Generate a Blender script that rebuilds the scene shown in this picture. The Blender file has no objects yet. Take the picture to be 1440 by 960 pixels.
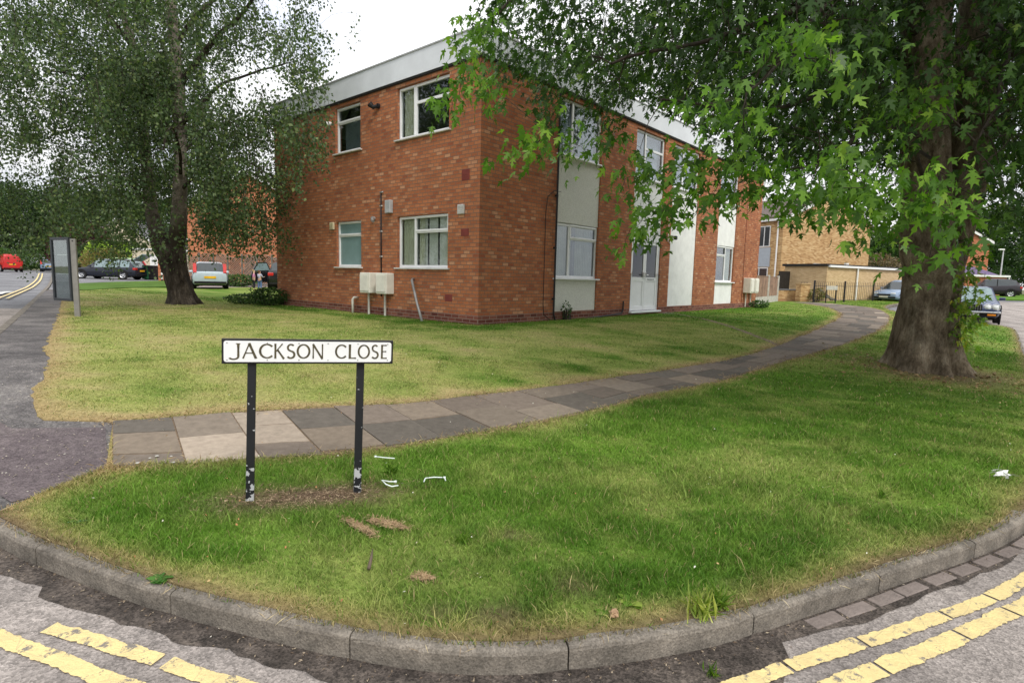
import bpy, bmesh, math, random
import numpy as np
from mathutils import Vector, Matrix, noise as mnoise
from mathutils.geometry import tessellate_polygon
random.seed(7); rng = np.random.default_rng(7)
C = bpy.data.collections.new("street_corner"); bpy.context.scene.collection.children.link(C)
R = math.radians
# ------------------------------------------------------------------ camera model
EYE, FPX, PITCH, ROLL = 1.6, 800.0, R(6.47), R(1.387)
def ss(t):
    t = np.clip(t, 0, 1); return t*t*(3-2*t)
def T(x, y):
    """lawn level; roads lie 0.11 lower"""
    d = np.hypot(x, y)
    return .11 + .48*ss((y-.8*x-2)/10) + .013*np.clip(d-38, 0, 30)
def Tf(x, y): return float(T(np.float64(x), np.float64(y)))
def ray(px, py):
    a, b = px-720, py-480
    x = a*math.cos(ROLL)+b*math.sin(ROLL); y = -a*math.sin(ROLL)+b*math.cos(ROLL)
    u, X = -y/FPX, x/FPX
    Y = math.cos(PITCH)+u*math.sin(PITCH); Z = u*math.cos(PITCH)-math.sin(PITCH)
    return X/Y, Z/Y
def at(px, py, Y):
    X, Z = ray(px, py); return Vector((X*Y, Y, EYE+Z*Y))
def ground(px, py, off=0):
    X, Z = ray(px, py); lo, hi = .5, 300
    for _ in range(50):
        m = (lo+hi)/2
        if EYE+Z*m-Tf(X*m, m)-off > 0: lo = m
        else: hi = m
    return X*lo, lo
def project(P):
    """world points (n,3) to photo pixels, used to measure crowns against their height and spread"""
    P = np.asarray(P); x, y, z = P[:, 0], P[:, 1], P[:, 2]-EYE
    d = y*math.cos(PITCH)-z*math.sin(PITCH); u = z*math.cos(PITCH)+y*math.sin(PITCH)
    d = np.where(d < .1, .1, d); px, py = FPX*x/d, -FPX*u/d
    return 720+px*math.cos(ROLL)-py*math.sin(ROLL), 480+px*math.sin(ROLL)+py*math.cos(ROLL)
# ------------------------------------------------------------------ noise helpers
_lat = {}
def vnoise(x, y, scale, seed=0):
    if seed not in _lat: _lat[seed] = np.random.default_rng(seed+100).random((64, 64))
    L = _lat[seed]; x = np.asarray(x)/scale+31.3; y = np.asarray(y)/scale+17.7
    i, j = np.floor(x).astype(int), np.floor(y).astype(int); fx, fy = x-i, y-j
    fx, fy = fx*fx*(3-2*fx), fy*fy*(3-2*fy); i, j, i1, j1 = i % 64, j % 64, (i+1) % 64, (j+1) % 64
    return (L[i, j]*(1-fx)+L[i1, j]*fx)*(1-fy)+(L[i, j1]*(1-fx)+L[i1, j1]*fx)*fy
def inpoly(x, y, poly):
    x, y = np.asarray(x), np.asarray(y); c = np.zeros(x.shape, bool); n = len(poly)
    for k in range(n):
        x0, y0 = poly[k]; x1, y1 = poly[(k+1) % n]
        if y0 == y1: continue
        c ^= ((y0 > y) != (y1 > y)) & (x < (x1-x0)*(y-y0)/(y1-y0)+x0)
    return c
def pdist(x, y, line):
    x, y = np.asarray(x, float), np.asarray(y, float); best = np.full(x.shape, 1e9)
    for (x0, y0), (x1, y1) in zip(line[:-1], line[1:]):
        dx, dy = x1-x0, y1-y0; L = dx*dx+dy*dy+1e-12
        t = np.clip(((x-x0)*dx+(y-y0)*dy)/L, 0, 1)
        best = np.minimum(best, np.hypot(x-x0-t*dx, y-y0-t*dy))
    return best
def catmull(pts, step=.1):
    P = [Vector((p[0], p[1], 0)) for p in pts]; out = []
    for i in range(len(P)-1):
        a, b, c, d = P[max(i-1, 0)], P[i], P[i+1], P[min(i+2, len(P)-1)]
        n = max(1, int((c-b).length/step))
        for k in range(n):
            t = k/n
            out.append(.5*((2*b)+(c-a)*t+(2*a-5*b+4*c-d)*t*t+(3*b-a-3*c+d)*t**3))
    out.append(P[-1]); return [(v.x, v.y) for v in out]
# ------------------------------------------------------------------ materials
def mat(name, col, rough=.8, vary=.12, scale=6, metal=0, spec=.3, bump=0, bscale=40, col2=None, emit=None):
    m = bpy.data.materials.new(name); m.use_nodes = True; nt = m.node_tree; b = nt.nodes['Principled BSDF']
    b.inputs['Roughness'].default_value = rough; b.inputs['Metallic'].default_value = metal
    b.inputs['Specular IOR Level'].default_value = spec
    tc = nt.nodes.new('ShaderNodeTexCoord'); n = nt.nodes.new('ShaderNodeTexNoise')
    n.inputs['Scale'].default_value = scale; n.inputs['Detail'].default_value = 6; n.inputs['Roughness'].default_value = .65
    nt.links.new(tc.outputs['Object'], n.inputs['Vector'])
    mx = nt.nodes.new('ShaderNodeMix'); mx.data_type = 'RGBA'
    c2 = col2 or tuple(c*(1-vary*2) for c in col)
    c1 = tuple(min(1, c*(1+vary)) for c in col) if col2 is None else col
    mx.inputs['A'].default_value = (*c2, 1); mx.inputs['B'].default_value = (*c1, 1)
    rp = nt.nodes.new('ShaderNodeMapRange'); rp.inputs['From Min'].default_value = .3; rp.inputs['From Max'].default_value = .7
    nt.links.new(n.outputs['Fac'], rp.inputs['Value']); nt.links.new(rp.outputs['Result'], mx.inputs['Factor'])
    nt.links.new(mx.outputs['Result'], b.inputs['Base Color'])
    if bump:
        n2 = nt.nodes.new('ShaderNodeTexNoise'); n2.inputs['Scale'].default_value = bscale; n2.inputs['Detail'].default_value = 5
        nt.links.new(tc.outputs['Object'], n2.inputs['Vector'])
        bp = nt.nodes.new('ShaderNodeBump'); bp.inputs['Strength'].default_value = bump; bp.inputs['Distance'].default_value = .01
        nt.links.new(n2.outputs['Fac'], bp.inputs['Height']); nt.links.new(bp.outputs['Normal'], b.inputs['Normal'])
    return m
def nodes(m): return m.node_tree, m.node_tree.nodes, m.node_tree.links
def ramp(nt, stops):
    r = nt.nodes.new('ShaderNodeValToRGB'); e = r.color_ramp.elements
    e[0].position, e[0].color = stops[0][0], (*stops[0][1], 1); e[1].position, e[1].color = stops[-1][0], (*stops[-1][1], 1)
    for p, c in stops[1:-1]:
        k = e.new(p); k.color = (*c, 1)
    return r
def brick_mat(name, stops, mortar, rough=.9, mortar_size=.006, w=.225, h=.075, dirt=.25, dirtcol=(.1, .07, .05)):
    m = bpy.data.materials.new(name); m.use_nodes = True; nt, N, K = nodes(m); b = N['Principled BSDF']
    b.inputs['Roughness'].default_value = rough; b.inputs['Specular IOR Level'].default_value = .15
    uv = N.new('ShaderNodeUVMap'); uv.uv_map = 'UVMap'
    # a little waviness so courses are not ruler straight
    nz = N.new('ShaderNodeTexNoise'); nz.inputs['Scale'].default_value = 3; K.new(uv.outputs['UV'], nz.inputs['Vector'])
    sb = N.new('ShaderNodeVectorMath'); sb.operation = 'MULTIPLY_ADD'; sb.inputs[1].default_value = (.004, .002, 0)
    K.new(nz.outputs['Color'], sb.inputs[0]); K.new(uv.outputs['UV'], sb.inputs[2])
    br = N.new('ShaderNodeTexBrick'); br.inputs['Scale'].default_value = 1; br.inputs['Brick Width'].default_value = w
    br.inputs['Row Height'].default_value = h; br.inputs['Mortar Size'].default_value = mortar_size; br.inputs['Mortar Smooth'].default_value = .3
    br.inputs['Color1'].default_value = (0, 0, 0, 1); br.inputs['Color2'].default_value = (1, 1, 1, 1); br.inputs['Mortar'].default_value = (.5, .5, .5, 1)
    K.new(sb.outputs[0], br.inputs['Vector'])
    rp = ramp(nt, stops); K.new(br.outputs['Color'], rp.inputs['Fac'])
    n2 = N.new('ShaderNodeTexNoise'); n2.inputs['Scale'].default_value = 35; n2.inputs['Detail'].default_value = 6; K.new(uv.outputs['UV'], n2.inputs['Vector'])
    mr = N.new('ShaderNodeMapRange'); mr.inputs['To Min'].default_value = .65; mr.inputs['To Max'].default_value = 1.3; K.new(n2.outputs['Fac'], mr.inputs['Value'])
    mu = N.new('ShaderNodeVectorMath'); mu.operation = 'SCALE'; K.new(rp.outputs['Color'], mu.inputs[0]); K.new(mr.outputs['Result'], mu.inputs['Scale'])
    mx = N.new('ShaderNodeMix'); mx.data_type = 'RGBA'; mx.inputs['B'].default_value = (*mortar, 1)
    K.new(br.outputs['Fac'], mx.inputs['Factor']); K.new(mu.outputs[0], mx.inputs['A'])
    n3 = N.new('ShaderNodeTexNoise'); n3.inputs['Scale'].default_value = .7; n3.inputs['Detail'].default_value = 7; n3.inputs['Roughness'].default_value = .7; K.new(uv.outputs['UV'], n3.inputs['Vector'])
    m3 = N.new('ShaderNodeMapRange'); m3.inputs['From Min'].default_value = .45; m3.inputs['From Max'].default_value = .75; m3.inputs['To Max'].default_value = dirt
    K.new(n3.outputs['Fac'], m3.inputs['Value'])
    mx2 = N.new('ShaderNodeMix'); mx2.data_type = 'RGBA'; mx2.inputs['B'].default_value = (*dirtcol, 1)
    K.new(m3.outputs['Result'], mx2.inputs['Factor']); K.new(mx.outputs['Result'], mx2.inputs['A']); K.new(mx2.outputs['Result'], b.inputs['Base Color'])
    bp = N.new('ShaderNodeBump'); bp.inputs['Strength'].default_value = .5; bp.inputs['Distance'].default_value = .008; bp.invert = True
    K.new(br.outputs['Fac'], bp.inputs['Height']); K.new(bp.outputs['Normal'], b.inputs['Normal'])
    return m
def leaf_mat(name, stops, trans=.35, rough=.5, spec=.25):
    m = bpy.data.materials.new(name); m.use_nodes = True; nt, N, K = nodes(m); b = N['Principled BSDF']
    b.inputs['Roughness'].default_value = rough; b.inputs['Specular IOR Level'].default_value = spec
    g = N.new('ShaderNodeNewGeometry'); rp = ramp(nt, stops); K.new(g.outputs['Random Per Island'], rp.inputs['Fac'])
    tc = N.new('ShaderNodeTexCoord'); n = N.new('ShaderNodeTexNoise'); n.inputs['Scale'].default_value = .9; n.inputs['Detail'].default_value = 3
    K.new(tc.outputs['Object'], n.inputs['Vector'])
    mr = N.new('ShaderNodeMapRange'); mr.inputs['From Min'].default_value = .3; mr.inputs['From Max'].default_value = .7; mr.inputs['To Min'].default_value = .7; mr.inputs['To Max'].default_value = 1.35
    K.new(n.outputs['Fac'], mr.inputs['Value'])
    mu = N.new('ShaderNodeVectorMath'); mu.operation = 'SCALE'; K.new(rp.outputs['Color'], mu.inputs[0]); K.new(mr.outputs['Result'], mu.inputs['Scale'])
    K.new(mu.outputs[0], b.inputs['Base Color'])
    t = N.new('ShaderNodeBsdfTranslucent'); m2 = N.new('ShaderNodeVectorMath'); m2.operation = 'MULTIPLY'; m2.inputs[1].default_value = (1.25, 1.5, .6)
    K.new(mu.outputs[0], m2.inputs[0]); K.new(m2.outputs[0], t.inputs['Color'])
    ms = N.new('ShaderNodeMixShader'); ms.inputs['Fac'].default_value = trans; K.new(b.outputs[0], ms.inputs[1]); K.new(t.outputs[0], ms.inputs[2])
    K.new(ms.outputs[0], N['Material Output'].inputs['Surface'])
    return m
def glass_mat(name, tint=(.75, .8, .82), ior=.09, rough=.02):
    m = bpy.data.materials.new(name); m.use_nodes = True; nt, N, K = nodes(m); N.remove(N['Principled BSDF'])
    t = N.new('ShaderNodeBsdfTransparent'); t.inputs['Color'].default_value = (*tint, 1)
    g = N.new('ShaderNodeBsdfGlossy'); g.inputs['Roughness'].default_value = rough; g.inputs['Color'].default_value = (.95, .97, 1, 1)
    f = N.new('ShaderNodeLayerWeight'); ms = N.new('ShaderNodeMixShader'); pw = N.new('ShaderNodeMath'); pw.operation = 'POWER'; pw.inputs[1].default_value = 3.2
    f2 = N.new('ShaderNodeMath'); f2.operation = 'MULTIPLY_ADD'; f2.inputs[1].default_value = .8; f2.inputs[2].default_value = ior
    f.inputs['Blend'].default_value = .5; K.new(f.outputs['Facing'], pw.inputs[0]); K.new(pw.outputs[0], f2.inputs[0])
    tc = N.new('ShaderNodeTexCoord'); n = N.new('ShaderNodeTexNoise'); n.inputs['Scale'].default_value = 1.5
    bp = N.new('ShaderNodeBump'); bp.inputs['Strength'].default_value = .08; bp.inputs['Distance'].default_value = .01
    K.new(tc.outputs['Object'], n.inputs['Vector']); K.new(n.outputs['Fac'], bp.inputs['Height']); K.new(bp.outputs['Normal'], g.inputs['Normal'])
    K.new(f2.outputs[0], ms.inputs['Fac']); K.new(t.outputs[0], ms.inputs[1]); K.new(g.outputs[0], ms.inputs[2])
    K.new(ms.outputs[0], N['Material Output'].inputs['Surface']); return m
def attr_mat(name, rough=.9, spec=.15, bump=.3, bscale=60, nscale=12, lo=.7, hi=1.3, trans=0):
    m = bpy.data.materials.new(name); m.use_nodes = True; nt, N, K = nodes(m); b = N['Principled BSDF']
    b.inputs['Roughness'].default_value = rough; b.inputs['Specular IOR Level'].default_value = spec
    a = N.new('ShaderNodeAttribute'); a.attribute_name = 'tone'; tc = N.new('ShaderNodeTexCoord'); n = N.new('ShaderNodeTexNoise')
    n.inputs['Scale'].default_value = nscale; n.inputs['Detail'].default_value = 8; n.inputs['Roughness'].default_value = .7; K.new(tc.outputs['Object'], n.inputs['Vector'])
    mr = N.new('ShaderNodeMapRange'); mr.inputs['From Min'].default_value = .3; mr.inputs['From Max'].default_value = .7; mr.inputs['To Min'].default_value = lo; mr.inputs['To Max'].default_value = hi
    K.new(n.outputs['Fac'], mr.inputs['Value']); mu = N.new('ShaderNodeVectorMath'); mu.operation = 'SCALE'
    K.new(a.outputs['Color'], mu.inputs[0]); K.new(mr.outputs['Result'], mu.inputs['Scale']); K.new(mu.outputs[0], b.inputs['Base Color'])
    if bump:
        n2 = N.new('ShaderNodeTexNoise'); n2.inputs['Scale'].default_value = bscale; n2.inputs['Detail'].default_value = 5; K.new(tc.outputs['Object'], n2.inputs['Vector'])
        bp = N.new('ShaderNodeBump'); bp.inputs['Strength'].default_value = bump; bp.inputs['Distance'].default_value = .01
        K.new(n2.outputs['Fac'], bp.inputs['Height']); K.new(bp.outputs['Normal'], b.inputs['Normal'])
    if trans:
        t = N.new('ShaderNodeBsdfTranslucent'); K.new(mu.outputs[0], t.inputs['Color']); ms = N.new('ShaderNodeMixShader'); ms.inputs['Fac'].default_value = trans
        K.new(b.outputs[0], ms.inputs[1]); K.new(t.outputs[0], ms.inputs[2]); K.new(ms.outputs[0], N['Material Output'].inputs['Surface'])
    return m
def asphalt_mat(name, c1, c2, c3, scale=.9, speck=.5):
    """aggregate: fine light and dark stones over large worn patches"""
    m = bpy.data.materials.new(name); m.use_nodes = True; nt, N, K = nodes(m); b = N['Principled BSDF']
    b.inputs['Roughness'].default_value = .85; b.inputs['Specular IOR Level'].default_value = .25
    tc = N.new('ShaderNodeTexCoord'); n = N.new('ShaderNodeTexNoise'); n.inputs['Scale'].default_value = scale; n.inputs['Detail'].default_value = 9; n.inputs['Roughness'].default_value = .72
    K.new(tc.outputs['Object'], n.inputs['Vector']); rp = ramp(nt, [(.38, c1), (.5, c2), (.64, c3)]); K.new(n.outputs['Fac'], rp.inputs['Fac'])
    v = N.new('ShaderNodeTexVoronoi'); v.inputs['Scale'].default_value = 110; K.new(tc.outputs['Object'], v.inputs['Vector'])
    sp = N.new('ShaderNodeSeparateColor'); K.new(v.outputs['Color'], sp.inputs[0])
    mr = N.new('ShaderNodeMapRange'); mr.inputs['To Min'].default_value = 1-speck; mr.inputs['To Max'].default_value = 1+speck; K.new(sp.outputs[0], mr.inputs['Value'])
    n4 = N.new('ShaderNodeTexNoise'); n4.inputs['Scale'].default_value = 22; n4.inputs['Detail'].default_value = 4; K.new(tc.outputs['Object'], n4.inputs['Vector'])
    m4 = N.new('ShaderNodeMapRange'); m4.inputs['From Min'].default_value = .3; m4.inputs['From Max'].default_value = .7; m4.inputs['To Min'].default_value = .8; m4.inputs['To Max'].default_value = 1.2; K.new(n4.outputs['Fac'], m4.inputs['Value'])
    mm = N.new('ShaderNodeMath'); mm.operation = 'MULTIPLY'; K.new(mr.outputs['Result'], mm.inputs[0]); K.new(m4.outputs['Result'], mm.inputs[1])
    mu = N.new('ShaderNodeVectorMath'); mu.operation = 'SCALE'; K.new(rp.outputs['Color'], mu.inputs[0]); K.new(mm.outputs[0], mu.inputs['Scale']); K.new(mu.outputs[0], b.inputs['Base Color'])
    bp = N.new('ShaderNodeBump'); bp.inputs['Strength'].default_value = .6; bp.inputs['Distance'].default_value = .006
    K.new(v.outputs['Distance'], bp.inputs['Height']); K.new(bp.outputs['Normal'], b.inputs['Normal'])
    return m
# ------------------------------------------------------------------ mesh builder
class MB:
    def __init__(s): s.v, s.f, s.m, s.cur = [], [], [], 0
    def add(s, vs, fs):
        o = len(s.v); s.v += [tuple(v) for v in vs]; s.f += [tuple(i+o for i in f) for f in fs]; s.m += [s.cur]*len(fs); return s
    def box(s, x0, x1, y0, y1, z0, z1, M=None, bev=0):
        if bev:
            b = min(bev, (x1-x0)*.45, (y1-y0)*.45, (z1-z0)*.45)
            bm = bmesh.new(); bmesh.ops.create_cube(bm, size=1)
            for v in bm.verts: v.co = Vector(((x0+x1)/2+v.co.x*(x1-x0), (y0+y1)/2+v.co.y*(y1-y0), (z0+z1)/2+v.co.z*(z1-z0)))
            bmesh.ops.bevel(bm, geom=bm.edges[:], offset=b, segments=2, affect='EDGES', profile=.5)
            vs = [v.co.copy() for v in bm.verts]; bm.verts.index_update(); fs = [tuple(v.index for v in f.verts) for f in bm.faces]; bm.free()
        else:
            vs = [Vector((x, y, z)) for z in (z0, z1) for y in (y0, y1) for x in (x0, x1)]
            fs = [(0, 2, 3, 1), (4, 5, 7, 6), (0, 1, 5, 4), (2, 6, 7, 3), (0, 4, 6, 2), (1, 3, 7, 5)]
        if M is not None: vs = [M @ v for v in vs]
        return s.add(vs, fs)
    def tube(s, pts, rad, n=8, caps=True, wob=0):
        P = [Vector(p) for p in pts]; rad = rad if hasattr(rad, '__len__') else [rad]*len(P); vs = []; fs = []
        up = None
        for i, p in enumerate(P):
            d = (P[min(i+1, len(P)-1)]-P[max(i-1, 0)]).normalized()
            if up is None: up = Vector((0, 0, 1)) if abs(d.z) < .9 else Vector((1, 0, 0))
            a = d.cross(up).normalized(); b = a.cross(d).normalized(); up = b
            for k in range(n):
                t = 2*math.pi*k/n; r = rad[i]*(1+(wob*mnoise.noise(p*2+Vector((math.cos(t), math.sin(t), 0))*1.5) if wob else 0))
                vs.append(p+a*math.cos(t)*r+b*math.sin(t)*r)
        for i in range(len(P)-1):
            for k in range(n): fs.append((i*n+k, i*n+(k+1) % n, (i+1)*n+(k+1) % n, (i+1)*n+k))
        if caps: fs += [tuple(range(n))[::-1], tuple((len(P)-1)*n+k for k in range(n))]
        return s.add(vs, fs)
    def prism(s, poly, y0, y1, M=None):
        """poly in x,z extruded along y"""
        n = len(poly); vs = [Vector((x, y0, z)) for x, z in poly]+[Vector((x, y1, z)) for x, z in poly]
        if M is not None: vs = [M @ v for v in vs]
        return s.add(vs, [tuple(range(n)), tuple(range(2*n-1, n-1, -1))]+[(k, k+n, (k+1) % n+n, (k+1) % n) for k in range(n)])
    def lathe(s, prof, n=20, M=None):
        """prof (r, y) round the y axis"""
        vs = [Vector((r*math.cos(2*math.pi*k/n), y, r*math.sin(2*math.pi*k/n))) for r, y in prof for k in range(n)]
        if M is not None: vs = [M @ v for v in vs]
        return s.add(vs, [(i*n+k, (i+1)*n+k, (i+1)*n+(k+1) % n, i*n+(k+1) % n) for i in range(len(prof)-1) for k in range(n)])
    def build(s, name, mats, parent=None, smooth=False, uv=False, bevel=0, fix=True):
        me = bpy.data.meshes.new(name); me.from_pydata(s.v, [], s.f)
        for m in (mats if isinstance(mats, (list, tuple)) else [mats]): me.materials.append(m)
        me.polygons.foreach_set('material_index', s.m)
        if fix:
            bm = bmesh.new(); bm.from_mesh(me); bmesh.ops.recalc_face_normals(bm, faces=bm.faces); bm.to_mesh(me); bm.free()
        if smooth: me.polygons.foreach_set('use_smooth', [True]*len(me.polygons))
        if uv:
            ul = me.uv_layers.new(name='UVMap'); me.update()
            for p in me.polygons:
                a = [abs(c) for c in p.normal]; ax = a.index(max(a))
                for li in p.loop_indices:
                    c = me.vertices[me.loops[li].vertex_index].co
                    ul.data[li].uv = (c.y, c.z) if ax == 0 else (c.x, c.z) if ax == 1 else (c.x, c.y)
        o = bpy.data.objects.new(name, me); C.objects.link(o); o.parent = parent
        if bevel:
            b = o.modifiers.new('bevel', 'BEVEL'); b.width = bevel; b.segments = 2; b.limit_method = 'ANGLE'
        return o
def tag(o, label=None, cat=None, group=None, kind=None):
    if label: o['label'] = label
    if cat: o['category'] = cat
    if group: o['group'] = group
    if kind: o['kind'] = kind
    return o
def thing(name, label, cat, loc=(0, 0, 0), rz=0, group=None):
    o = bpy.data.objects.new(name, None); C.objects.link(o); o.location = loc; o.rotation_euler = (0, 0, rz); o.empty_display_size = .2
    return tag(o, label, cat, group)
def rawmesh(name, V, F, m, parent=None, sizes=None, tone=None, smooth=False):
    """fast mesh from numpy arrays; F is (n,k) or, with sizes, a flat index list"""
    me = bpy.data.meshes.new(name); V = np.asarray(V, np.float32); me.vertices.add(len(V)); me.vertices.foreach_set('co', V.ravel())
    if sizes is None: sizes = np.full(len(F), F.shape[1])
    fl = np.asarray(F).ravel().astype(np.int32); me.loops.add(len(fl)); me.loops.foreach_set('vertex_index', fl)
    st = np.concatenate([[0], np.cumsum(sizes)[:-1]]).astype(np.int32); me.polygons.add(len(sizes)); me.polygons.foreach_set('loop_start', st)
    me.polygons.foreach_set('loop_total', np.asarray(sizes, np.int32))
    me.update(calc_edges=True); me.validate()
    if smooth: me.polygons.foreach_set('use_smooth', [True]*len(me.polygons))
    if tone is not None:
        a = me.attributes.new('tone', 'FLOAT_COLOR', 'POINT'); c = np.ones((len(V), 4), np.float32); c[:, :3] = tone; a.data.foreach_set('color', c.ravel())
    me.materials.append(m); o = bpy.data.objects.new(name, me); C.objects.link(o); o.parent = parent; return o
def sheet(name, poly, off, m, cell=1.0, skirt=.2, tonef=None, kind='structure'):
    bm = bmesh.new(); tris = tessellate_polygon([[Vector((x, y, 0)) for x, y in poly]])
    vs = [bm.verts.new((x, y, 0)) for x, y in poly]
    for t in tris:
        try: bm.faces.new([vs[i] for i in t])
        except ValueError: pass
    xs, ys = [p[0] for p in poly], [p[1] for p in poly]
    def cuts(a, b, c): return np.arange(math.ceil(a/c)*c, b, c)
    for x in cuts(min(xs), max(xs), cell): bmesh.ops.bisect_plane(bm, geom=bm.verts[:]+bm.edges[:]+bm.faces[:], plane_co=(x, 0, 0), plane_no=(1, 0, 0), dist=1e-5)
    for y in cuts(min(ys), max(ys), cell): bmesh.ops.bisect_plane(bm, geom=bm.verts[:]+bm.edges[:]+bm.faces[:], plane_co=(0, y, 0), plane_no=(0, 1, 0), dist=1e-5)
    for f in bm.faces:
        if f.normal.z < 0: f.normal_flip()
    if skirt:
        e = [e for e in bm.edges if e.is_boundary]; r = bmesh.ops.extrude_edge_only(bm, edges=e); new = [g for g in r['geom'] if isinstance(g, bmesh.types.BMVert)]
        low = set(new)
    else: low = set()
    for v in bm.verts: v.co.z = Tf(v.co.x, v.co.y)+off-(skirt if v in low else 0)
    me = bpy.data.meshes.new(name); bm.to_mesh(me); bm.free(); me.materials.append(m)
    if tonef:
        n = len(me.vertices); co = np.empty(n*3); me.vertices.foreach_get('co', co); co = co.reshape(-1, 3)
        a = me.attributes.new('tone', 'FLOAT_COLOR', 'POINT'); c = np.ones((n, 4), np.float32); c[:, :3] = tonef(co[:, 0], co[:, 1]); a.data.foreach_set('color', c.ravel())
    o = bpy.data.objects.new(name, me); C.objects.link(o); return tag(o, kind=kind)
# ------------------------------------------------------------------ ground plan
KERB0 = [(-42, 52), (-30, 37), (-17.8, 21.4), (-8.9, 9.9), (-6.1, 6.15), (-5.0, 4.75), (-4.2, 3.9), (-3.4, 3.25), (-2.54, 2.8), (-2.29, 2.70), (-1.78, 2.51), (-1.43, 2.4), (-1.01, 2.285),
         (-.58, 2.18), (-.12, 2.125), (.33, 2.18), (.91, 2.34), (1.51, 2.61), (2.13, 2.91), (3.15, 3.43), (4.2, 4.2), (5.6, 5.55), (8, 8.4), (12, 13.2), (15.2, 17.0), (17.0, 19.2), (17.35, 20.0), (16.7, 20.5), (15.8, 20.7), (15.35, 21.5), (15.8, 23.5), (17.4, 26.5), (20.4, 30.8), (23.9, 34.6), (27.5, 38.6)]
KERB = catmull(KERB0, .06)
def offset(line, d):
    out = []
    for i, (x, y) in enumerate(line):
        a, b = line[max(i-1, 0)], line[min(i+1, len(line)-1)]; tx, ty = b[0]-a[0], b[1]-a[1]; L = math.hypot(tx, ty)
        out.append((x-ty/L*d, y+tx/L*d))
    return out
KB = offset(KERB, .062)                                   # back edge of the kerb
def thin(line, step):
    out = [line[0]]
    for p in line[1:]:
        if math.dist(p, out[-1]) >= step: out.append(p)
    return out+([line[-1]] if out[-1] != line[-1] else [])
iL = min(range(len(KB)), key=lambda i: math.dist(KB[i], (-2.85, 3.02)))
pathU = catmull([(-3.23, 4.51), (-2.82, 4.71), (-2.35, 5.01), (-1.68, 5.32), (-1.12, 5.57), (-.45, 6.05), (.35, 6.64), (1.81, 7.82), (2.67, 8.55), (4.13, 9.93), (6.38, 12.72), (9.95, 17.51), (11.88, 20.72), (13.9, 25.2), (14.9, 28.5), (15.3, 31.2)], .15)
pathL = catmull([(-2.66, 3.69), (-2.18, 3.83), (-1.79, 4.01), (-1.18, 4.25), (-.69, 4.58), (-.40, 4.83), (.29, 5.31), (1.29, 6.27), (1.60, 6.62), (2.83, 7.68), (4.57, 9.52), (7.77, 12.9), (11.18, 17.0), (14.2, 21.6), (16.6, 26.8), (16.9, 31.8)], .15)
PATH = pathU+pathL[::-1]
footedge = [(-42.6, 55), (-31.2, 39.5), (-19.6, 24.6), (-17.2, 21.6), (-13.4, 16.9), (-8.04, 9.96), (-6.24, 7.57), (-4.78, 5.77), (-4.3, 5.0), (-3.75, 4.43), (-3.23, 4.51), (-2.67, 3.69), (-2.74, 3.47), (-2.80, 3.21), KB[iL]]
fe2 = catmull(footedge[3:10], .12)+footedge[10:]
random.seed(3)
def ragged(line, a, lo=1, hi=-1):
    return [p if i < lo or i >= len(line)+hi else (p[0]+random.uniform(-a, a), p[1]+random.uniform(-a, a)) for i, p in enumerate(line)]
fe2 = ragged(fe2, .035, 1, -1)
M_earth = mat('rough ground', (.12, .12, .05), vary=.3, scale=.4, bump=.4)
M_road = asphalt_mat('worn asphalt', (.20, .178, .165), (.29, .258, .238), (.36, .322, .298), scale=.75, speck=.34)
M_foot = asphalt_mat('old footway tarmac', (.075, .07, .07), (.13, .12, .118), (.2, .185, .175), scale=1.3, speck=.45)
M_patch = asphalt_mat('purple trench tarmac', (.085, .068, .073), (.12, .098, .102), (.15, .125, .125), scale=1.5, speck=.35)
M_far = asphalt_mat('far road asphalt', (.13, .13, .14), (.18, .18, .19), (.24, .24, .25), scale=.5, speck=.2)
M_silt = asphalt_mat('damp gutter dirt', (.04, .033, .028), (.07, .058, .05), (.115, .095, .08), scale=5, speck=.5)
M_kerb = mat('kerb concrete', (.235, .208, .175), .9, scale=7, col2=(.11, .098, .083), bump=.5, bscale=90)
M_lawn = attr_mat('lawn', .95, .05, .8, 90, 25, .55, 1.25)
M_blade = attr_mat('grass blades', .55, .2, 0, nscale=3, lo=.8, hi=1.2, trans=.3)
M_slab = attr_mat('paving slabs', .9, .2, .3, 120, 14, .78, 1.2)
M_soil = mat('dry soil', (.24, .17, .11), vary=.35, scale=30, bump=.8, bscale=70)
M_yel = mat('worn yellow paint', (.78, .63, .29), .8, scale=9, col2=(.60, .48, .24), bump=.6, bscale=80)
nt, N, K = nodes(M_yel); b = N['Principled BSDF']; tc = N.new('ShaderNodeTexCoord'); n = N.new('ShaderNodeTexNoise'); n.inputs['Scale'].default_value = 16; n.inputs['Detail'].default_value = 10; n.inputs['Roughness'].default_value = .75
K.new(tc.outputs['Object'], n.inputs['Vector']); v = N.new('ShaderNodeTexVoronoi'); v.feature = 'DISTANCE_TO_EDGE'; v.inputs['Scale'].default_value = 7; K.new(tc.outputs['Object'], v.inputs['Vector'])
r1_ = N.new('ShaderNodeMapRange'); r1_.inputs['From Min'].default_value = .555; r1_.inputs['From Max'].default_value = .61; K.new(n.outputs['Fac'], r1_.inputs['Value'])
r2_ = N.new('ShaderNodeMapRange'); r2_.inputs['From Min'].default_value = .004; r2_.inputs['From Max'].default_value = .016; r2_.inputs['To Min'].default_value = .3; r2_.inputs['To Max'].default_value = 0; K.new(v.outputs['Distance'], r2_.inputs['Value'])
mxx = N.new('ShaderNodeMath'); mxx.operation = 'MAXIMUM'; K.new(r1_.outputs['Result'], mxx.inputs[0]); K.new(r2_.outputs['Result'], mxx.inputs[1])
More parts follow.
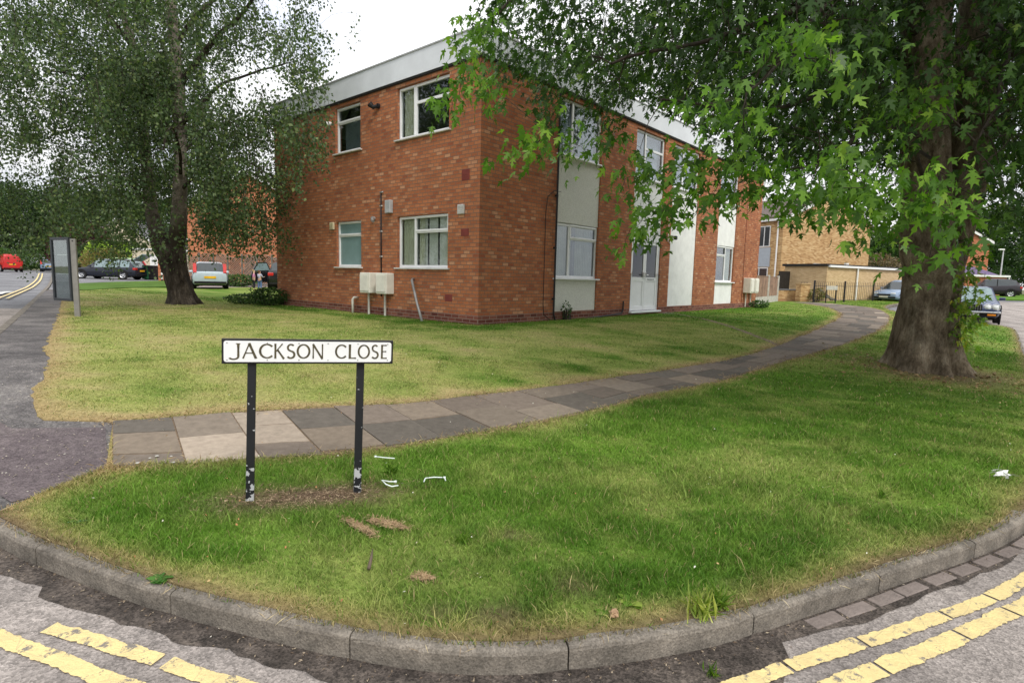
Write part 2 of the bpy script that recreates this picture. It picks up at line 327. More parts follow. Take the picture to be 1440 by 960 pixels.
old = b.inputs['Base Color'].links[0].from_socket; m5 = N.new('ShaderNodeMix'); m5.data_type = 'RGBA'; m5.inputs['B'].default_value = (.20, .18, .16, 1); K.new(mxx.outputs[0], m5.inputs['Factor']); K.new(old, m5.inputs['A']); K.new(m5.outputs['Result'], b.inputs['Base Color'])
# ground to the horizon: polar grid that follows the terrain
V, F = [(0, 0, Tf(0, 0)-.24)], []; rad = [1.5*1.17**k for k in range(40)]; NA = 72
for r in rad:
    for k in range(NA):
        a = 2*math.pi*k/NA; x, y = r*math.cos(a), r*math.sin(a); V.append((x, y, Tf(x, y)-.24))
for k in range(NA): F.append((0, 1+k, 1+(k+1) % NA))
for i in range(len(rad)-1):
    for k in range(NA): F.append((1+i*NA+k, 1+(i+1)*NA+k, 1+(i+1)*NA+(k+1) % NA, 1+i*NA+(k+1) % NA))
m = MB(); m.add(V, F); tag(m.build('ground', M_earth, smooth=True), kind='structure')
sheet('far_road', [(-75, -12), (45, -12), (60, 60), (-75, 90)], -.165, M_far, 2, 0)
sheet('road', [(-10, -9), (14, -9), (16, 2), (34, 22), (36, 40), (29, 42), (15, 22), (12, 14.6), (7, 8), (0, 3), (-2.4, 3.2), (-5, 6), (-12, 14.6), (-16, 14.6), (-14, 4)], -.11, M_road, .3, .06)
nt, N, K = nodes(M_kerb); b = N['Principled BSDF']; tc = N.new('ShaderNodeTexCoord'); v = N.new('ShaderNodeTexVoronoi'); v.inputs['Scale'].default_value = 150; K.new(tc.outputs['Object'], v.inputs['Vector']); sp_ = N.new('ShaderNodeSeparateColor'); K.new(v.outputs['Color'], sp_.inputs[0])
mr = N.new('ShaderNodeMapRange'); mr.inputs['To Min'].default_value = .72; mr.inputs['To Max'].default_value = 1.3; K.new(sp_.outputs[0], mr.inputs['Value']); n = N.new('ShaderNodeTexNoise'); n.inputs['Scale'].default_value = 3; n.inputs['Detail'].default_value = 9; n.inputs['Roughness'].default_value = .75; K.new(tc.outputs['Object'], n.inputs['Vector'])
m2 = N.new('ShaderNodeMapRange'); m2.inputs['From Min'].default_value = .35; m2.inputs['From Max'].default_value = .65; m2.inputs['To Min'].default_value = .7; m2.inputs['To Max'].default_value = 1.25; K.new(n.outputs['Fac'], m2.inputs['Value']); mm = N.new('ShaderNodeMath'); mm.operation = 'MULTIPLY'; K.new(mr.outputs['Result'], mm.inputs[0]); K.new(m2.outputs['Result'], mm.inputs[1])
old = b.inputs['Base Color'].links[0].from_socket; mu = N.new('ShaderNodeVectorMath'); mu.operation = 'SCALE'; K.new(old, mu.inputs[0]); K.new(mm.outputs[0], mu.inputs['Scale']); K.new(mu.outputs[0], b.inputs['Base Color'])
# lawn tones ------------------------------------------------------------------
LAWN = thin(KB[iL:], .18)+[(26.4, 39.9), (17.4, 33.2), (12, 31), (-5, 30), (-14.6, 36.2), (-17.9, 31.8), (-19, 28.5), (-18.3, 24.2)]+fe2[:-1]
SIGN0 = (-1.29, 3.46); MAPLE = (7.15, 9.8)
BLD = (-.718, 11.729); TH = R(48.52); dR = (math.cos(TH), math.sin(TH)); dL = (-math.sin(TH), math.cos(TH))
def bl(u, v): return (BLD[0]+u*dR[0]+v*dL[0], BLD[1]+u*dR[1]+v*dL[1])
def lawntone(x, y):
    x, y = np.asarray(x, float), np.asarray(y, float)
    n1, n2, n3, n4 = vnoise(x, y, .55, 1), vnoise(x, y, .17, 2), vnoise(x, y, 1.9, 3), vnoise(x, y, .06, 4)
    near = (pdist(x, y, pathL) < 99)
    # which side of the paved path: building side or road side
    k = np.argmin([np.hypot(x-a, y-b) for a, b in pathU[::4]], 0); PU = np.array(pathU[::4]); PU2 = np.array(pathU[4::4]+[pathU[-1]])
    t = PU2[k]-PU[k]; side = t[..., 0]*(y-PU[k][..., 1])-t[..., 1]*(x-PU[k][..., 0]) > 0
    side = side | (y > 1.5*x+9.5)
    lx = (x-BLD[0])*dR[0]+(y-BLD[1])*dR[1]; ly = (x-BLD[0])*dL[0]+(y-BLD[1])*dL[1]
    streak = .5+.5*np.sin((x*.74+y*.62)*2*math.pi/1.15+2*n3)
    dry_b = np.clip(.56+.5*(n1-.5)+.35*(n2-.5)+.3*(n3-.5)+.16*(streak-.5)-.055*np.clip(x+2, 0, 9)-.0*ly, 0, 1)
    dry_b = dry_b-.35*ss((1.6+ly)/1.2)*(lx > -1)*(lx < 17)            # greener under the wall
    dry_n = np.clip(.06+.42*(n1-.5)+.3*(n2-.5)+.22*(n3-.5), 0, 1)
    dry_n = dry_n+.30*np.exp(-((x+.75)/.55)**2-((y-2.65)/.42)**2)
    d = np.where(side, dry_b, dry_n)
    dk = pdist(x, y, thin(KB, .25)); d = d+.5*np.exp(-(dk/(.08+.09*n1))**2)
    dp = np.minimum(pdist(x, y, pathU[::3]), pdist(x, y, pathL[::3])); d = d+np.where(side, .7, .3)*np.exp(-(dp/(.09+.15*n1))**2)
    df = pdist(x, y, footedge[3:]); d = d+.5*np.exp(-(df/.18)**2)
    dm = np.hypot(x-MAPLE[0]-.1, y-MAPLE[1]+.35); d = d+.75*np.exp(-(dm/1.25)**2)*(.4+n1)
    d = np.clip(d+.25*(n4-.5), 0, 1)[..., None]
    g1, g2 = np.array([.088, .20, .02]), np.array([.16, .295, .036]); yl, st = np.array([.36, .395, .12]), np.array([.50, .42, .20])
    g = g1+(g2-g1)*np.clip(.5+1.2*(n3-.5)+.9*(n2-.5), 0, 1)[..., None]
    c = np.where(d < .5, g+(yl-g)*(d/.5), yl+(st-yl)*((d-.5)/.5))
    eb = np.clip(np.exp(-(dk/(.05+.09*n2))**2)*.8+np.exp(-(dp/(.07+.13*n1))**2)*np.where(side, .85, .5)+np.exp(-(df/(.08+.12*n2))**2)*.8, 0, 1)[..., None]; c = c+(np.array([.40, .275, .14])-c)*eb*.68
    soil = np.array([.15, .105, .07])
    s = np.exp(-(((x-SIGN0[0])*.94+(y-SIGN0[1])*.34)/.56)**4-((-(x-SIGN0[0])*.34+(y-SIGN0[1])*.94)/.17)**2)*(.75+.8*n2)
    for cx, cy, r in ((-.83, 3.4, .09), (.02, 3.12, .06), (-.02, 2.38, .11), (.32, 2.62, .1), (1.1, 2.66, .05), (-.3, 2.36, .07)):
        s = np.maximum(s, np.exp(-((x-cx)**2+(y-cy)**2)/r**2)*(.45+.6*n2))
    s = np.maximum(s, .75*np.exp(-(dm/.95)**2)*(.6+n1)); s = np.maximum(s, .6*np.exp(-(dk/.05)**2)*(.5+n1))
    s = np.clip(s, 0, 1)[..., None]; return c+(soil-c)*s, s[..., 0], d[..., 0], side, dk
sheet('lawn', LAWN, 0, M_lawn, .33, .16, lambda x, y: lawntone(x, y)[0]*.8)
VERGE = ragged([(-18.2, 24.4), (-19.3, 28.3), (-19.0, 31.4), (-20.2, 36), (-20.5, 42), (-24.8, 41), (-25, 36), (-24.6, 32.3), (-22, 28), (-19.6, 24.9)], .05)
sheet('grass_verge', VERGE, .03, M_lawn, .5, .16, lambda x, y: np.array([.085, .155, .03])*(.6+.8*vnoise(x, y, .4, 5))[..., None])
FOOT = thin(KB[:iL+1], .3)[::1]+[p for p in footedge[::-1][1:5]]+fe2[:-5][::-1]+[(-18.6, 22.9)]
iF = min(range(len(KB)), key=lambda i: math.dist(KB[i], (-19.0, 23.1)))
FOOT = thin(KB[iF:iL+1], .3)+[(-2.80, 3.21), (-2.74, 3.47), (-2.67, 3.69), (-3.23, 4.51)]+fe2[:-5][::-1]+[(-18.3, 24.2)]
sheet('footway', FOOT, -.008, M_foot, .5, .15)
sheet('footway_patch', ragged([(-2.86, 3.14), (-2.80, 3.24), (-2.76, 3.49), (-2.70, 3.69), (-3.2, 4.38), (-3.8, 4.22), (-4.3, 4.5), (-4.7, 4.62), (-4.2, 4.08), (-3.5, 3.48)], .015, 0, 99), -.003, M_patch, .5, 0)
sheet('side_road', [(-19.6, 24.0), (-19.0, 24.6), (-24.6, 33), (-24.6, 41), (-20.4, 42), (-18.2, 31.9), (-14.6, 36.5), (-5, 38), (-5, 62), (-45, 62), (-42, 52.6), (-30.1, 37.4)], -.03, M_far, 1.5, .1)
M_pink = asphalt_mat('pink grey car park surface', (.2, .16, .15), (.27, .22, .21), (.33, .28, .27), scale=.6, speck=.2)
sheet('car_park', [(-18.1, 31.9), (-14.6, 36.3), (-5, 30.2), (12, 31.1), (10, 45), (-24, 45), (-19.8, 37)], -.022, M_pink, 1, 0)
# kerb stones -----------------------------------------------------------------
PROF = [(0, -.06), (0, .085), (.006, .098), (.016, .106), (.034, .109), (.125, .106), (.125, -.06)]
def kerbrun(name, line, stone=.915, start=0, gap=.007):
    mb = MB(); acc = [0]
    for a, b in zip(line[:-1], line[1:]): acc.append(acc[-1]+math.dist(a, b))
    def pt(s):
        i = min(max(np.searchsorted(acc, s)-1, 0), len(line)-2); t = (s-acc[i])/(acc[i+1]-acc[i]); a, b = line[i], line[i+1]
        L = acc[i+1]-acc[i]; return (a[0]+(b[0]-a[0])*t, a[1]+(b[1]-a[1])*t), ((b[0]-a[0])/L, (b[1]-a[1])/L)
    s = start
    while s < acc[-1]-.05:
        e = min(s+stone, acc[-1]); n = 9; js, je = random.uniform(-.004, .004), random.uniform(-.004, .004); vs = []
        for k in range(n+1):
            q = s+gap/2+(e-s-gap)*k/n; (x, y), (tx, ty) = pt(q); z = Tf(x, y)-.11+js+(je-js)*k/n
            sh = .006 if k in (0, n) else 0
            for d, h in PROF:
                dd = min(max(d, sh), .125); vs.append((x-ty*dd, y+tx*dd, z+(h-sh if h > .05 else h)))
        m_ = len(PROF); fs = [(k*m_+j, k*m_+j+1, (k+1)*m_+j+1, (k+1)*m_+j) for k in range(n) for j in range(m_-1)]
        fs += [tuple(range(m_))[::-1], tuple(n*m_+j for j in range(m_))]; mb.add(vs, fs); s = e
    return tag(mb.build(name, M_kerb), kind='structure')
acc0 = 0
for a, b in zip(KERB[:-1], KERB[1:]):
    if b[0] > -.58 and a[0] < 0 and a[1] < 3: break
    acc0 += math.dist(a, b)
kerbrun('kerb', KERB[iF:] if iF < 0 else KERB, .915, acc0 % .915)
kerbrun('side_road_kerb', [(-19.75, 24.0), (-18.2, 24.3)], .9)
# gutter: damp dirt along the kerb face ---------------------------------------
def strip(name, line, d0f, d1f, off, m, step=.03, kind='structure'):
    """ragged sheet between two signed distances from a line (negative: road side)"""
    V, F = [], []; L = thin(line, step); n = len(L); NN = offset(L, 1)
    for i, (x, y) in enumerate(L):
        nx, ny = NN[i][0]-x, NN[i][1]-y
        for d in (d0f(i/n, x, y), d1f(i/n, x, y)):
            a, b = x+nx*d, y+ny*d; V.append((a, b, Tf(a, b)+off))
        if i: F.append((2*i-2, 2*i-1, 2*i+1, 2*i))
    mb = MB(); mb.add(V, F); return tag(mb.build(name, m), kind=kind)
vn = lambda x, y, s, k: float(vnoise(np.float64(x), np.float64(y), s, k))
i0 = next(i for i, p in enumerate(KERB) if p[0] > -6 and p[1] < 8); i1 = next(i for i, p in enumerate(KERB) if p[0] > 9)
def wet(t, x, y):
    w = .085+.045*vn(x, y, .12, 8)+.035*vn(x, y, .035, 9)+random.uniform(-.008, .008)
    w += .10*math.exp(-((x-.55)/.33)**2)+.17*math.exp(-((x-.98)/.16)**2)
    return -(w if x < 1.16 else .05+.02*vn(x, y, .05, 9)+.09*vn(x, y, .25, 8))
strip('gutter_dirt', KERB[i0:i1], lambda t, x, y: .01, wet, -.106, M_silt, .012)
# brick gutter course on the right, each stretcher slightly uneven
M_setts = attr_mat('brick gutter', .9, .15, .6, 100, 30, .75, 1.2); mb = MB(); tone = []
L = [p for p in KERB if p[0] > 1.25 and p[0] < 6 and p[1] < 9]; O = offset(L, -.052); acc = 0; last = 0
for i in range(1, len(O)):
    acc += math.dist(O[i-1], O[i])
    if acc-last >= .215:
        a, b = O[i-3] if i > 3 else O[0], O[i]; last = acc; ang = math.atan2(b[1]-a[1], b[0]-a[0]); c = b
        M = Matrix.Translation((c[0], c[1], Tf(*c)-.102)) @ Matrix.Rotation(ang+random.uniform(-.02, .02), 4, 'Z')
        k = len(mb.v); mb.box(-.103, .103, -.036, .036, -.03, random.uniform(-.001, .003), M, .004); q = random.random(); tone += [(.19+.06*q, .16+.05*q, .145+.045*q)]*(len(mb.v)-k)
o = mb.build('brick_gutter', M_setts); a = o.data.attributes.new('tone', 'FLOAT_COLOR', 'POINT'); a.data.foreach_set('color', np.hstack([np.array(tone), np.ones((len(tone), 1))]).astype(np.float32).ravel()); tag(o, kind='structure')
# double yellow lines -----------------------------------------------------------
def yline(line, w, gaps):
    V, F = [], []; L = catmull(line, .009); N = offset(L, 1); acc = 0; on = False
    for i, (x, y) in enumerate(L):
        if i: acc += math.dist(L[i-1], L[i])
        hole = any(a < acc < b for a, b in gaps)
        if hole: on = False; continue
        nx, ny = N[i][0]-x, N[i][1]-y; rr = lambda k: .005*(vn(x, y, .022, k)-.5)*2+.006*(vn(x, y, .09, k+1)-.5)*2+random.uniform(-.0022, .0022)
        for d in (-w/2+rr(11), w/2+rr(14)):
            a, b = x+nx*d, y+ny*d; V.append((a, b, Tf(a, b)-.1035))
        k = len(V)
        if on: F.append((k-4, k-3, k-1, k-2))
        on = True
    return V, F
mb = MB()
mb.add(*yline([(-1.97, 2.30), (-1.66, 2.215), (-1.39, 2.14), (-1.05, 2.03), (-.6, 1.95), (-.1, 1.895), (.36, 1.895)], .068, [(.60, .63)]))
mb.add(*yline([(-3.0, 2.50), (-2.4, 2.31), (-2.02, 2.19), (-1.47, 2.01), (-.9, 1.85), (-.3, 1.735), (.2, 1.70), (.60, 1.79)], .075, []))
mb.add(*yline([(.40, 1.905), (.93, 2.105), (1.4, 2.31), (2.0, 2.56), (2.71, 2.90), (3.6, 3.5), (5.2, 4.95), (8, 8.1)], .075, [(.845, .855), (1.30, 1.312), (1.9, 1.912), (2.3, 2.31)]))
mb.add(*yline([(.65, 1.815), (1.34, 2.12), (1.9, 2.37), (2.51, 2.67), (3.2, 3.05), (4.2, 3.85), (6.5, 6.3)], .085, [(1.02, 1.03), (1.6, 1.608), (2.05, 2.06)]))
tag(mb.build('yellow_lines', M_yel), kind='structure')
mb = MB()
for s_ in (0, .2): mb.add(*yline([(-16.6-s_*.8, 19.3-s_*.6), (-24-s_*.8, 28.6-s_*.6), (-44-s_*.8, 53.8-s_*.6)][::-1] if 0 else [(-16.9-s_*.9, 19.0-s_*.7), (-29.5-s_*.9, 35.5-s_*.7), (-44-s_*.9, 53.4-s_*.7)], .09, []))
tag(mb.build('far_yellow_lines', M_yel), kind='structure')
M_wline = mat('white road paint', (.6, .6, .58), .8, scale=20); mb = MB()
for k in range(8):
    a, b = -24-k*6.0, 22+k*7.6
    mb.add(*yline([(a, b), (a-1.2, b+1.55), (a-2.4, b+3.1)], .12, []))
mb.add(*yline([(-19.5, 21.5), (-20.4, 22.7), (-21.2, 24.0)], .3, []))
tag(mb.build('white_centre_lines', M_wline), kind='structure')
# paved path --------------------------------------------------------------------
sheet('path_bed', ragged(PATH, .02, 1, -1), .004, M_soil, .6, 0)
random.seed(11); mb = MB(); tone = []; n = 400
def res(line, n):
    acc = [0]
    for a, b in zip(line[:-1], line[1:]): acc.append(acc[-1]+math.dist(a, b))
    q = np.linspace(0, acc[-1], n); return np.stack([np.interp(q, acc, [p[0] for p in line]), np.interp(q, acc, [p[1] for p in line])], 1), acc[-1]
colk = -1; U_, lu = res(pathU, n); L_, ll = res(pathL, n); Lm = (lu+ll)/2; s = 0.0
cols = [(.115, .10, .088), (.14, .12, .105), (.095, .088, .08), (.17, .145, .12), (.27, .235, .20), (.155, .135, .115)]
while s < Lm-.3:
    w = (.43, .46, .42, .48, .5, .5, .55)[colk+1] if colk < 6 else random.choice((.5, .6, .6, .7)); e = min(s+w, Lm); cuts = random.choice(([0, .36, .74, 1], [0, .5, 1], [0, .42, 1], [0, .62, 1]))
    colk += 1
    if s == 0: cuts = [0, .34, .78, 1]
    elif colk == 2: cuts = [0, .36, .74, 1]
    elif colk < 6: cuts = [0, .5, 1]
    for a, b in zip(cuts[:-1], cuts[1:]):
        g = .006; jit = [random.uniform(-.012, .012) for _ in range(8)]; tz = random.uniform(.008, .016)
        def P(ss_, tt): 
            i = min(n-1, max(0, ss_/Lm*(n-1))); k = int(i); f = i-k; k2 = min(k+1, n-1)
            p = U_[k]*(1-f)+U_[k2]*f; q = L_[k]*(1-f)+L_[k2]*f; return p*(1-tt)+q*tt
        wd = 1.15; a_, b_ = a+g/wd+(random.uniform(.0, .05) if a == 0 else 0), b-g/wd-(random.uniform(0, .06) if b == 1 else 0)
        c = [P(s+g, a_), P((s+e)/2, a_), P(e-g, a_), P(e-g, b_), P((s+e)/2, b_), P(s+g, b_)]
        ti = [random.uniform(-.003, .003) for _ in range(6)]
        vs = [(p[0], p[1], Tf(*p)+tz+ti[i]) for i, p in enumerate(c)]+[(p[0], p[1], Tf(*p)-.02) for p in c]
        mb.add(vs, [(0, 1, 4, 5), (1, 2, 3, 4)]+[(i, (i+1) % 6, (i+1) % 6+6, i+6) for i in range(6)])
        q = random.random(); near = s < 2.6
        first = {0: (2, 3, 0), 1: (5, 4), 2: (4, 4, 1), 3: (2, 3), 4: (1, 2), 5: (3, 2)}.get(colk)
        cc = cols[4] if near and q < .5 and s > .6 else random.choice(cols[:4]+[cols[5]]*2) if s < 9 else random.choice(cols[:3]+[cols[5]])
        if q > .96: cc = cols[4]
        if first: cc = cols[first[min(cuts.index(a), len(first)-1)]]
        k = random.uniform(1.05, 1.38); tone += [(cc[0]*k*1.05, cc[1]*k, cc[2]*k*.93)]*12
    s = e
o = mb.build('paved_path', M_slab, bevel=0); a = o.data.attributes.new('tone', 'FLOAT_COLOR', 'POINT'); a.data.foreach_set('color', np.hstack([np.array(tone), np.ones((len(tone), 1))]).astype(np.float32).ravel()); tag(o, kind='structure')
# worn earth track from the double door to the path
p0, p1 = bl(8.3, -.25), (5.4, 11.3)
strip('worn_track', catmull([p0, (4.9, 15.0) if 0 else ((p0[0]+p1[0])/2+.1, (p0[1]+p1[1])/2-.1), p1], .1), lambda t, x, y: -.05-.05*vn(x, y, .2, 4), lambda t, x, y: .05+.05*vn(x, y, .2, 5), .006, M_soil, .1)
# ------------------------------------------------------------------ grass
def blades(name, n, box, hmul, wmul, region, seed, dens=None):
    g = np.random.default_rng(seed); x = g.uniform(box[0], box[1], n); y = g.uniform(box[2], box[3], n)
    k = region(x, y); x, y = x[k], y[k]; col, soil, dry, side, dk = lawntone(x, y)
    h = hmul*(.45+.8*g.random(len(x)))*(.55+.9*vnoise(x, y, .22, 21))*(1-.45*dry)*np.where(side, .7, 1)
    keep = g.random(len(x)) > soil*.93; x, y, col, h, dry = x[keep], y[keep], col[keep], h[keep], dry[keep]; n = len(x)
    a = g.uniform(0, 2*np.pi, n); w = wmul*(.6+.8*g.random(n)); lean = h*(.25+.9*g.random(n)*(1+dry)); la = g.uniform(0, 2*np.pi, n)+.6*np.sin(x*3)
    z = T(x, y)-.004; cx, sx = np.cos(a)*w/2, np.sin(a)*w/2; lx, ly = np.cos(la)*lean, np.sin(la)*lean; V = np.empty((n, 5, 3))
    V[:, 0] = np.stack([x-cx, y-sx, z], 1); V[:, 1] = np.stack([x+cx, y+sx, z], 1)
    V[:, 2] = np.stack([x+cx*.8+lx*.35, y+sx*.8+ly*.35, z+h*.6], 1); V[:, 3] = np.stack([x-cx*.8+lx*.35, y-sx*.8+ly*.35, z+h*.6], 1)
    V[:, 4] = np.stack([x+lx, y+ly, z+h*.93], 1)
    b = np.arange(n)[:, None]*5; F = np.concatenate([b+np.array([[0, 1, 2, 3]]), b+np.array([[3, 2, 4]])], 1).ravel(); S = np.tile([4, 3], n)
    # a few straw blades in green areas, a few green in dry ones
    q = g.random(n); st = np.array([.50, .40, .2]); gr = np.array([.10, .19, .02])
    c = col*(.7+.75*g.random((n, 1))); c = np.where((q < .05)[:, None], st*(.6+.6*g.random((n, 1))), c); c = np.where((q > .86)[:, None], gr*(.6+.9*g.random((n, 1))), c)
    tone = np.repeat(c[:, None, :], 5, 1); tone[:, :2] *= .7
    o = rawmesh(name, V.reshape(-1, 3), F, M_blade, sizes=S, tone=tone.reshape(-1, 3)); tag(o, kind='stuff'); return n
inlawn = lambda x, y: inpoly(x, y, LAWN) & ~inpoly(x, y, PATH)
fringe = lambda x, y: inpoly(x, y, LAWN_OVER) & ~inpoly(x, y, PATH_IN)
LAWN_OVER = offset(thin(KB[iL:], .1), -.035)+LAWN[len(thin(KB[iL:], .18)):]
PATH_IN = offset(thin(pathU, .3), -.03)+offset(thin(pathL, .3), .03)[::-1]
dist = lambda x, y: np.hypot(x, y)
tot = 0
tot += blades('grass_near', 300000, (-3.2, 4.4, 2.0, 4.6), .040, .0032, lambda x, y: fringe(x, y) & (dist(x, y) < 4.6) & (y > .35*abs(x)), 1)
tot += blades('grass_middle', 330000, (-6, 8, 3.0, 8), .042, .0048, lambda x, y: fringe(x, y) & (dist(x, y) >= 4.3) & (dist(x, y) < 8) & (y > .55*abs(x)-.5), 2)
tot += blades('grass_far', 420000, (-12, 18, 5, 18), .038, .010, lambda x, y: fringe(x, y) & (dist(x, y) >= 7.7) & (dist(x, y) < 17) & (y > .6*abs(x)) & ~((((x-BLD[0])*dR[0]+(y-BLD[1])*dR[1]) > 0) & (((x-BLD[0])*dL[0]+(y-BLD[1])*dL[1]) > 0)), 3)
tot += blades('grass_distant', 240000, (-20, 30, 12, 40), .045, .02, lambda x, y: fringe(x, y) & (dist(x, y) >= 16) & (y > .7*abs(x)) & ~((((x-BLD[0])*dR[0]+(y-BLD[1])*dR[1]) > 0) & (((x-BLD[0])*dL[0]+(y-BLD[1])*dL[1]) > 0)), 4)
tot += blades('grass_coarse', 26000, (-3.2, 6, 2.0, 7), .082, .0042, lambda x, y: fringe(x, y) & (dist(x, y) < 7) & (y > .4*abs(x)) & (vnoise(x, y, .4, 40) > .45), 6)
print('blades', tot)
# ------------------------------------------------------------------ the flats
BZ = .55; off = 1.6-BZ                      # heights below are given from eye level
O_ = lambda h: h+off
U_D = dict(r1=2.552, r2=4.378, r3=6.11, r4=7.837, r5=8.453, r6=10.302, r7=12.144, r8=13.87, rend=16.56, l1=.946, l2=2.709, l3=4.188, l4=5.329, lend=8.673)
locals_ = U_D
r1, r2, r3, r4, r5, r6, r7, r8, rend, l1, l2, l3, l4, lend = U_D.values()
zG, zP, zFB, zFT = O_(-1.35), O_(-.816), O_(4.33), O_(4.828)
LsL, LhL, UsL, UhL, LsR, LhR, UsR, UhR = map(O_, (.123, 1.327, 3.02, 4.19, -.032, 1.317, 2.857, 4.186)); dB, dT = O_(-.903), O_(1.197)
RED = [(0, (.31, .10, .050)), (.15, (.375, .127, .059)), (.5, (.44, .157, .068)), (.82, (.485, .185, .084)), (.93, (.52, .24, .125)), (1, (.55, .29, .165))]
M_brick = brick_mat('red brick', RED, (.21, .135, .095), dirt=.4, mortar_size=.009, w=.18)
M_plinth = brick_mat('dark red plinth brick', [(0, (.12, .04, .03)), (.6, (.2, .07, .05)), (1, (.27, .11, .075))], (.3, .24, .2), dirt=.3)
M_fascia = mat('pale grey fascia sheet', (.72, .75, .79), .5, vary=.05, scale=1.5, spec=.3)
M_roof = mat('roof felt', (.12, .12, .12)); M_dark = mat('near-black shade and roof', (.02, .02, .02)); M_room = mat('dim room plaster', (.25, .23, .2), vary=.1)
M_upvc = mat('white window plastic', (.82, .83, .84), .35, vary=.03, spec=.4); M_sillw = mat('weathered sill', (.62, .61, .58), .7, vary=.1)
M_glass = glass_mat('window glass'); M_glassL = glass_mat('end wall window glass', (.8, .84, .84), .035); M_glassD = glass_mat('door glass tinted for dark interior', (.22, .26, .26), .03); M_frost = mat('frosted teal pane', (.2, .31, .31), .25, vary=.05, spec=.6)  # door glass: dark tint stands in for the unlit interior behind it
M_curt = mat('beige curtain', (.80, .76, .56), .9, vary=.1, scale=3); M_blind = mat('cream vertical blind', (.86, .83, .70), .8, vary=.06)
M_dash = mat('pebbledash render', (.84, .84, .78), .95, scale=45, col2=(.60, .60, .55), bump=1, bscale=160)
M_white = mat('white painted render', (.84, .85, .83), .85, vary=.06, scale=3, bump=.5, bscale=120)
M_black = mat('black plastic', (.02, .02, .022), .45); M_cream = mat('cream meter box plastic', (.76, .74, .66), .55, vary=.07)
M_greyp = mat('grey plastic', (.42, .43, .44), .5); M_pipe = mat('dull white pipe', (.6, .58, .52), .6, vary=.15, scale=12)
M_steel = mat('galvanised pipe', (.38, .38, .37), .45, metal=.5, vary=.15); M_redb = mat('terracotta air brick', (.22, .05, .04), .8)
flats = thing('apartment_building', 'two-storey red brick block of flats with flat roof, pale grey fascia and white window columns', 'building', (BLD[0], BLD[1], BZ), TH)
def wall(mb, side, u0, u1, z0, z1, holes, depth=.1, out=0):
    """side 'R' = y 0 plane, 'L' = x 0 plane, with reveals"""
    P = (lambda u, d, z: (u, -out+d, z)) if side == 'R' else (lambda u, d, z: (-out+d, u, z))
    us = sorted({u0, u1, *[h[0] for h in holes], *[h[1] for h in holes]}); zs = sorted({z0, z1, *[h[2] for h in holes], *[h[3] for h in holes]})
    us = [u for u in us if u0 <= u <= u1]; zs = [z for z in zs if z0 <= z <= z1]
    inh = lambda u, z: any(h[0] < u < h[1] and h[2] < z < h[3] for h in holes)
    for a, b in zip(us[:-1], us[1:]):
        for c, d in zip(zs[:-1], zs[1:]):
            if not inh((a+b)/2, (c+d)/2): mb.add([P(a, 0, c), P(b, 0, c), P(b, 0, d), P(a, 0, d)], [(0, 1, 2, 3)])
    for h in holes:
        a, b, c, d = h
        for q in ([(a, c), (a, d)], [(b, c), (b, d)], [(a, c), (b, c)], [(a, d), (b, d)]):
            mb.add([P(q[0][0], 0, q[0][1]), P(q[1][0], 0, q[1][1]), P(q[1][0], depth, q[1][1]), P(q[0][0], depth, q[0][1])], [(0, 1, 2, 3)])
holR = [(r1, r2, zP, UhR), (r3, r4, dB-.02, UhR), (r5, r6, zP, UhR), (r7, r8, zP, UhR)]
holL = [(l1, l2, LsL, LhL), (l3, l4, LsL, LhL), (l1, l2, UsL, UhL), (l3, l4, UsL, UhL)]
mb = MB(); wall(mb, 'R', 0, rend, zP, zFB, [h for h in holR]); wall(mb, 'L', 0, lend, zP, zFB, holL)
mb.add([(0, lend, zP), (rend, lend, zP), (rend, lend, zFB), (0, lend, zFB)], [(0, 1, 2, 3)]); mb.add([(rend, 0, zP), (rend, lend, zP), (rend, lend, zFB), (rend, 0, zFB)], [(0, 1, 2, 3)])
mb.build('wall', M_brick, flats, uv=True, fix=False)
mb = MB(); wall(mb, 'R', -.012, rend+.012, zG, zP, [(r3, r4, dB-.02, zP+1)], out=.012); wall(mb, 'L', -.012, lend, zG, zP, [], out=.012)
mb.add([(-.012, -.012, zP), (rend+.012, -.012, zP), (rend+.012, .0, zP), (-.012, .0, zP)], [(0, 1, 2, 3)]); mb.add([(-.012, 0, zP), (0, 0, zP), (0, lend, zP), (-.012, lend, zP)], [(0, 1, 2, 3)])
mb.add([(rend+.012, 0, zG), (rend+.012, lend, zG), (rend+.012, lend, zP), (rend+.012, 0, zP)], [(0, 1, 2, 3)])
mb.build('plinth', M_plinth, flats, uv=True, fix=False)
# fascia: proud ring, thin metal trim above
mb = MB(); o_ = .055
mb.box(-o_, rend+o_, -o_, -.002, zFB, zFT); mb.box(-o_, -.002, -.002, lend+o_, zFB, zFT); mb.box(rend+.002, rend+o_, -.002, lend+o_, zFB, zFT); mb.box(-.002, rend+.002, lend+.002, lend+o_, zFB, zFT)
mb.build('fascia', M_fascia, flats)
mb = MB(); t = .075
mb.box(-t, rend+t, -t, -o_+.03, zFT, zFT+.03); mb.box(-t, -o_+.03, -o_+.03, lend+t, zFT, zFT+.03); mb.build('roof_edge_trim', M_greyp, flats)
mb = MB(); mb.box(-.045, -.006, -.0, lend, zFB-.045, zFB-.002); mb.box(-.045, rend, -.045, -.006, zFB-.045, zFB-.002); mb.build('fascia_shadow_strip', M_dark, flats)  # near-black strip stands in for the shade beneath the fascia
mb = MB(); mb.box(0, rend, 0, lend, zFT-.12, zFT-.02); mb.build('roof', M_roof, flats)
mb = MB(); zf = O_(1.9); mb.box(.12, rend-.1, .12, lend-.1, zf-.1, zf+.1); mb.box(.12, rend-.1, .12, lend-.1, zG, O_(-.95)); mb.box(3.4, 3.5, .12, lend-.1, O_(-.95), zFT-.13)
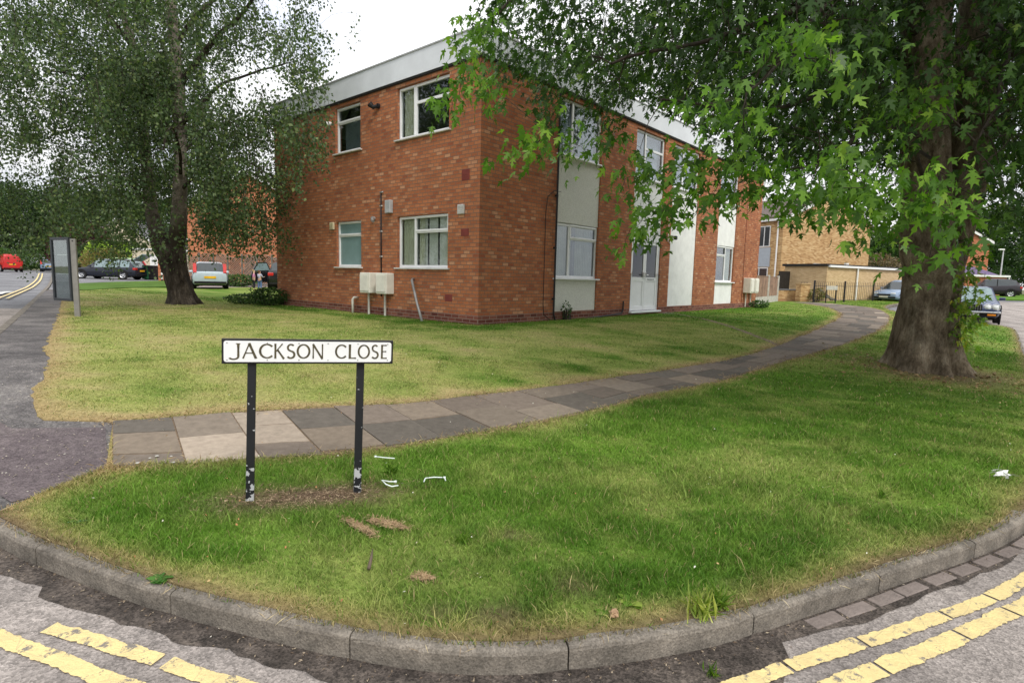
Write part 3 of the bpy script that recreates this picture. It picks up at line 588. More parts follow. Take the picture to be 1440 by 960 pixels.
mb.box(.12, rend-.1, 3.35, 3.45, O_(-.95), zFT-.13)
mb.build('inner_floors', M_room, flats)
def Wp(side, rec=.06):
    return (lambda u0, u1, d0, d1, z0, z1, mb, bev=0: mb.box(u0, u1, rec+d0, rec+d1, z0, z1, None, bev)) if side == 'R' else (lambda u0, u1, d0, d1, z0, z1, mb, bev=0: mb.box(rec+d0, rec+d1, u0, u1, z0, z1, None, bev))
def window(side, u0, u1, z0, z1, mull=None, trans=None, openleft=None, glass=None, inner=None, sill=True, far=False):
    B = Wp(side); f = .062; mb = MB(); g = .004
    u0, u1 = u0+g, u1-g; z0 += .03 if sill else g; z1 -= g
    B(u0, u1, 0, .06, z1-f, z1, mb, .008); B(u0, u1, 0, .06, z0, z0+f, mb, .008); B(u0, u0+f, .001, .059, z0+f-.003, z1-f+.003, mb, .008); B(u1-f, u1, .001, .059, z0+f-.003, z1-f+.003, mb, .008)
    if mull:
        B(mull-f*.6, mull+f*.6, .002, .058, z0+f-.003, z1-f+.003, mb, .008)
    if trans:
        a, b = trans[0], trans[1]; B(a+f*.5, b-f*.5, .003, .057, trans[2]-f*.55, trans[2]+f*.55, mb, .008)
    # opening sash, proud frame
    if openleft:
        a, b, c, d = openleft; s = .045; B(a, b, -.014, .002, c, c+s, mb, .006); B(a, b, -.014, .002, d-s, d, mb, .006); B(a, a+s, -.0142, .002, c+s, d-s, mb, .006); B(b-s, b, -.0142, .002, c+s, d-s, mb, .006)
    w = mb.build('window', M_upvc, flats)
    mb = MB(); B(u0+f-.01, u1-f+.01, .028, .032, z0+f-.01, z1-f+.01, mb); mb.build('pane', glass or (M_glassL if side == 'L' else M_glass), w)
    if sill:
        mb = MB(); B(u0-.07, u1+.07, -.12, .03, z0-.035, z0-.002, mb, .008); mb.build('sill', M_sillw if side == 'L' else M_upvc, w)
    if inner: inner(w, B, u0, u1, z0, z1)
    return w
def folds(w, B, side, a, b, z0, z1, m, name='curtain', amp=.02, pitch=.09, d=.10):
    mb = MB(); n = max(6, int((b-a)/pitch*6)); vs = []
    for k in range(n+1):
        u = a+(b-a)*k/n; dd = d+.06+amp*math.sin(2*math.pi*(u/pitch))+.3*amp*math.sin(u*23)
        for z in (z0+.04, z1-.03): vs.append((u, dd, z) if side == 'R' else (dd, u, z))
    mb.add(vs, [(2*k, 2*k+1, 2*k+3, 2*k+2) for k in range(n)]); mb.build(name, m, w, fix=False)
def blinds(w, B, side, a, b, z0, z1, gap=.085, ang=.9, d=.10, miss=()):
    mb = MB(); u = a; k = 0
    while u < b:
        if k not in miss:
            c, s_ = .040*math.cos(ang), .040*math.sin(ang)
            q = [(u-c, d+.06-s_), (u+c, d+.06+s_)]
            vs = [((p, r_, z) if side == 'R' else (r_, p, z)) for p, r_ in q for z in (z0+.05, z1-.03)]; mb.add(vs, [(0, 1, 3, 2)])
        u += gap; k += 1
    mb.build('vertical_blind', M_blind, w, fix=False)
mulL = l1+(l2-l1)*.665      # u grows leftwards on the short facade
def inn_big_low(w, B, a, b, c, d):
    folds(w, B, 'L', mulL+.02, b-.05, c, d, M_curt); folds(w, B, 'L', a+.03, a+.2, c, d, M_curt); folds(w, B, 'L', mulL-.26, mulL-.02, c, d, M_curt); blinds(w, B, 'L', a+.2, mulL-.25, c, d, .088, -.5, miss=(3, 7))
tL = LsL+(LhL-LsL)*.70
window('L', l1, l2, LsL, LhL, mulL, (l1, mulL, tL), (l1+.03, mulL-.005, tL+.0, LhL-.01), inner=inn_big_low)
def inn_up(w, B, a, b, c, d): folds(w, B, 'L', mulL+.02, b-.05, c, d, M_curt, d=.12)
tU = UsL+(UhL-UsL)*.66
window('L', l1, l2, UsL, UhL, mulL, (l1, mulL, tU), (mulL+.01, l2-.02, UsL+.04, UhL-.01), inner=inn_up)
def inn_net(w, B, a, b, c, d): folds(w, B, 'L', a+.05, b-.05, c, d-.25, mat('dim net curtain', (.2, .23, .24), .9), 'net_curtain', .01, .07, .2)
t1 = LsL+(LhL-LsL)*.70; w_ = window('L', l3, l4, LsL, LhL, None, (l3, l4, t1), (l3+.03, l4-.03, t1, LhL-.01), glass=M_frost)
t1 = UsL+(UhL-UsL)*.68; window('L', l3, l4, UsL, UhL, None, (l3, l4, t1), (l3+.03, l4-.03, t1, UhL-.01), inner=inn_net)
# long facade
mA = r1+(r2-r1)*.34
def innA(w, B, a, b, c, d): folds(w, B, 'R', a+.05, b-.05, c, d, M_curt, amp=.015, pitch=.075)
tA = LsR+(LhR-LsR)*.74; window('R', r1, r2, LsR, LhR, mA, (mA, r2, tA), (mA+.01, r2-.02, tA, LhR-.01), inner=innA)
M_net = mat('pale net curtain', (.62, .65, .70), .9, vary=.15, scale=4)
def innN(w, B, a, b, c, d): folds(w, B, 'R', a+.05, b-.05, c, d, M_net, 'net_curtain', .012, .06, .18)
tR = UsR+(UhR-UsR)*.66
window('R', r1, r2, UsR, UhR, mA, None, (r1+.02, mA-.01, UsR+.04, UhR-.01), inner=innN)
mB_ = r3+(r4-r3)*.36; window('R', r3, r4, UsR, UhR, mB_, (mB_, r4, tR), None, inner=innN)
mC = r5+(r6-r5)*.40; window('R', r5, r6, UsR, UhR, mC, (mC, r6, tR), None, inner=innN)
mD = r7+(r8-r7)*.55; window('R', r7, r8, UsR, UhR, mD, (r7, mD, tR), None, inner=innN)
def innD(w, B, a, b, c, d): folds(w, B, 'R', mD+.03, b-.05, c, d, M_curt)
window('R', r7, r8, LsR, LhR, mD, (r7, mD, tA), (r7+.02, mD-.01, tA, LhR-.01), inner=innD)
def panel(u0, u1, z0, z1, m, name='wall_panel', rec=.035):
    mb = MB(); mb.box(u0+.004, u1-.004, rec, rec+.06, z0, z1, None, .004); return mb.build(name, m, flats)
pA = panel(r1, r2, LhR+.005, UsR-.006, M_dash); panel(r1, r2, zP+.005, LsR-.006, M_dash)
panel(r3, r4, dT+.005, UsR-.006, M_white); panel(r5, r6, zP+.005, UsR-.006, M_white, rec=.02); panel(r7, r8, LhR+.005, UsR-.006, M_white); panel(r7, r8, zP+.005, LsR-.006, M_white)
# double door -----------------------------------------------------------------
B = Wp('R', .03); um = (r3+r4)/2; mb = MB(); f = .07
B(r3+.004, r4-.004, 0, .07, dT-f, dT, mb, .006); B(r3+.004, r3+f, 0, .069, dB, dT-f-.001, mb, .006); B(r4-f, r4-.004, 0, .069, dB, dT-f-.001, mb, .006); mb.build('door_frame', M_upvc, flats)
for k, (a, b) in enumerate(((r3+f+.004, um-.004), (um+.004, r4-f-.004))):
    mb = MB(); s = .085; zm = O_(.02)
    B(a, a+s, .01, .06, dB+.012, dT-f-.006, mb, .006); B(b-s, b, .01, .06, dB+.012, dT-f-.006, mb, .006); B(a+s, b-s, .011, .059, dT-f-s-.006, dT-f-.006, mb, .006)
    B(a+s, b-s, .011, .059, zm-.06, zm+.06, mb, .006); B(a+s, b-s, .011, .059, dB+.012, dB+.14, mb, .006); B(a+s, b-s, .028, .045, dB+.14, zm-.06, mb)
    d = mb.build('door', M_upvc, flats)
    mb = MB(); B(a+s-.005, b-s+.005, .03, .036, zm+.055, dT-f-s, mb); mb.build('pane', M_glassD, d)
    mb = MB(); B(b-.06 if k == 0 else a+.03, b-.03 if k == 0 else a+.06, -.012, .01, O_(.02)+.02, O_(.02)+.22, mb, .004); B(b-.15 if k == 0 else a+.04, b-.04 if k == 0 else a+.15, -.05, -.035, O_(.02)+.12, O_(.02)+.145, mb, .004); B(b-.055 if k == 0 else a+.04, b-.04 if k == 0 else a+.055, -.036, -.011, O_(.02)+.122, O_(.02)+.143, mb); mb.build('handle', M_upvc, d)
    if k == 1:
        mb = MB(); B(a+s+.12, b-s-.12, -.004, .012, zm-.02, zm+.025, mb, .004); mb.build('letter_flap', M_greyp, d)
mb = MB(); B(r3-.03, r4+.03, -.14, .08, dB-.05, dB-.002, mb, .008); mb.build('door_sill', M_upvc, flats)
mb = MB(); B(r4+.02, r4+.55, -.4, -.05, dB-.32, dB-.1, mb, .01); mb.build('doorstep', M_kerb, flats)
# pipes and fittings ------------------------------------------------------------
def pipe(name, pts, r, m, n=8, parent=None): mb = MB(); mb.tube(pts, r, n); return mb.build(name, m, parent or flats, smooth=True)
mb = MB(); mb.tube([(r1-.05, -.05, zFB-.02), (r1-.05, -.05, zP-.05), (r1+.02, -.06, zP-.22), (r1+.5, -.06, zP-.25), (r3-.5, -.06, zP-.12), (r3-.42, -.05, zP-.02), (r3-.42, -.05, zP+.22)], .022, 8)
for z in np.arange(zP+.3, zFB, 1.2): mb.box(r1-.085, r1-.015, -.055, -.001, z, z+.04)
mb.build('downpipe', M_black, flats)
pipe('wall_cable', [(r1+.12, -.02, O_(2.02)), (r1-.15, -.02, O_(2.0)), (r1-.36, -.015, O_(1.85)), (r1-.42, -.015, O_(1.5)), (r1-.42, -.015, zP+.2), (r1-.38, -.015, zP-.05), (r1-.1, -.02, zP-.2)], .008, M_black, 5)
pipe('wall_cable', [(13.87+1.02, -.012, zFB), (13.87+1.02, -.012, zP)], .008, M_redb, 5)
pipe('wall_cable', [(0-.02, 3.32, O_(1.95)), (-.02, 3.32, O_(-.55))], .017, M_black, 6)
pipe('wall_cable', [(-.02, 3.26, O_(1.95)), (-.02, 3.26, O_(1.93)), (-.02, 3.35, O_(1.93))], .02, M_greyp, 6)
mb = MB(); mb.box(-.1, -.002, 2.87, 3.07, O_(1.42), O_(1.72), None, .012); mb.build('alarm_box', M_greyp, flats)
for z in (-.2, .4, 1.0, 1.6): mb = MB(); mb.box(-.03, -.002, 3.28, 3.36, O_(z), O_(z)+.03); mb.build('cable_clip', M_sillw, flats)
M_cream2 = mat('yellowed cream vent', (.62, .56, .38), .6)
for u, z, m, s in ((5.5, 1.13, M_cream2, .09), (.52, 1.27, M_sillw, .095)):
    mb = MB(); mb.box(-.05, -.002, u-s, u+s, O_(z), O_(z)+2.1*s, None, .008)
    for k in range(5): mb.box(-.062, -.05, u-s*.8, u+s*.8, O_(z)+.2*s+k*.37*s, O_(z)+.35*s+k*.37*s)
    mb.build('wall_vent', m, flats)
for u, z in ((.42, 1.95), (.42, .82), (.9, -.56)):
    mb = MB(); mb.box(-.006, .01, u-.115, u+.115, O_(z), O_(z)+.15 if z < 1.5 else O_(z)+.22)
    for k in range(3): mb.box(-.009, -.006, u-.1, u+.1, O_(z)+.02+k*.045, O_(z)+.035+k*.045)
    mb.build('air_brick', M_redb, flats)
mb = MB(); mb.tube([(-.002, 3.42, O_(3.93)), (-.05, 3.42, O_(3.93))], .06, 12); mb.tube([(-.05, 3.42, O_(3.93)), (-.1, 3.5, O_(3.9)), (-.17, 3.56, O_(3.97))], [.035, .05, .075], 10); mb.build('floodlight', M_black, flats)
mb = MB(); mb.tube([(-.002, 5.55, O_(3.85)), (-.05, 5.55, O_(3.85)), (-.13, 5.62, O_(3.83))], [.05, .055, .075], 12); mb.build('outside_lamp', M_upvc, flats)
mb = MB(); mb.tube([(-.002, 3.62, O_(1.33)), (-.08, 3.62, O_(1.33))], .05, 12); mb.tube([(-.06, 3.62, O_(1.33)), (-.1, 3.56, O_(1.28)), (-.12, 3.5, O_(1.25))], .035, 10); mb.build('boiler_flue', M_steel, flats)
# meter boxes: two on the short wall, two at the far end of the long wall
def meterbox(P0, ax, w=.42, h=.52, d=.22, legs=.5):
    """P0: centre low corner, ax: unit vector along wall, outward = normal"""
    M = Matrix.Translation(P0) @ Matrix.Rotation(math.atan2(ax[1], ax[0]), 4, 'Z')
    mb = MB(); mb.box(-w/2, w/2, 0.002, d, 0, h, M, .02); o = mb.build('meter_box', M_cream, flats)
    mb = MB(); mb.box(-w/2+.035, w/2-.035, d+.002, d+.022, .05, h-.05, M, .012); o2 = mb.build('meter_door', M_cream, o)
    mb = MB(); mb.tube([M @ Vector((.05, .08, .0)), M @ Vector((.05, .08, -legs))], .028, 8); mb.build('meter_pipe', M_pipe, o)
for u in (3.70, 3.03): meterbox((0, u, O_(-.48)), (0, 1), .42, .5, .24, .6)
for u in (15.2, 15.75): meterbox((u, 0, O_(-.42)), (-1, 0), .4, .6, .3, .55)
pipe('waste_pipe', [(-.002, 4.35, O_(-.62)), (-.12, 4.35, O_(-.62)), (-.14, 4.37, O_(-.66)), (-.14, 4.37, O_(-1.1))], .032, M_pipe)
pipe('leaning_pipe', [(-.03, 2.08, O_(-.1)), (-.09, 2.05, O_(-.13)), (-.22, 1.7, O_(-.62)), (-.34, 1.36, O_(-1.05))], .03, M_steel)
mb = MB(); mb.tube([(r5-.22, -.03, O_(1.95)), (r5-.22, -.03, O_(1.2)), (r5-.05, -.03, O_(1.15))], .012, 6); mb.box(r5-.12, r5-.02, -.16, -.002, O_(1.28), O_(1.4), None, .01); mb.build('outside_lamp', M_upvc, flats)
mb = MB(); mb.box(r5-.11, r5-.0, -.24, -.16, O_(1.26), O_(1.38), None, .02); mb.build('lamp_head', M_black, flats)
# ------------------------------------------------------------------ street name plate on two posts
M_plate = mat('white enamel plate', (.80, .81, .81), .4, vary=.03, scale=6); M_ink = mat('faded black letters', (.035, .03, .02), .7, col2=(.12, .10, .05), scale=60)
def post_mat():
    m = mat('chipped black paint', (.016, .017, .02), .45, vary=.1); nt, N, K = nodes(m); b = N['Principled BSDF']
    tc = N.new('ShaderNodeTexCoord'); n = N.new('ShaderNodeTexNoise'); n.inputs['Scale'].default_value = 28; n.inputs['Detail'].default_value = 3; K.new(tc.outputs['Object'], n.inputs['Vector'])
    s = N.new('ShaderNodeSeparateXYZ'); K.new(tc.outputs['Object'], s.inputs[0]); r = N.new('ShaderNodeMapRange'); r.inputs['From Min'].default_value = .03; r.inputs['From Max'].default_value = .3; r.inputs['To Min'].default_value = .035; r.inputs['To Max'].default_value = -.17; K.new(s.outputs['Z'], r.inputs['Value'])
    a = N.new('ShaderNodeMath'); a.operation = 'ADD'; K.new(n.outputs['Fac'], a.inputs[0]); K.new(r.outputs['Result'], a.inputs[1]); g = N.new('ShaderNodeMath'); g.operation = 'GREATER_THAN'; g.inputs[1].default_value = .515; K.new(a.outputs[0], g.inputs[0])
    old = b.inputs['Base Color'].links[0].from_socket; mx = N.new('ShaderNodeMix'); mx.data_type = 'RGBA'; mx.inputs['B'].default_value = (.42, .43, .44, 1); K.new(g.outputs[0], mx.inputs['Factor']); K.new(old, mx.inputs['A']); K.new(mx.outputs['Result'], b.inputs['Base Color']); return m
M_post = post_mat(); M_bframe = mat('black painted frame', (.015, .015, .016), .4)
g0, g1 = ground(351, 703), ground(502, 691); Zs = Tf(*g0); sroot = thing('street_name_sign', 'white JACKSON CLOSE name plate framed in black on two chipped black posts', 'street sign', (g0[0], g0[1], Zs))
t0, t1 = at(354.5, 505, g0[1]), at(507, 505, g1[1]); base = Vector((g0[0], g0[1], Zs))
for g, t in ((g0, t0), (g1, t1)):
    b_ = Vector((g[0], g[1], Tf(*g)-.05)); d = t-b_; xa = (t1-t0).normalized(); ya = d.normalized().cross(xa).normalized()*-1
    mb = MB(); w2 = .0235; vs = []
    for z in (b_, t):
        q = z-base
        for a, c in ((-1, -1), (1, -1), (1, 1), (-1, 1)): vs.append(q+xa*w2*a+ya*w2*c*.8)
    mb.add(vs, [(0, 1, 2, 3), (4, 5, 6, 7), (0, 1, 5, 4), (1, 2, 6, 5), (2, 3, 7, 6), (3, 0, 4, 7)]); mb.build('post', M_post, sroot, bevel=.004)
c4 = [at(312, 511, g0[1]-.075), at(552, 511, g1[1]+.02)]; c4t = [at(312, 476.5, c4[0].y), at(552, 477.5, c4[1].y)]
xa = (c4[1]-c4[0]); W = xa.length; xa.normalize(); za = ((c4t[0]-c4[0])+(c4t[1]-c4[1]))/2; H = za.length; ya = za.cross(xa).normalized(); za = xa.cross(ya).normalized()*-1
if za.z < 0: za = -za
if ya.y > 0: ya = -ya          # ya points to the viewer side
Ms = Matrix(((xa.x, ya.x, za.x, (c4[0]-base).x), (xa.y, ya.y, za.y, (c4[0]-base).y), (xa.z, ya.z, za.z, (c4[0]-base).z), (0, 0, 0, 1)))
mb = MB(); mb.box(0, W, -.012, .012, 0, H, Ms, .004); mb.build('backing_board', M_bframe, sroot)
mb = MB(); e = .012; r_ = .014
def rrect(x0, x1, z0, z1, r, n=6):
    return [(cx+r*math.cos(a), cz+r*math.sin(a)) for cx, cz, a0 in ((x1-r, z1-r, 0), (x0+r, z1-r, 90), (x0+r, z0+r, 180), (x1-r, z0+r, 270)) for a in [math.radians(a0+90*k/n) for k in range(n+1)]]
mb.prism(rrect(e, W-e, e, H-e, r_), .0125, .0155, Ms); pl = mb.build('name_plate', M_plate, sroot)
for k, u in enumerate((.03, .25, .43, .60, .78, .965)):
    for z in (e+.012, H-e-.012): mb = MB(); mb.lathe([(0, .0185), (.0035, .018), (.004, .0155)], 8, Ms @ Matrix.Translation((W*u, 0, z))); mb.build('screw', M_steel, pl)
# letters: humanist capitals drawn as strokes with swelling stems (thick verticals, thin joins, flared ends)
TK, TN = .0105, .0065
def seg(p, q, w0, w1=None):
    w1 = w1 or w0; (x0, z0), (x1, z1) = p, q; L = math.hypot(x1-x0, z1-z0); nx, nz = -(z1-z0)/L, (x1-x0)/L
    mx_, mz_ = (x0+x1)/2, (z0+z1)/2; wm = min(w0, w1)*.86
    return [(x0+nx*w0/2, z0+nz*w0/2), (mx_+nx*wm/2, mz_+nz*wm/2), (x1+nx*w1/2, z1+nz*w1/2), (x1-nx*w1/2, z1-nz*w1/2), (mx_-nx*wm/2, mz_-nz*wm/2), (x0-nx*w0/2, z0-nz*w0/2)]
def arc(cx, cz, rx, rz, a0, a1, wthick, wthin, n=26, tw=None):
    o, i = [], []
    for k in range(n+1):
        a = math.radians(a0+(a1-a0)*k/n); w = wthin+(wthick-wthin)*abs(math.cos(a))
        o.append((cx+(rx+w/2)*math.cos(a), cz+(rz+w/2)*math.sin(a))); i.append((cx+(rx-w/2)*math.cos(a), cz+(rz-w/2)*math.sin(a)))
    return o+i[::-1]
CH = {  # unit height 1, (width, list of polys)
 'J': lambda: (.50, [seg((.38, 1), (.38, .14), .14, .12), arc(.14, .14, .24, .19, -150, 6, .11, .08, 14), seg((.26, .975), (.48, .975), .05)]),
 'A': lambda: (.80, [seg((.40, 1.02), (.04, 0), .08, .10), seg((.38, 1.02), (.76, 0), .15, .15), seg((.17, .36), (.63, .36), .075)]),
 'C': lambda: (.84, [arc(.50, .5, .43, .45, 42, 318, .15, .08)]),
 'K': lambda: (.72, [seg((.10, 1), (.10, 0), .15), seg((.14, .48), (.60, 1), .08, .09), seg((.24, .60), (.70, -.02), .13, .15)]),
 'S': lambda: (.52, [arc(.27, .74, .19, .215, 38, 270, .12, .10, 18), arc(.25, .27, .22, .235, 90, -145, .13, .10, 18)]),
 'O': lambda: (.98, [arc(.49, .5, .42, .45, 0, 180, .15, .08), arc(.49, .5, .42, .45, 180, 360, .15, .08)]),
 'N': lambda: (.84, [seg((.10, 1), (.10, 0), .10), seg((.08, 1.0), (.74, -.02), .14), seg((.74, 1), (.74, -.02), .10)]),
 'L': lambda: (.50, [seg((.10, 1), (.10, 0), .15), seg((.10, .045), (.48, .045), .08, .10)]),
 'E': lambda: (.50, [seg((.10, 1), (.10, 0), .15), seg((.10, .955), (.45, .955), .08, .10), seg((.10, .52), (.42, .52), .075, .09), seg((.10, .045), (.47, .045), .08, .10)])}
lh = H*.60
XS = [323, 342, 367, 386, 409, 425, 449, 0, 470, 491, 507, 527, 544]
mbs = []
for ch, x0, x1 in (('J', 324, 337), ('A', 339, 358), ('C', 361, 379), ('K', 381, 395), ('S', 398, 410), ('O', 412, 431), ('N', 433, 450), ('C', 466, 482), ('L', 485, 497), ('O', 499, 517), ('S', 519, 530), ('E', 533, 543)):
    wd, polys = CH[ch](); uu0, uu1 = (x0-312)/240*W, (x1-312)/240*W; sx = (uu1-uu0)/wd; z0 = (H-lh)/2+.003
    for k, p in enumerate(polys):
        mb = MB(); mb.prism([(uu0+a*sx, z0+b*lh) for a, b in p], .0156, .0172+.0001*k, Ms); mbs.append((ch, mb, x0))
grp = {}
for ch, m_, key in mbs: grp.setdefault(key, MB()).add(m_.v, m_.f)
for key, m_ in grp.items(): m_.build('letter', M_ink, pl)
# ------------------------------------------------------------------ trees
def outside_crown(P, sil, upper=True):
    """keep points that lie inside the crown outline measured in the photo"""
    px, py = project(P); return inpoly(px, py, sil)
class Skel:
    """limbs first, then twigs that reach out to leaf clusters"""
    def __init__(s): s.P, s.R, s.paths = [], [], []
    def limb(s, pts, r0, r1, n=8, sub=.3, wob=.06):
        c = [Vector(p) for p in pts]; out = []
        for i in range(len(c)-1):
            a, b, d, e = c[max(i-1, 0)], c[i], c[i+1], c[min(i+2, len(c)-1)]; k_ = max(1, int((d-b).length/sub))
            for k in range(k_):
                t = k/k_; out.append(.5*((2*b)+(d-a)*t+(2*a-5*b+4*d-e)*t*t+(3*b-a-3*d+e)*t**3))
        out.append(c[-1]); out = [p+(mnoise.noise_vector(p*.9)*wob if 0 < i < len(out)-1 else Vector()) for i, p in enumerate(out)]
        m = len(out); rr = [r0+(r1-r0)*(i/(m-1))**.8 for i in range(m)]; s.paths.append((out, rr, n))
        s.P += [tuple(p) for p in out]; s.R += rr; return out
    def reach(s, pts, rmax=.03, k=.28, tip=.003, n=4, droop=.12, first=None):
        A = np.array(s.P); Rr = np.array(s.R); c0 = A.mean(0) if first is None else np.array(first)
        order = np.argsort(np.linalg.norm(np.asarray(pts)-c0, axis=1)); buf = [A]; RR = [Rr]
        cap = len(A)+len(pts)*4; PA = np.empty((cap, 3)); PR = np.empty(cap); m = len(A); PA[:m] = A; PR[:m] = Rr
        for i in order:
            p = np.asarray(pts[i]); d = np.linalg.norm(PA[:m]-p, axis=1)+np.where(PA[:m, 2] > p[2]+.8, .3, 0)+.25*np.where(PR[:m] < .006, 1, 0); j = int(np.argmin(d)); q = PA[j]
            L = np.linalg.norm(p-q); r0 = min(PR[j]*.75, rmax, .006+.012*L); up = np.array([0, 0, droop*L]); pth = []
            for t in (0, .33, .67, 1):
                x = q+(p-q)*t+up*math.sin(math.pi*t)+(rng.normal(0, .04*L, 3) if 0 < t < 1 else 0); pth.append(x)
            rs = [r0+(tip-r0)*t for t in (0, .33, .67, 1)]; s.paths.append(([Vector(x) for x in pth], rs, n))
            for x, r in zip(pth[1:], rs[1:]): PA[m] = x; PR[m] = r; m += 1
        s.P = [tuple(x) for x in PA[:m]]; s.R = list(PR[:m])
    def mesh(s):
        mb = MB()
        for p, r, n in s.paths: mb.tube(p, r, n, caps=False)
        return mb
MAPLE_LEAF = [(0, 0), (.24, .0), (.12, .14), (.28, .20), (.36, .30), (.54, .50), (.32, .43), (.14, .36), (.10, .48), (.21, .60), (.18, .74), (.09, .77), (0, 1.1)]
MAPLE_LEAF = MAPLE_LEAF+[(-x, y) for x, y in MAPLE_LEAF[1:-1][::-1]]
DIAMOND = [(0, 0), (.36, .42), (0, 1), (-.36, .42)]
OVAL = [(0, 0), (.3, .3), (.27, .7), (0, 1), (-.27, .7), (-.3, .3)]
def leaves(name, P, D, size, shape, m, parent=None, up=.7, curl=.25, jit=.5, seed=5):
    """P base points, D tip directions; normals lean upward with scatter"""
    g = np.random.default_rng(seed); n = len(P); D = D/np.linalg.norm(D, axis=1, keepdims=True)
    N_ = np.tile([0, 0, 1.0], (n, 1))*up+g.normal(0, jit, (n, 3)); N_ -= D*(N_*D).sum(1, keepdims=True); N_ /= np.linalg.norm(N_, axis=1, keepdims=True); X = np.cross(D, N_)
    S = np.array(shape); k = len(S); sz = (size*(.6+.7*g.random(n)))[:, None, None]
    bend = -curl*(S[:, 1]**2)[None, :, None]-.35*curl*(np.abs(S[:, 0]))[None, :, None]
    V = P[:, None, :]+sz*(X[:, None, :]*S[None, :, 0, None]+D[:, None, :]*S[None, :, 1, None]+N_[:, None, :]*bend)
    F = (np.arange(n)[:, None]*k+np.arange(k)[None]); return rawmesh(name, V.reshape(-1, 3), F, m, parent)
def bark_mat(name, c1, c2, c3, scale=6, stretch=.25, bump=1.0, lich=None):
    m = bpy.data.materials.new(name); m.use_nodes = True; nt, N, K = nodes(m); b = N['Principled BSDF']; b.inputs['Roughness'].default_value = .95; b.inputs['Specular IOR Level'].default_value = .1
    tc = N.new('ShaderNodeTexCoord'); mp = N.new('ShaderNodeMapping'); mp.inputs['Scale'].default_value = (1, 1, stretch); K.new(tc.outputs['Object'], mp.inputs['Vector'])
    n = N.new('ShaderNodeTexNoise'); n.inputs['Scale'].default_value = scale; n.inputs['Detail'].default_value = 10; n.inputs['Roughness'].default_value = .7; K.new(mp.outputs[0], n.inputs['Vector'])
    rp = ramp(nt, [(.33, c1), (.5, c2), (.68, c3)]); K.new(n.outputs['Fac'], rp.inputs['Fac'])
    n2 = N.new('ShaderNodeTexNoise'); n2.inputs['Scale'].default_value = 2.2; n2.inputs['Detail'].default_value = 5; K.new(tc.outputs['Object'], n2.inputs['Vector'])
    mr = N.new('ShaderNodeMapRange'); mr.inputs['From Min'].default_value = .35; mr.inputs['From Max'].default_value = .65; mr.inputs['To Min'].default_value = .65; mr.inputs['To Max'].default_value = 1.25; K.new(n2.outputs['Fac'], mr.inputs['Value'])
    mu = N.new('ShaderNodeVectorMath'); mu.operation = 'SCALE'; K.new(rp.outputs['Color'], mu.inputs[0]); K.new(mr.outputs['Result'], mu.inputs['Scale']); K.new(mu.outputs[0], b.inputs['Base Color'])
    bp = N.new('ShaderNodeBump'); bp.inputs['Strength'].default_value = bump; bp.inputs['Distance'].default_value = .03; n5 = N.new('ShaderNodeTexNoise'); n5.inputs['Scale'].default_value = scale*5; n5.inputs['Detail'].default_value = 8; n5.inputs['Roughness'].default_value = .8; K.new(mp.outputs[0], n5.inputs['Vector']); ad = N.new('ShaderNodeMath'); ad.operation = 'MULTIPLY_ADD'; ad.inputs[1].default_value = .6; K.new(n5.outputs['Fac'], ad.inputs[0]); K.new(n.outputs['Fac'], ad.inputs[2]); m6 = N.new('ShaderNodeMapRange'); m6.inputs['From Min'].default_value = .35; m6.inputs['From Max'].default_value = .65; m6.inputs['To Min'].default_value = .6; m6.inputs['To Max'].default_value = 1.4; K.new(n5.outputs['Fac'], m6.inputs['Value']); mq = N.new('ShaderNodeMath'); mq.operation = 'MULTIPLY'; K.new(mr.outputs['Result'], mq.inputs[0]); K.new(m6.outputs['Result'], mq.inputs[1]); K.new(mq.outputs[0], mu.inputs['Scale']); K.new(ad.outputs[0], bp.inputs['Height']); K.new(bp.outputs['Normal'], b.inputs['Normal']); return m
def trunkmesh(ctr, rad, flutes, n=48, rough=.02, ph=0, seed=0):
    """ctr, rad lists by height; flutes(t) -> amplitude of buttress lobes"""
    V, F = [], []; m = len(ctr)
    for i, (c, r) in enumerate(zip(ctr, rad)):
        for k in range(n):
            a = 2*math.pi*k/n; cr1 = math.exp(-(((a-4.95+math.pi) % (2*math.pi)-math.pi)/.16)**2); q = r*(1+flutes[i]*(.55*math.cos(5*a+ph)+.3*math.cos(3*a+1.3+ph)+.25*math.cos(8*a+.7)-1.3*cr1))
            p = Vector((c[0]+q*math.cos(a), c[1]+q*math.sin(a), c[2])); p += Vector((math.cos(a), math.sin(a), 0))*(mnoise.fractal(Vector((p.x*3, p.y*3, p.z*.9))+Vector((seed, 0, 0)), .9, 2.1, 4)*rough+mnoise.noise(Vector((p.x*9, p.y*9, p.z*2)))*rough*.5); V.append(p)
    for i in range(m-1):
        for k in range(n): F.append((i*n+k, i*n+(k+1) % n, (i+1)*n+(k+1) % n, (i+1)*n+k))
    return V, F
def interp_path(pts, step):
    out = []
    for a, b in zip(pts[:-1], pts[1:]):
        n = max(1, int(abs(b[2]-a[2])/step))
        for k in range(n): out.append([a[j]+(b[j]-a[j])*k/n for j in range(len(a))])
    out.append(list(pts[-1])); return out
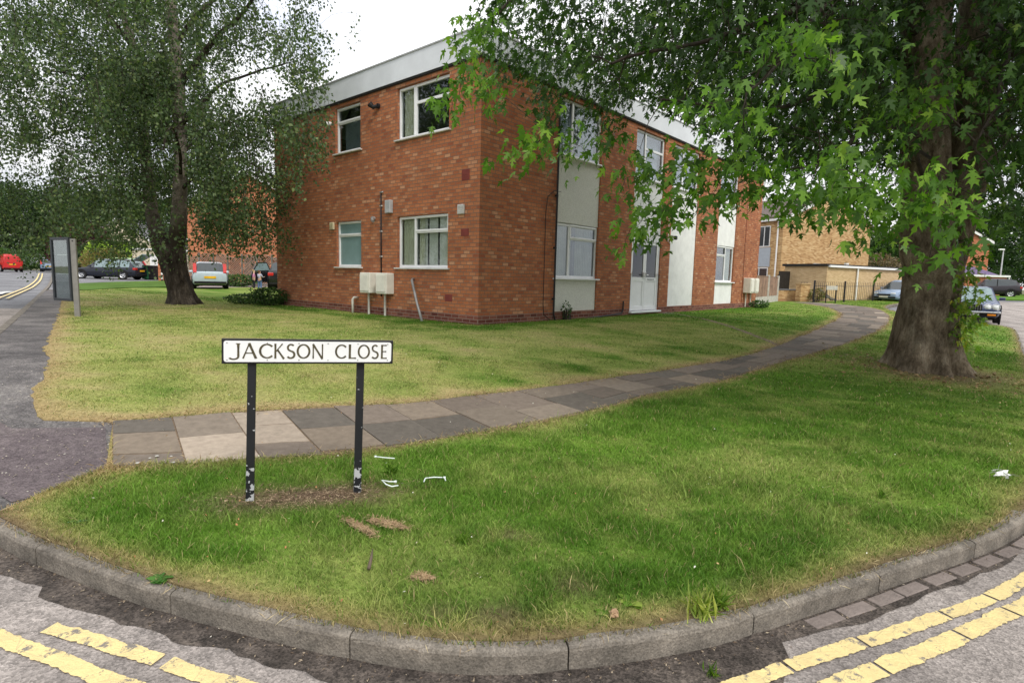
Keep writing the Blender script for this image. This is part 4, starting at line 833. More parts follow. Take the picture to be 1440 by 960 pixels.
# ---- silver maple on the right ------------------------------------------------
D = 9.9; mp0 = at(1303, 524, D); zg = Tf(7.05, 9.8); maple = thing('maple_tree', 'big two-stemmed silver maple overhanging the paved path on the right', 'tree', (mp0.x, D, zg)); o0 = Vector((mp0.x, D, zg))
def mpt(px, py, d=None): return at(px, py, d or D)-o0
M_bark = bark_mat('maple bark', (.065, .048, .032), (.18, .143, .10), (.31, .265, .20), 8, .42, 1.0)
prof = [(1300, 540, 72, .36), (1300, 528, 60, .32), (1301, 512, 50, .26), (1302, 490, 43, .18), (1304, 465, 39, .13), (1306, 430, 36.5, .09), (1309, 395, 35.5, .075), (1311, 365, 35, .06), (1313, 350, 31, .05), (1317, 335, 22, .03), (1320, 322, 10, .02)]
ctl = []
for px, py, w, fl in prof:
    p = mpt(px, py); ctl.append((p.x, p.y, p.z, w/FPX*D, fl))
ctl[0] = (ctl[0][0], ctl[0][1], -.14, ctl[0][3], .3); ctl = interp_path(ctl, .05)
# both stems as continuous tapering limbs rooted low in the trunk
V, F = trunkmesh([c[:3] for c in ctl], [c[3]*.97 for c in ctl], [c[4] for c in ctl], 96, .05, .4); mb = MB(); mb.add(V, F)
def stem(pl, n=28, rough=.02, seed=3):
    c = [(*mpt(px, py, d), w/2/FPX*d, .04) for px, py, w, d in pl]; c = interp_path(c, .08); V, F = trunkmesh([q[:3] for q in c], [q[3] for q in c], [.04]*len(c), n, rough, 1.1, seed); mb.add(V, F); return c
sA = stem([(1312, 470, 30, 9.95), (1308, 420, 52, 9.9), (1304, 360, 64, 9.8), (1302, 300, 60, 9.8), (1301, 200, 57, 9.9), (1302, 100, 56, 10.0), (1303, 0, 58, 10.1), (1300, -150, 46, 10.3), (1305, -330, 30, 10.6), (1312, -480, 12, 10.8)])
sB = stem([(1318, 470, 20, 10.0), (1322, 420, 34, 10.0), (1332, 370, 42, 10.0), (1345, 310, 48, 10.1), (1362, 240, 50, 10.2), (1370, 150, 48, 10.3), (1374, 50, 50, 10.4), (1390, -80, 44, 10.6), (1420, -220, 30, 10.9), (1450, -380, 12, 11.2)], seed=9)
mb.build('trunk', M_bark, maple, smooth=True)
sk = Skel()
for q in sA[::3]+sB[::3]: sk.P.append(q[:3]); sk.R.append(.2)
def L(pts, r0, r1): return sk.limb([Vector(p) for p in pts], r0, r1)
Q = lambda px, py, d: mpt(px, py, d)
L([Q(1302, 60, 10.0), Q(1220, -10, 9.2), Q(1110, 20, 8.2), Q(980, 60, 7.4), Q(860, 90, 7.0)], .08, .015)
L([Q(1302, 130, 9.9), Q(1200, 120, 8.8), Q(1090, 150, 7.8), Q(1000, 150, 7.2), Q(930, 140, 7.0)], .05, .012)
L([Q(1300, -60, 10.2), Q(1150, -120, 9.6), Q(960, -120, 8.8), Q(800, -60, 8.3), Q(700, 20, 8.0)], .09, .02)
L([Q(1303, 20, 10), Q(1270, -40, 8.4), Q(1190, -20, 6.8), Q(1120, 60, 5.6), Q(1050, 130, 5.0)], .05, .012)
L([Q(1303, 200, 9.8), Q(1260, 180, 8.8), Q(1210, 190, 7.5), Q(1180, 230, 6.4), Q(1150, 230, 5.8)], .045, .012)
L([Q(1372, 90, 10.2), Q(1400, 40, 9.0), Q(1420, 60, 7.6), Q(1400, 140, 6.4), Q(1370, 210, 5.6)], .045, .012)
L([Q(1370, 200, 10.2), Q(1430, 150, 10.2), Q(1540, 100, 10), Q(1680, 60, 9.6)], .10, .03)
L([Q(1374, 0, 10.4), Q(1480, -100, 11.0), Q(1600, -180, 12), Q(1700, -160, 13)], .12, .03)
L([Q(1303, -40, 10.2), Q(1250, -120, 12), Q(1150, -120, 14), Q(1050, -60, 15.5)], .13, .03)
L([Q(1302, 90, 10.0), Q(1230, 60, 11.5), Q(1150, 90, 13.2), Q(1080, 120, 14.5)], .09, .02)
L([Q(1390, -60, 10.6), Q(1420, -60, 12.5), Q(1430, 0, 14.5), Q(1400, 80, 16)], .12, .03)
L([Q(1300, -150, 10.3), Q(1350, -350, 9), Q(1300, -400, 7), Q(1100, -300, 6)], .12, .03)
L([Q(1305, -250, 10.5), Q(1100, -420, 10), Q(900, -420, 9.5), Q(760, -300, 9)], .12, .03)
L([Q(1303, 260, 9.7), Q(1290, 215, 8.9), Q(1310, 225, 7.6), Q(1325, 262, 6.6)], .04, .012)
# outline of the lower crown as seen from the kerb
SIL = [(628, -900), (600, -300), (690, -40), (688, 10), (660, 50), (622, 72), (640, 105), (618, 135), (635, 168), (680, 165), (698, 152), (712, 118), (738, 112), (752, 150), (762, 198), (780, 190), (784, 122), (812, 120), (826, 175), (850, 205), (866, 195), (872, 152), (900, 150), (935, 168), (972, 180), (1008, 200), (1030, 245), (1045, 272), (1065, 262), (1090, 245), (1120, 275), (1128, 305), (1170, 282), (1215, 275), (1225, 300), (1250, 335), (1275, 290), (1300, 290), (1322, 330), (1345, 340), (1362, 300), (1400, 320), (1440, 330), (1700, 330), (2300, 100), (2300, -900)]
g = np.random.default_rng(21); N0 = 130000; pts = []
cen = np.array([mp0.x-.9, D-1.1, 6.2]); rad_ = np.array([7.4, 6.6, 4.6]); q = g.normal(size=(N0, 3)); q /= np.linalg.norm(q, axis=1, keepdims=True); q *= (g.random(N0)**(1/2.3))[:, None]
Pc = cen+q*rad_; keep = (Pc[:, 2] > 1.95) & inpoly(project(Pc)[0], project(Pc)[1]+np.where(project(Pc)[1] > 90, 16, 0), SIL) & (Pc[:, 1] > 2.6); 
dens = mnoise  # clumps
cl = np.array([mnoise.noise(Vector(p)*.55) for p in Pc]); keep &= cl > -.3
Pc = Pc[keep]; Dc = np.linalg.norm(Pc-np.array([0, 0, 1.6]), axis=1); px, py = project(Pc)
# keep doorway of sky and gable open on the lower right, thin where the photo thins
low = py > 150; keep = ~((px > 1030) & (px < 1260) & (py > 235+.0*px) & (Dc > 6.5)) ; keep &= ~((px > 640) & (px < 860) & (py > 120) & (Dc < 5.2))
wallside = (Pc[:, 0]-BLD[0])*(-math.sin(TH))+(Pc[:, 1]-BLD[1])*math.cos(TH) > -.5; inb = (Pc[:, 0]-BLD[0])*math.cos(TH)+(Pc[:, 1]-BLD[1])*math.sin(TH) > -.6
keep &= ~(wallside & inb & (Pc[:, 2] < 6.8)) & ~((np.hypot(Pc[:, 0]-mp0.x, Pc[:, 1]-D) < .9) & (Pc[:, 2] < 4)); instem = (px > 1254) & (px < 1398) & (Pc[:, 1] < 10.0) & (py > -80) & (py < 345); keep &= ~(instem & ((g.random(len(Pc)) > .12) | (py > 300))); keep &= ~((px > 930) & (px < 1440) & (py > -20) & (Dc < 3.6)); Pc = Pc[keep]
nin = 11000; Pc = Pc[:nin]
# low sprays that hang in front of the wall, the gable and the stems
spray = [(640, 150, 6.4, 5), (655, 90, 6.6, 7), (690, 130, 6.5, 5), (668, 40, 7, 8), (742, 205, 6.2, 3), (721, 232, 6.2, 2), (765, 190, 6.3, 4), (795, 198, 6.2, 3), (840, 200, 6.4, 4), (890, 205, 6.3, 2), (880, 255, 6.2, 3), (925, 248, 6.0, 4), (925, 290, 6.0, 4), (900, 318, 6.0, 4), (880, 345, 6.0, 2), (985, 228, 5.8, 4), (960, 225, 5.8, 3), (1000, 275, 5.6, 5), (965, 285, 5.7, 4), (1032, 246, 5.6, 5), (1060, 255, 5.6, 6), (1090, 250, 5.5, 6), (1120, 290, 5.6, 5), (1140, 265, 5.3, 6), (1165, 255, 5.0, 6), (1190, 240, 4.6, 6), (1215, 260, 4.5, 6), (1180, 280, 4.8, 5), (1230, 290, 4.9, 5), (1240, 322, 6.5, 3), (1205, 330, 7.2, 3), (1290, 262, 5.0, 4), (1310, 280, 4.8, 5), (1330, 305, 4.7, 4), (1318, 335, 4.7, 3), (1310, 360, 4.8, 1), (1160, 80, 4.4, 5), (1100, 60, 4.8, 5), (1050, 170, 4.8, 5), (1000, 150, 4.9, 5), (1300, 150, 5.6, 5), (1270, 160, 5.6, 4), (1325, 130, 6.0, 3), (1375, 340, 9.3, 3), (1395, 320, 9.3, 4), (1360, 350, 9.2, 2)]
sp_ = []
for px_, py_, d_, k_ in spray:
    for _ in range(k_): sp_.append(at(px_+g.normal(0, 9), py_+g.normal(0, 8), d_+g.normal(0, .18)))
sp_ = np.array([tuple(p) for p in sp_]); allp = np.concatenate([Pc, sp_])-np.array(o0)
sk.reach(allp, rmax=.028, droop=.10, first=(0, 0, 4.5)); M_brn = mat('maple branch bark', (.06, .048, .036), .9, vary=.3)
sk.mesh().build('branches', M_brn, maple, smooth=True)
kk = 12; B0 = np.repeat(allp, kk, 0)+g.normal(0, .14, (len(allp)*kk, 3))*np.array([1, 1, .8]); out_ = B0-np.array([0, 0, 4.5]); out_[:, 2] = 0; out_ /= np.linalg.norm(out_, axis=1, keepdims=True)+1e-6
Dd = out_*.4+g.normal(0, .5, B0.shape)+np.array([0, 0, -.9])
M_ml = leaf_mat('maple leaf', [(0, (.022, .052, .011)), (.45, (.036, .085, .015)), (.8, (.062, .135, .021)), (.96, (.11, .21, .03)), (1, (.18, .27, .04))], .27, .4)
nsp = len(sp_)*kk; lo = np.zeros(len(B0), bool); lo[-nsp:] = True
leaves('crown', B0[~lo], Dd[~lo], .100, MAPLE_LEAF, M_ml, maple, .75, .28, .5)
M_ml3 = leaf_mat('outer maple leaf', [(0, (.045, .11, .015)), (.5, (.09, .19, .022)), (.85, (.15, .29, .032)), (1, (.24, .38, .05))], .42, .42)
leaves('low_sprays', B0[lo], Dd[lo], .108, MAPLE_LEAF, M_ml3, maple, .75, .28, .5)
# shoots growing from the side of the trunk and a tiny one on its face
ep = []; g2 = np.random.default_rng(4)
for px_, py_ in [(1352, 385), (1358, 400), (1362, 420), (1355, 435), (1350, 450), (1360, 455), (1368, 440), (1350, 470), (1358, 475), (1345, 425), (1366, 395), (1372, 412), (1349, 400), (1365, 470), (1372, 455), (1340, 445)]:
    for _ in range(5): ep.append(at(px_+g2.normal(0, 5), py_+g2.normal(0, 7), 9.45+g2.normal(0, .12))-o0)
ep = np.array([tuple(p) for p in ep]); s2 = Skel(); s2.P = [tuple(mpt(1341, y, 9.6)) for y in (360, 400, 440, 470)]; s2.R = [.02]*4; s2.reach(ep, .01, first=tuple(mpt(1345, 420, 9.6))); s2.mesh().build('side_shoot_twigs', M_bark, maple)
M_ml2 = leaf_mat('young maple leaf', [(0, (.10, .22, .03)), (.5, (.20, .34, .045)), (.9, (.36, .44, .06)), (1, (.5, .46, .08))], .45, .45)
E0 = np.repeat(ep, 4, 0)+g2.normal(0, .05, (len(ep)*4, 3)); leaves('side_shoot_leaves', E0, g2.normal(0, .6, E0.shape)+np.array([.1, -.2, -.5]), .095, MAPLE_LEAF, M_ml2, maple, .6, .3, .5)
print('maple leaves', len(B0), 'clusters', len(allp))
# ---- silver birch on the left ---------------------------------------------------
D = 16.4; b0 = at(256, 428, D); zg = Tf(b0.x, D); birch = thing('birch_tree', 'spreading birch with thick dark leaning trunk on the lawn left of the flats', 'tree', (b0.x, D, zg)); o0 = Vector((b0.x, D, zg))
M_bb = bark_mat('rugged birch bark', (.02, .016, .013), (.055, .045, .036), (.13, .11, .09), 7, .35, 1.2); M_bw = bark_mat('upper birch bark', (.08, .065, .05), (.27, .235, .19), (.48, .44, .37), 3.5, 1.6, .4)
mb = MB(); ctl = []
for px, py, w, fl in [(259, 434, 48, .34), (258, 427, 41, .26), (256, 418, 36, .15), (253, 405, 34, .08), (250, 390, 32, .06), (246, 375, 31.5, .06), (243, 360, 33, .07), (240, 345, 31, .08), (240, 335, 24, .06), (240, 326, 12, .04)]:
    p = mpt(px, py); ctl.append((p.x, p.y, p.z, w/2/FPX*D, fl))
ctl[0] = (ctl[0][0], ctl[0][1], -.12, ctl[0][3], .28)
ctl = interp_path(ctl, .05); V, F = trunkmesh([c[:3] for c in ctl], [c[3] for c in ctl], [c[4] for c in ctl], 40, .07, 2.2, 7); mb.add(V, F); mb.build('trunk', M_bb, birch, smooth=True)
mb = MB()
def stem2(pl, n=16):
    c = [(*mpt(px, py, d), w/2/FPX*d) for px, py, w, d in pl]; c = interp_path(c, .15); V, F = trunkmesh([q[:3] for q in c], [q[3] for q in c], [.03]*len(c), n, .03, 1.1, 3); mb.add(V, F); return c
tA = stem2([(243, 378, 12, 16.4), (247, 350, 21, 16.4), (252, 310, 21, 16.2), (254, 240, 17, 16.2), (253, 170, 16, 16.3), (250, 115, 17, 16.3), (246, 60, 13, 16.4), (240, 0, 12, 16.5), (232, -120, 9, 16.6), (228, -300, 5, 16.6)])
tB = stem2([(234, 372, 14, 16.4), (227, 348, 24, 16.45), (214, 300, 18, 16.6), (207, 240, 15, 16.7), (200, 160, 12, 16.8), (196, 90, 10, 16.9), (170, 10, 8, 17), (150, -100, 6, 17)])
nt_, N_b, K_b = nodes(M_bw); b_ = N_b['Principled BSDF']; old = b_.inputs['Base Color'].links[0].from_socket; tc_ = N_b.new('ShaderNodeTexCoord'); sx_ = N_b.new('ShaderNodeSeparateXYZ'); K_b.new(tc_.outputs['Object'], sx_.inputs[0])
mr_ = N_b.new('ShaderNodeMapRange'); mr_.inputs['From Min'].default_value = 1.9; mr_.inputs['From Max'].default_value = 3.6; K_b.new(sx_.outputs['Z'], mr_.inputs['Value']); mm_ = N_b.new('ShaderNodeMix'); mm_.data_type = 'RGBA'; mm_.inputs['A'].default_value = (.05, .042, .033, 1); K_b.new(mr_.outputs['Result'], mm_.inputs['Factor']); K_b.new(old, mm_.inputs['B']); K_b.new(mm_.outputs['Result'], b_.inputs['Base Color'])
mb.build('upper_stems', M_bw, birch, smooth=True)
sk = Skel()
for q in tA[::2]+tB[::2]: sk.P.append(q[:3]); sk.R.append(.12)
L([Q(254, 120, 16.3), Q(275, 90, 16.1), Q(310, 50, 15.8), Q(345, 15, 15.6), Q(380, -40, 15.5)], .10, .03)
L([Q(252, 180, 16.3), Q(272, 160, 16), Q(310, 120, 15.6), Q(350, 105, 15.3), Q(400, 90, 15.1)], .06, .02)
L([Q(250, 60, 16.4), Q(290, 10, 16.8), Q(360, -40, 17.2), Q(440, -30, 17.4)], .07, .02)
L([Q(205, 200, 16.7), Q(170, 150, 16.2), Q(120, 110, 15.8), Q(70, 100, 15.5)], .06, .02)
L([Q(207, 220, 16.7), Q(170, 190, 17.2), Q(110, 180, 17.6), Q(50, 200, 17.8)], .06, .015)
L([Q(196, 80, 16.9), Q(150, 20, 16.5), Q(90, -20, 16.2), Q(30, -10, 16)], .07, .02)
L([Q(213, 290, 16.6), Q(170, 250, 15.8), Q(120, 250, 15), Q(70, 270, 14.6)], .05, .015)
L([Q(253, 270, 16.2), Q(300, 230, 15.4), Q(350, 230, 14.8), Q(400, 260, 14.4)], .05, .015)
L([Q(252, 220, 16.2), Q(300, 180, 17.2), Q(360, 170, 18), Q(430, 170, 18.4)], .05, .015)
L([Q(254, 250, 16.2), Q(250, 200, 14.8), Q(240, 180, 13.6), Q(230, 210, 12.8)], .05, .015)
L([Q(240, -40, 16.5), Q(200, -120, 15), Q(180, -140, 14), Q(160, -60, 13)], .06, .015)
BSIL = [(-260, -700), (-260, 200), (-120, 330), (0, 345), (25, 372), (70, 352), (120, 365), (165, 378), (195, 350), (235, 380), (262, 366), (300, 345), (330, 362), (372, 352), (400, 338), (405, 290), (395, 250), (425, 255), (440, 235), (425, 195), (436, 140), (450, 110), (490, 92), (508, 50), (500, 10), (505, -100), (560, -400), (450, -700)]
g = np.random.default_rng(33); N0 = 60000; cen = np.array([b0.x-.3, D-.3, 6.4]); rad_ = np.array([7.3, 5.3, 5.3]); q = g.normal(size=(N0, 3)); q /= np.linalg.norm(q, axis=1, keepdims=True); q *= (g.random(N0)**(1/2.0))[:, None]
Pc = cen+q*rad_; cl = np.array([mnoise.noise(Vector(p)*.8+Vector((9, 3, 1))) for p in Pc]); px, py = project(Pc)
keep = (Pc[:, 2] > 2.1) & inpoly(px, py+22, BSIL) & (cl > .0); keep &= ~((px < 75) & (py > 195) & (py < 225)) & ~((np.hypot(px-262, py-115) < 14)) & ~((np.hypot(px-85, py-160) < 18)&(cl < .15))
lx = (Pc[:, 0]-BLD[0])*dR[0]+(Pc[:, 1]-BLD[1])*dR[1]; ly = (Pc[:, 0]-BLD[0])*dL[0]+(Pc[:, 1]-BLD[1])*dL[1]; keep &= ~((lx > -.45) & (ly > -.5)) 
ex = np.stack([g.uniform(-11, -5.9, 5000), g.uniform(12.6, 16, 5000), g.uniform(2.6, 4.9, 5000)], 1); ex_x, ex_y = project(ex); ex = ex[(ex_x > 285) & (ex_x < 412) & (ex_y > 215) & (ex_y < 325)][:260]
ex2 = np.stack([g.uniform(-8, -3.6, 5000), g.uniform(10.6, 14.5, 5000), g.uniform(3.2, 7.0, 5000)], 1); ex_x, ex_y = project(ex2); ex2 = ex2[(ex_x > 395) & (ex_x < 462) & (ex_y > 70) & (ex_y < 235)][:60]
Pc = Pc[keep]; px, py = project(Pc); vis = ((np.abs(px-252) < 15) | ((np.abs(px-204) < 9) & (py > 120))) & (Pc[:, 1] < D-.1) & (py > -30) & (py < 330); Pc = Pc[~(vis & (g.random(len(Pc)) < .8))]
Pc = np.concatenate([Pc[:4700], ex, ex2])-np.array(o0)
sk.reach(Pc, rmax=.03, droop=.16, first=(0, 0, 5), n=4)
# hanging strings of small leaves
ST = []
for p in Pc:
    Ls = g.uniform(.35, .95); x = Vector(p); dx, dy = g.normal(0, .12, 2); sk.paths.append(([x, x+Vector((dx*.5, dy*.5, -Ls*.5)), x+Vector((dx, dy, -Ls))], [.004, .003, .002], 3)); ST.append((dx, dy, Ls))
sk.mesh().build('branches', M_bb, birch)
kk = 32; ST = np.array(ST); t = g.random((len(Pc), kk)); Pb = Pc[:, None, :]+np.stack([ST[:, 0:1]*t, ST[:, 1:2]*t, -ST[:, 2:3]*t], 2)+g.normal(0, .085, (len(Pc), kk, 3)); Pb = Pb.reshape(-1, 3)
Db = g.normal(0, .6, Pb.shape)+np.array([0, 0, -.7]); M_bl = leaf_mat('birch leaf', [(0, (.040, .072, .031)), (.5, (.070, .112, .045)), (.9, (.12, .17, .066)), (1, (.2, .24, .09))], .32, .5)
leaves('crown', Pb, Db, .074, DIAMOND, M_bl, birch, .4, .15, .8)
print('birch leaves', len(Pb))
# ------------------------------------------------------------------ cars
M_tyre = mat('tyre rubber', (.02, .02, .02), .85); M_alloy = mat('alloy wheel', (.55, .56, .58), .3, metal=.7, vary=.05); M_cglass = mat('dark car glass', (.03, .04, .045), .06, vary=.1, spec=.9)
M_cglass2 = mat('car glass with painted reflection', (.20, .28, .29), .12, vary=.2, scale=2, spec=.9)  # pale base colour stands in for a reflection on the glass
M_under = mat('black car underside', (.01, .01, .01), .8); M_redl = mat('red lamp lens', (.5, .02, .015), .2, spec=.6); M_head = mat('headlamp lens', (.75, .78, .8), .1, spec=.8); M_chrome = mat('chrome strip', (.6, .61, .63), .2, metal=.9)
M_yplate = mat('yellow number plate', (.75, .42, .02), .4); M_wplate = mat('white number plate', (.7, .7, .66), .4); M_amber = mat('amber lamp lens', (.75, .25, .02), .3)
def paint(name, c): return mat(name, c, .25, vary=.04, spec=.6)
def car(name, label, loc, heading, Lc, Wc, Hc, pm, style='hatch', glass=None, group=None, rims=None, spokes=5, plate=None):
    """front towards +x; stations give sill, belt and roof heights along the length"""
    r = thing(name, label, 'van' if style == 'van' else 'car', loc, heading, group); gm = glass or M_cglass
    h = Hc; hb = {'hatch': .60, 'wagon': .60, 'saloon': .63, 'suv': .60, 'van': .58}[style]*h
    if style == 'wagon': S = [(-.5, .36, hb*.9, 0), (-.492, .26, hb, 0), (-.47, .24, hb*1.02, 0), (-.40, .2, hb*1.02, h*.94), (-.30, .18, hb*1.01, h*.985), (-.1, .18, hb, h), (.05, .18, hb*.99, h*.985), (.12, .18, hb*.98, h*.93), (.25, .18, hb*.95, 0), (.36, .18, hb*.88, 0), (.45, .2, hb*.78, 0), (.49, .24, hb*.66, 0), (.5, .3, hb*.55, 0)]
    elif style == 'hatch': S = [(-.5, .38, hb*.8, 0), (-.492, .28, hb*.98, 0), (-.475, .26, hb*1.04, 0), (-.40, .22, hb*1.05, h*.95), (-.30, .2, hb*1.03, h*.99), (-.1, .18, hb*1.0, h), (.04, .18, hb*.98, h*.985), (.12, .18, hb*.97, h*.92), (.27, .18, hb*.93, 0), (.38, .18, hb*.86, 0), (.46, .2, hb*.76, 0), (.492, .24, hb*.62, 0), (.5, .3, hb*.5, 0)]
    elif style == 'suv': S = [(-.5, .42, hb*.8, 0), (-.49, .32, hb*1.0, 0), (-.47, .3, hb*1.08, 0), (-.40, .26, hb*1.10, h*.93), (-.30, .24, hb*1.06, h*.985), (-.1, .22, hb*1.02, h), (.05, .22, hb*.99, h*.985), (.12, .22, hb*.98, h*.94), (.25, .22, hb*.95, 0), (.36, .22, hb*.90, 0), (.45, .24, hb*.82, 0), (.49, .28, hb*.66, 0), (.5, .36, hb*.55, 0)]
    elif style == 'van': S = [(-.5, .42, hb*.9, 0), (-.498, .3, hb, 0), (-.495, .28, hb*1.0, h*.9), (-.47, .26, hb, h*.97), (-.3, .22, hb, h), (0, .22, hb, h), (.18, .22, hb, h*.97), (.25, .22, hb*.98, h*.9), (.36, .22, hb*.9, 0), (.45, .24, hb*.78, 0), (.49, .28, hb*.62, 0), (.5, .34, hb*.5, 0)]
    else: S = [(-.5, .38, hb*.85, 0), (-.49, .3, hb*.93, 0), (-.45, .26, hb*.95, 0), (-.33, .22, hb*.98, 0), (-.22, .2, hb*1.0, h*.93), (-.14, .18, hb, h*.99), (.0, .18, hb, h), (.06, .18, hb*.99, h*.97), (.19, .18, hb*.95, 0), (.33, .18, hb*.90, 0), (.45, .2, hb*.82, 0), (.49, .26, hb*.70, 0), (.5, .34, hb*.6, 0)]
    hw = Wc/2; V, faces = [], {'body': [], 'wind': [], 'rear': [], 'sideL': [], 'sideR': []}; rows = []
    for i, (x, zb, zt, zr) in enumerate(S):
        e = abs(x)*2; f = 1-.10*max(0, (e-.55)/.45)**2-(.05 if i in (0, len(S)-1) else 0); cab = zr > 0; top = zr if cab else zt+.03
        pr = [(hw*.86*f, zb), (hw*.97*f, zb+.10), (hw*1.0*f, (zb+zt)/2), (hw*.96*f, zt-.03), (hw*.92*f, zt), ((hw*.70 if cab else hw*.80*f), top-(.05 if cab else .012)), ((hw*.55 if cab else hw*.5*f), top)]
        rows.append([(x*Lc, y, z) for y, z in pr]+[(x*Lc, -y, z) for y, z in pr[::-1]])
    m_ = 14
    for i, row in enumerate(rows): V += row
    for i in range(len(S)-1):
        c0, c1 = S[i][3] > 0, S[i+1][3] > 0
        for j in range(m_-1):
            f = (i*m_+j, (i+1)*m_+j, (i+1)*m_+j+1, i*m_+j+1); key = 'body'
            if j in (4, 8) and c0 and c1: key = 'sideL' if j == 4 else 'sideR'
            if j in (4, 8) and (c0 != c1): key = 'body'
            if j in (5, 6, 7) and c0 != c1 : key = 'rear' if c1 else 'wind'
            if style == 'van' and (key in ('sideL', 'sideR') and S[i][0] < .1 or key == 'rear'): key = 'body'
            faces[key].append(f)
        faces['body'].append((i*m_+13, (i+1)*m_+13, (i+1)*m_, i*m_))
    faces['body'] += [tuple(range(m_)), tuple((len(S)-1)*m_+k for k in range(m_))]
    parts = {}
    for key, nm, mt in (('body', 'body', pm), ('wind', 'windscreen', gm), ('rear', 'rear_window', gm), ('sideL', 'side_windows', gm), ('sideR', 'side_windows', gm)):
        if not faces[key]: continue
        used = sorted({v for f in faces[key] for v in f}); mp_ = {v: k for k, v in enumerate(used)}; mb = MB(); mb.add([V[v] for v in used], [tuple(mp_[v] for v in f) for f in faces[key]])
        o = mb.build(nm, mt, r, smooth=(key == 'body')); parts[key] = o
        if key == 'body':
            b = o.modifiers.new('soft', 'BEVEL'); b.width = .035; b.segments = 2; b.limit_method = 'ANGLE'; b.angle_limit = R(25)
    # pillars
    for sg in (1, -1):
        mb = MB()
        for xf in ((-.08,) if style != 'wagon' else (-.08, -.25)):
            zt = hb*1.0; mb = MB(); mb.tube([(xf*Lc, sg*hw*.93, zt-.01), (xf*Lc-.03, sg*hw*.725, h-.05)], .03, 5)
            if style != 'van': mb.build('door_pillar', M_under if style != 'saloon' else pm, r)
    # wheels
    wr = .31 if style in ('hatch', 'saloon', 'wagon') else .35
    for xf in (-.31, .31):
        for sg in (1, -1):
            cx, cy = xf*Lc, sg*(hw-.10); M = Matrix.Translation((cx, cy, wr))
            mb = MB(); mb.lathe([(wr+.055, sg*.062), (wr+.055, sg*.109), (wr-.02, sg*.109)], 24, M); mb.build('wheel_arch_gap_shade', M_under, r)  # flat black ring painted as the shaded gap round the tyre
            mb = MB(); mb.lathe([(wr*.66, -.1), (wr*.93, -.1), (wr, -.07), (wr, .07), (wr*.93, .1), (wr*.66, .1), (wr*.66, -.1)], 24, M); w_ = mb.build('tyre', M_tyre, r, smooth=True)
            mb = MB(); mb.lathe([(0, sg*.05), (wr*.6, sg*.05), (wr*.6, sg*.03)], 20, M); mb.build('wheel_hub_shade', M_under, w_)
            mb = MB(); mb.lathe([(wr*.56, sg*.075), (wr*.66, sg*.1), (wr*.67, sg*.06)], 20, M); mb.lathe([(0, sg*.085), (.05, sg*.08), (.05, sg*.05)], 10, M)
            for k in range(spokes):
                a = 2*math.pi*k/spokes+.3; p = Matrix.Rotation(a, 4, 'Y'); mb.prism([(-.035, .02), (.035, .02), (.055, wr*.6), (-.055, wr*.6)], sg*.052, sg*.082, M @ p)
            mb.build('rim', rims or M_alloy, w_)
    mb = MB(); mb.box(-.47*Lc, .47*Lc, -hw*.82, hw*.82, .2, .42); mb.build('underside', M_under, r)
    # lamps, plates, mirrors, bumper strips, sunk-in lines
    zt = hb*.93
    for sg in (1, -1):
        mb = MB(); mb.box(.455*Lc, .492*Lc, sg*hw*.62-.15, sg*hw*.62+.15, hb*.58, hb*.72, None, .03); mb.build('headlight', M_head, r)
        mb = MB()
        if style == 'hatch': mb.prism([(-.478*Lc, hb*.9), (-.43*Lc, hb*1.0), (-.392*Lc, h*.93), (-.42*Lc, h*.93), (-.50*Lc, hb*1.02)], sg*hw*.72, sg*hw*.90)
        elif style == 'van': mb.box(-.505*Lc, -.495*Lc, sg*hw*.88-.07, sg*hw*.88+.07, hb*.7, hb*1.1, None, .02)
        else: mb.box(-.503*Lc, -.455*Lc, sg*hw*.77-.14, sg*hw*.77+.15, zt*.86, zt*1.06, None, .03)
        mb.build('tail_light', M_redl, r)
        mb = MB(); mb.box(.155*Lc, .195*Lc, sg*(hw+.05)-.09, sg*(hw+.05)+.09, hb*.98, hb*1.12, None, .03); mb.build('wing_mirror', pm if style != 'van' else M_under, r)
        mb = MB(); mb.box(-.44*Lc, .44*Lc, sg*(hw*.985)-.012, sg*(hw*.985)+.012, hb*.55, hb*.60, None, .005); mb.build('door_strip', M_under if style != 'saloon' else M_chrome, r)
    mb = MB(); mb.box(-.506*Lc, -.49*Lc, -.27, .27, hb*.66, hb*.66+.12, None, .004); mb.build('number_plate', M_yplate, r)
    mb = MB(); mb.box(.49*Lc, .507*Lc, -.27, .27, hb*.36, hb*.36+.12, None, .004); mb.build('number_plate', plate or M_wplate, r)
    mb = MB(); mb.box(.482*Lc, .504*Lc, -.4, .4, hb*.5, hb*.62, None, .01); mb.build('grille', M_under, r)
    mb = MB(); mb.box(-.505*Lc, -.485*Lc, -hw*.86, hw*.86, .30, .42, None, .02); mb.build('bumper_strip', M_under, r); mb = MB(); mb.box(.485*Lc, .503*Lc, -hw*.84, hw*.84, .27, .38, None, .02); mb.build('bumper_strip', M_under, r)
    return r, parts
def road_z(x, y): return Tf(x, y)-.11
def ground_at(px, D, off=0):
    x = ray(px, 395)[0]*D; return (x, D, Tf(x, D)+off)
P_navy = paint('very dark navy paint', (.008, .011, .022)); P_silver = paint('pale silver blue paint', (.40, .47, .52)); P_black = paint('black paint', (.008, .008, .01)); P_red = paint('post red paint', (.52, .02, .02)); P_ice = paint('ice blue paint', (.22, .30, .43)); P_jag = paint('dark blue paint', (.035, .05, .11)); P_plum = paint('plum black paint', (.02, .014, .02)); P_lime = paint('pale lime paint', (.45, .68, .30))
w_, wp = car('estate_car', 'dark navy estate car seen side-on with its tailgate open beside the bins', ground_at(155, 42, -.02), math.pi+.06, 4.6, 1.77, 1.42, P_navy, 'wagon', M_cglass2)
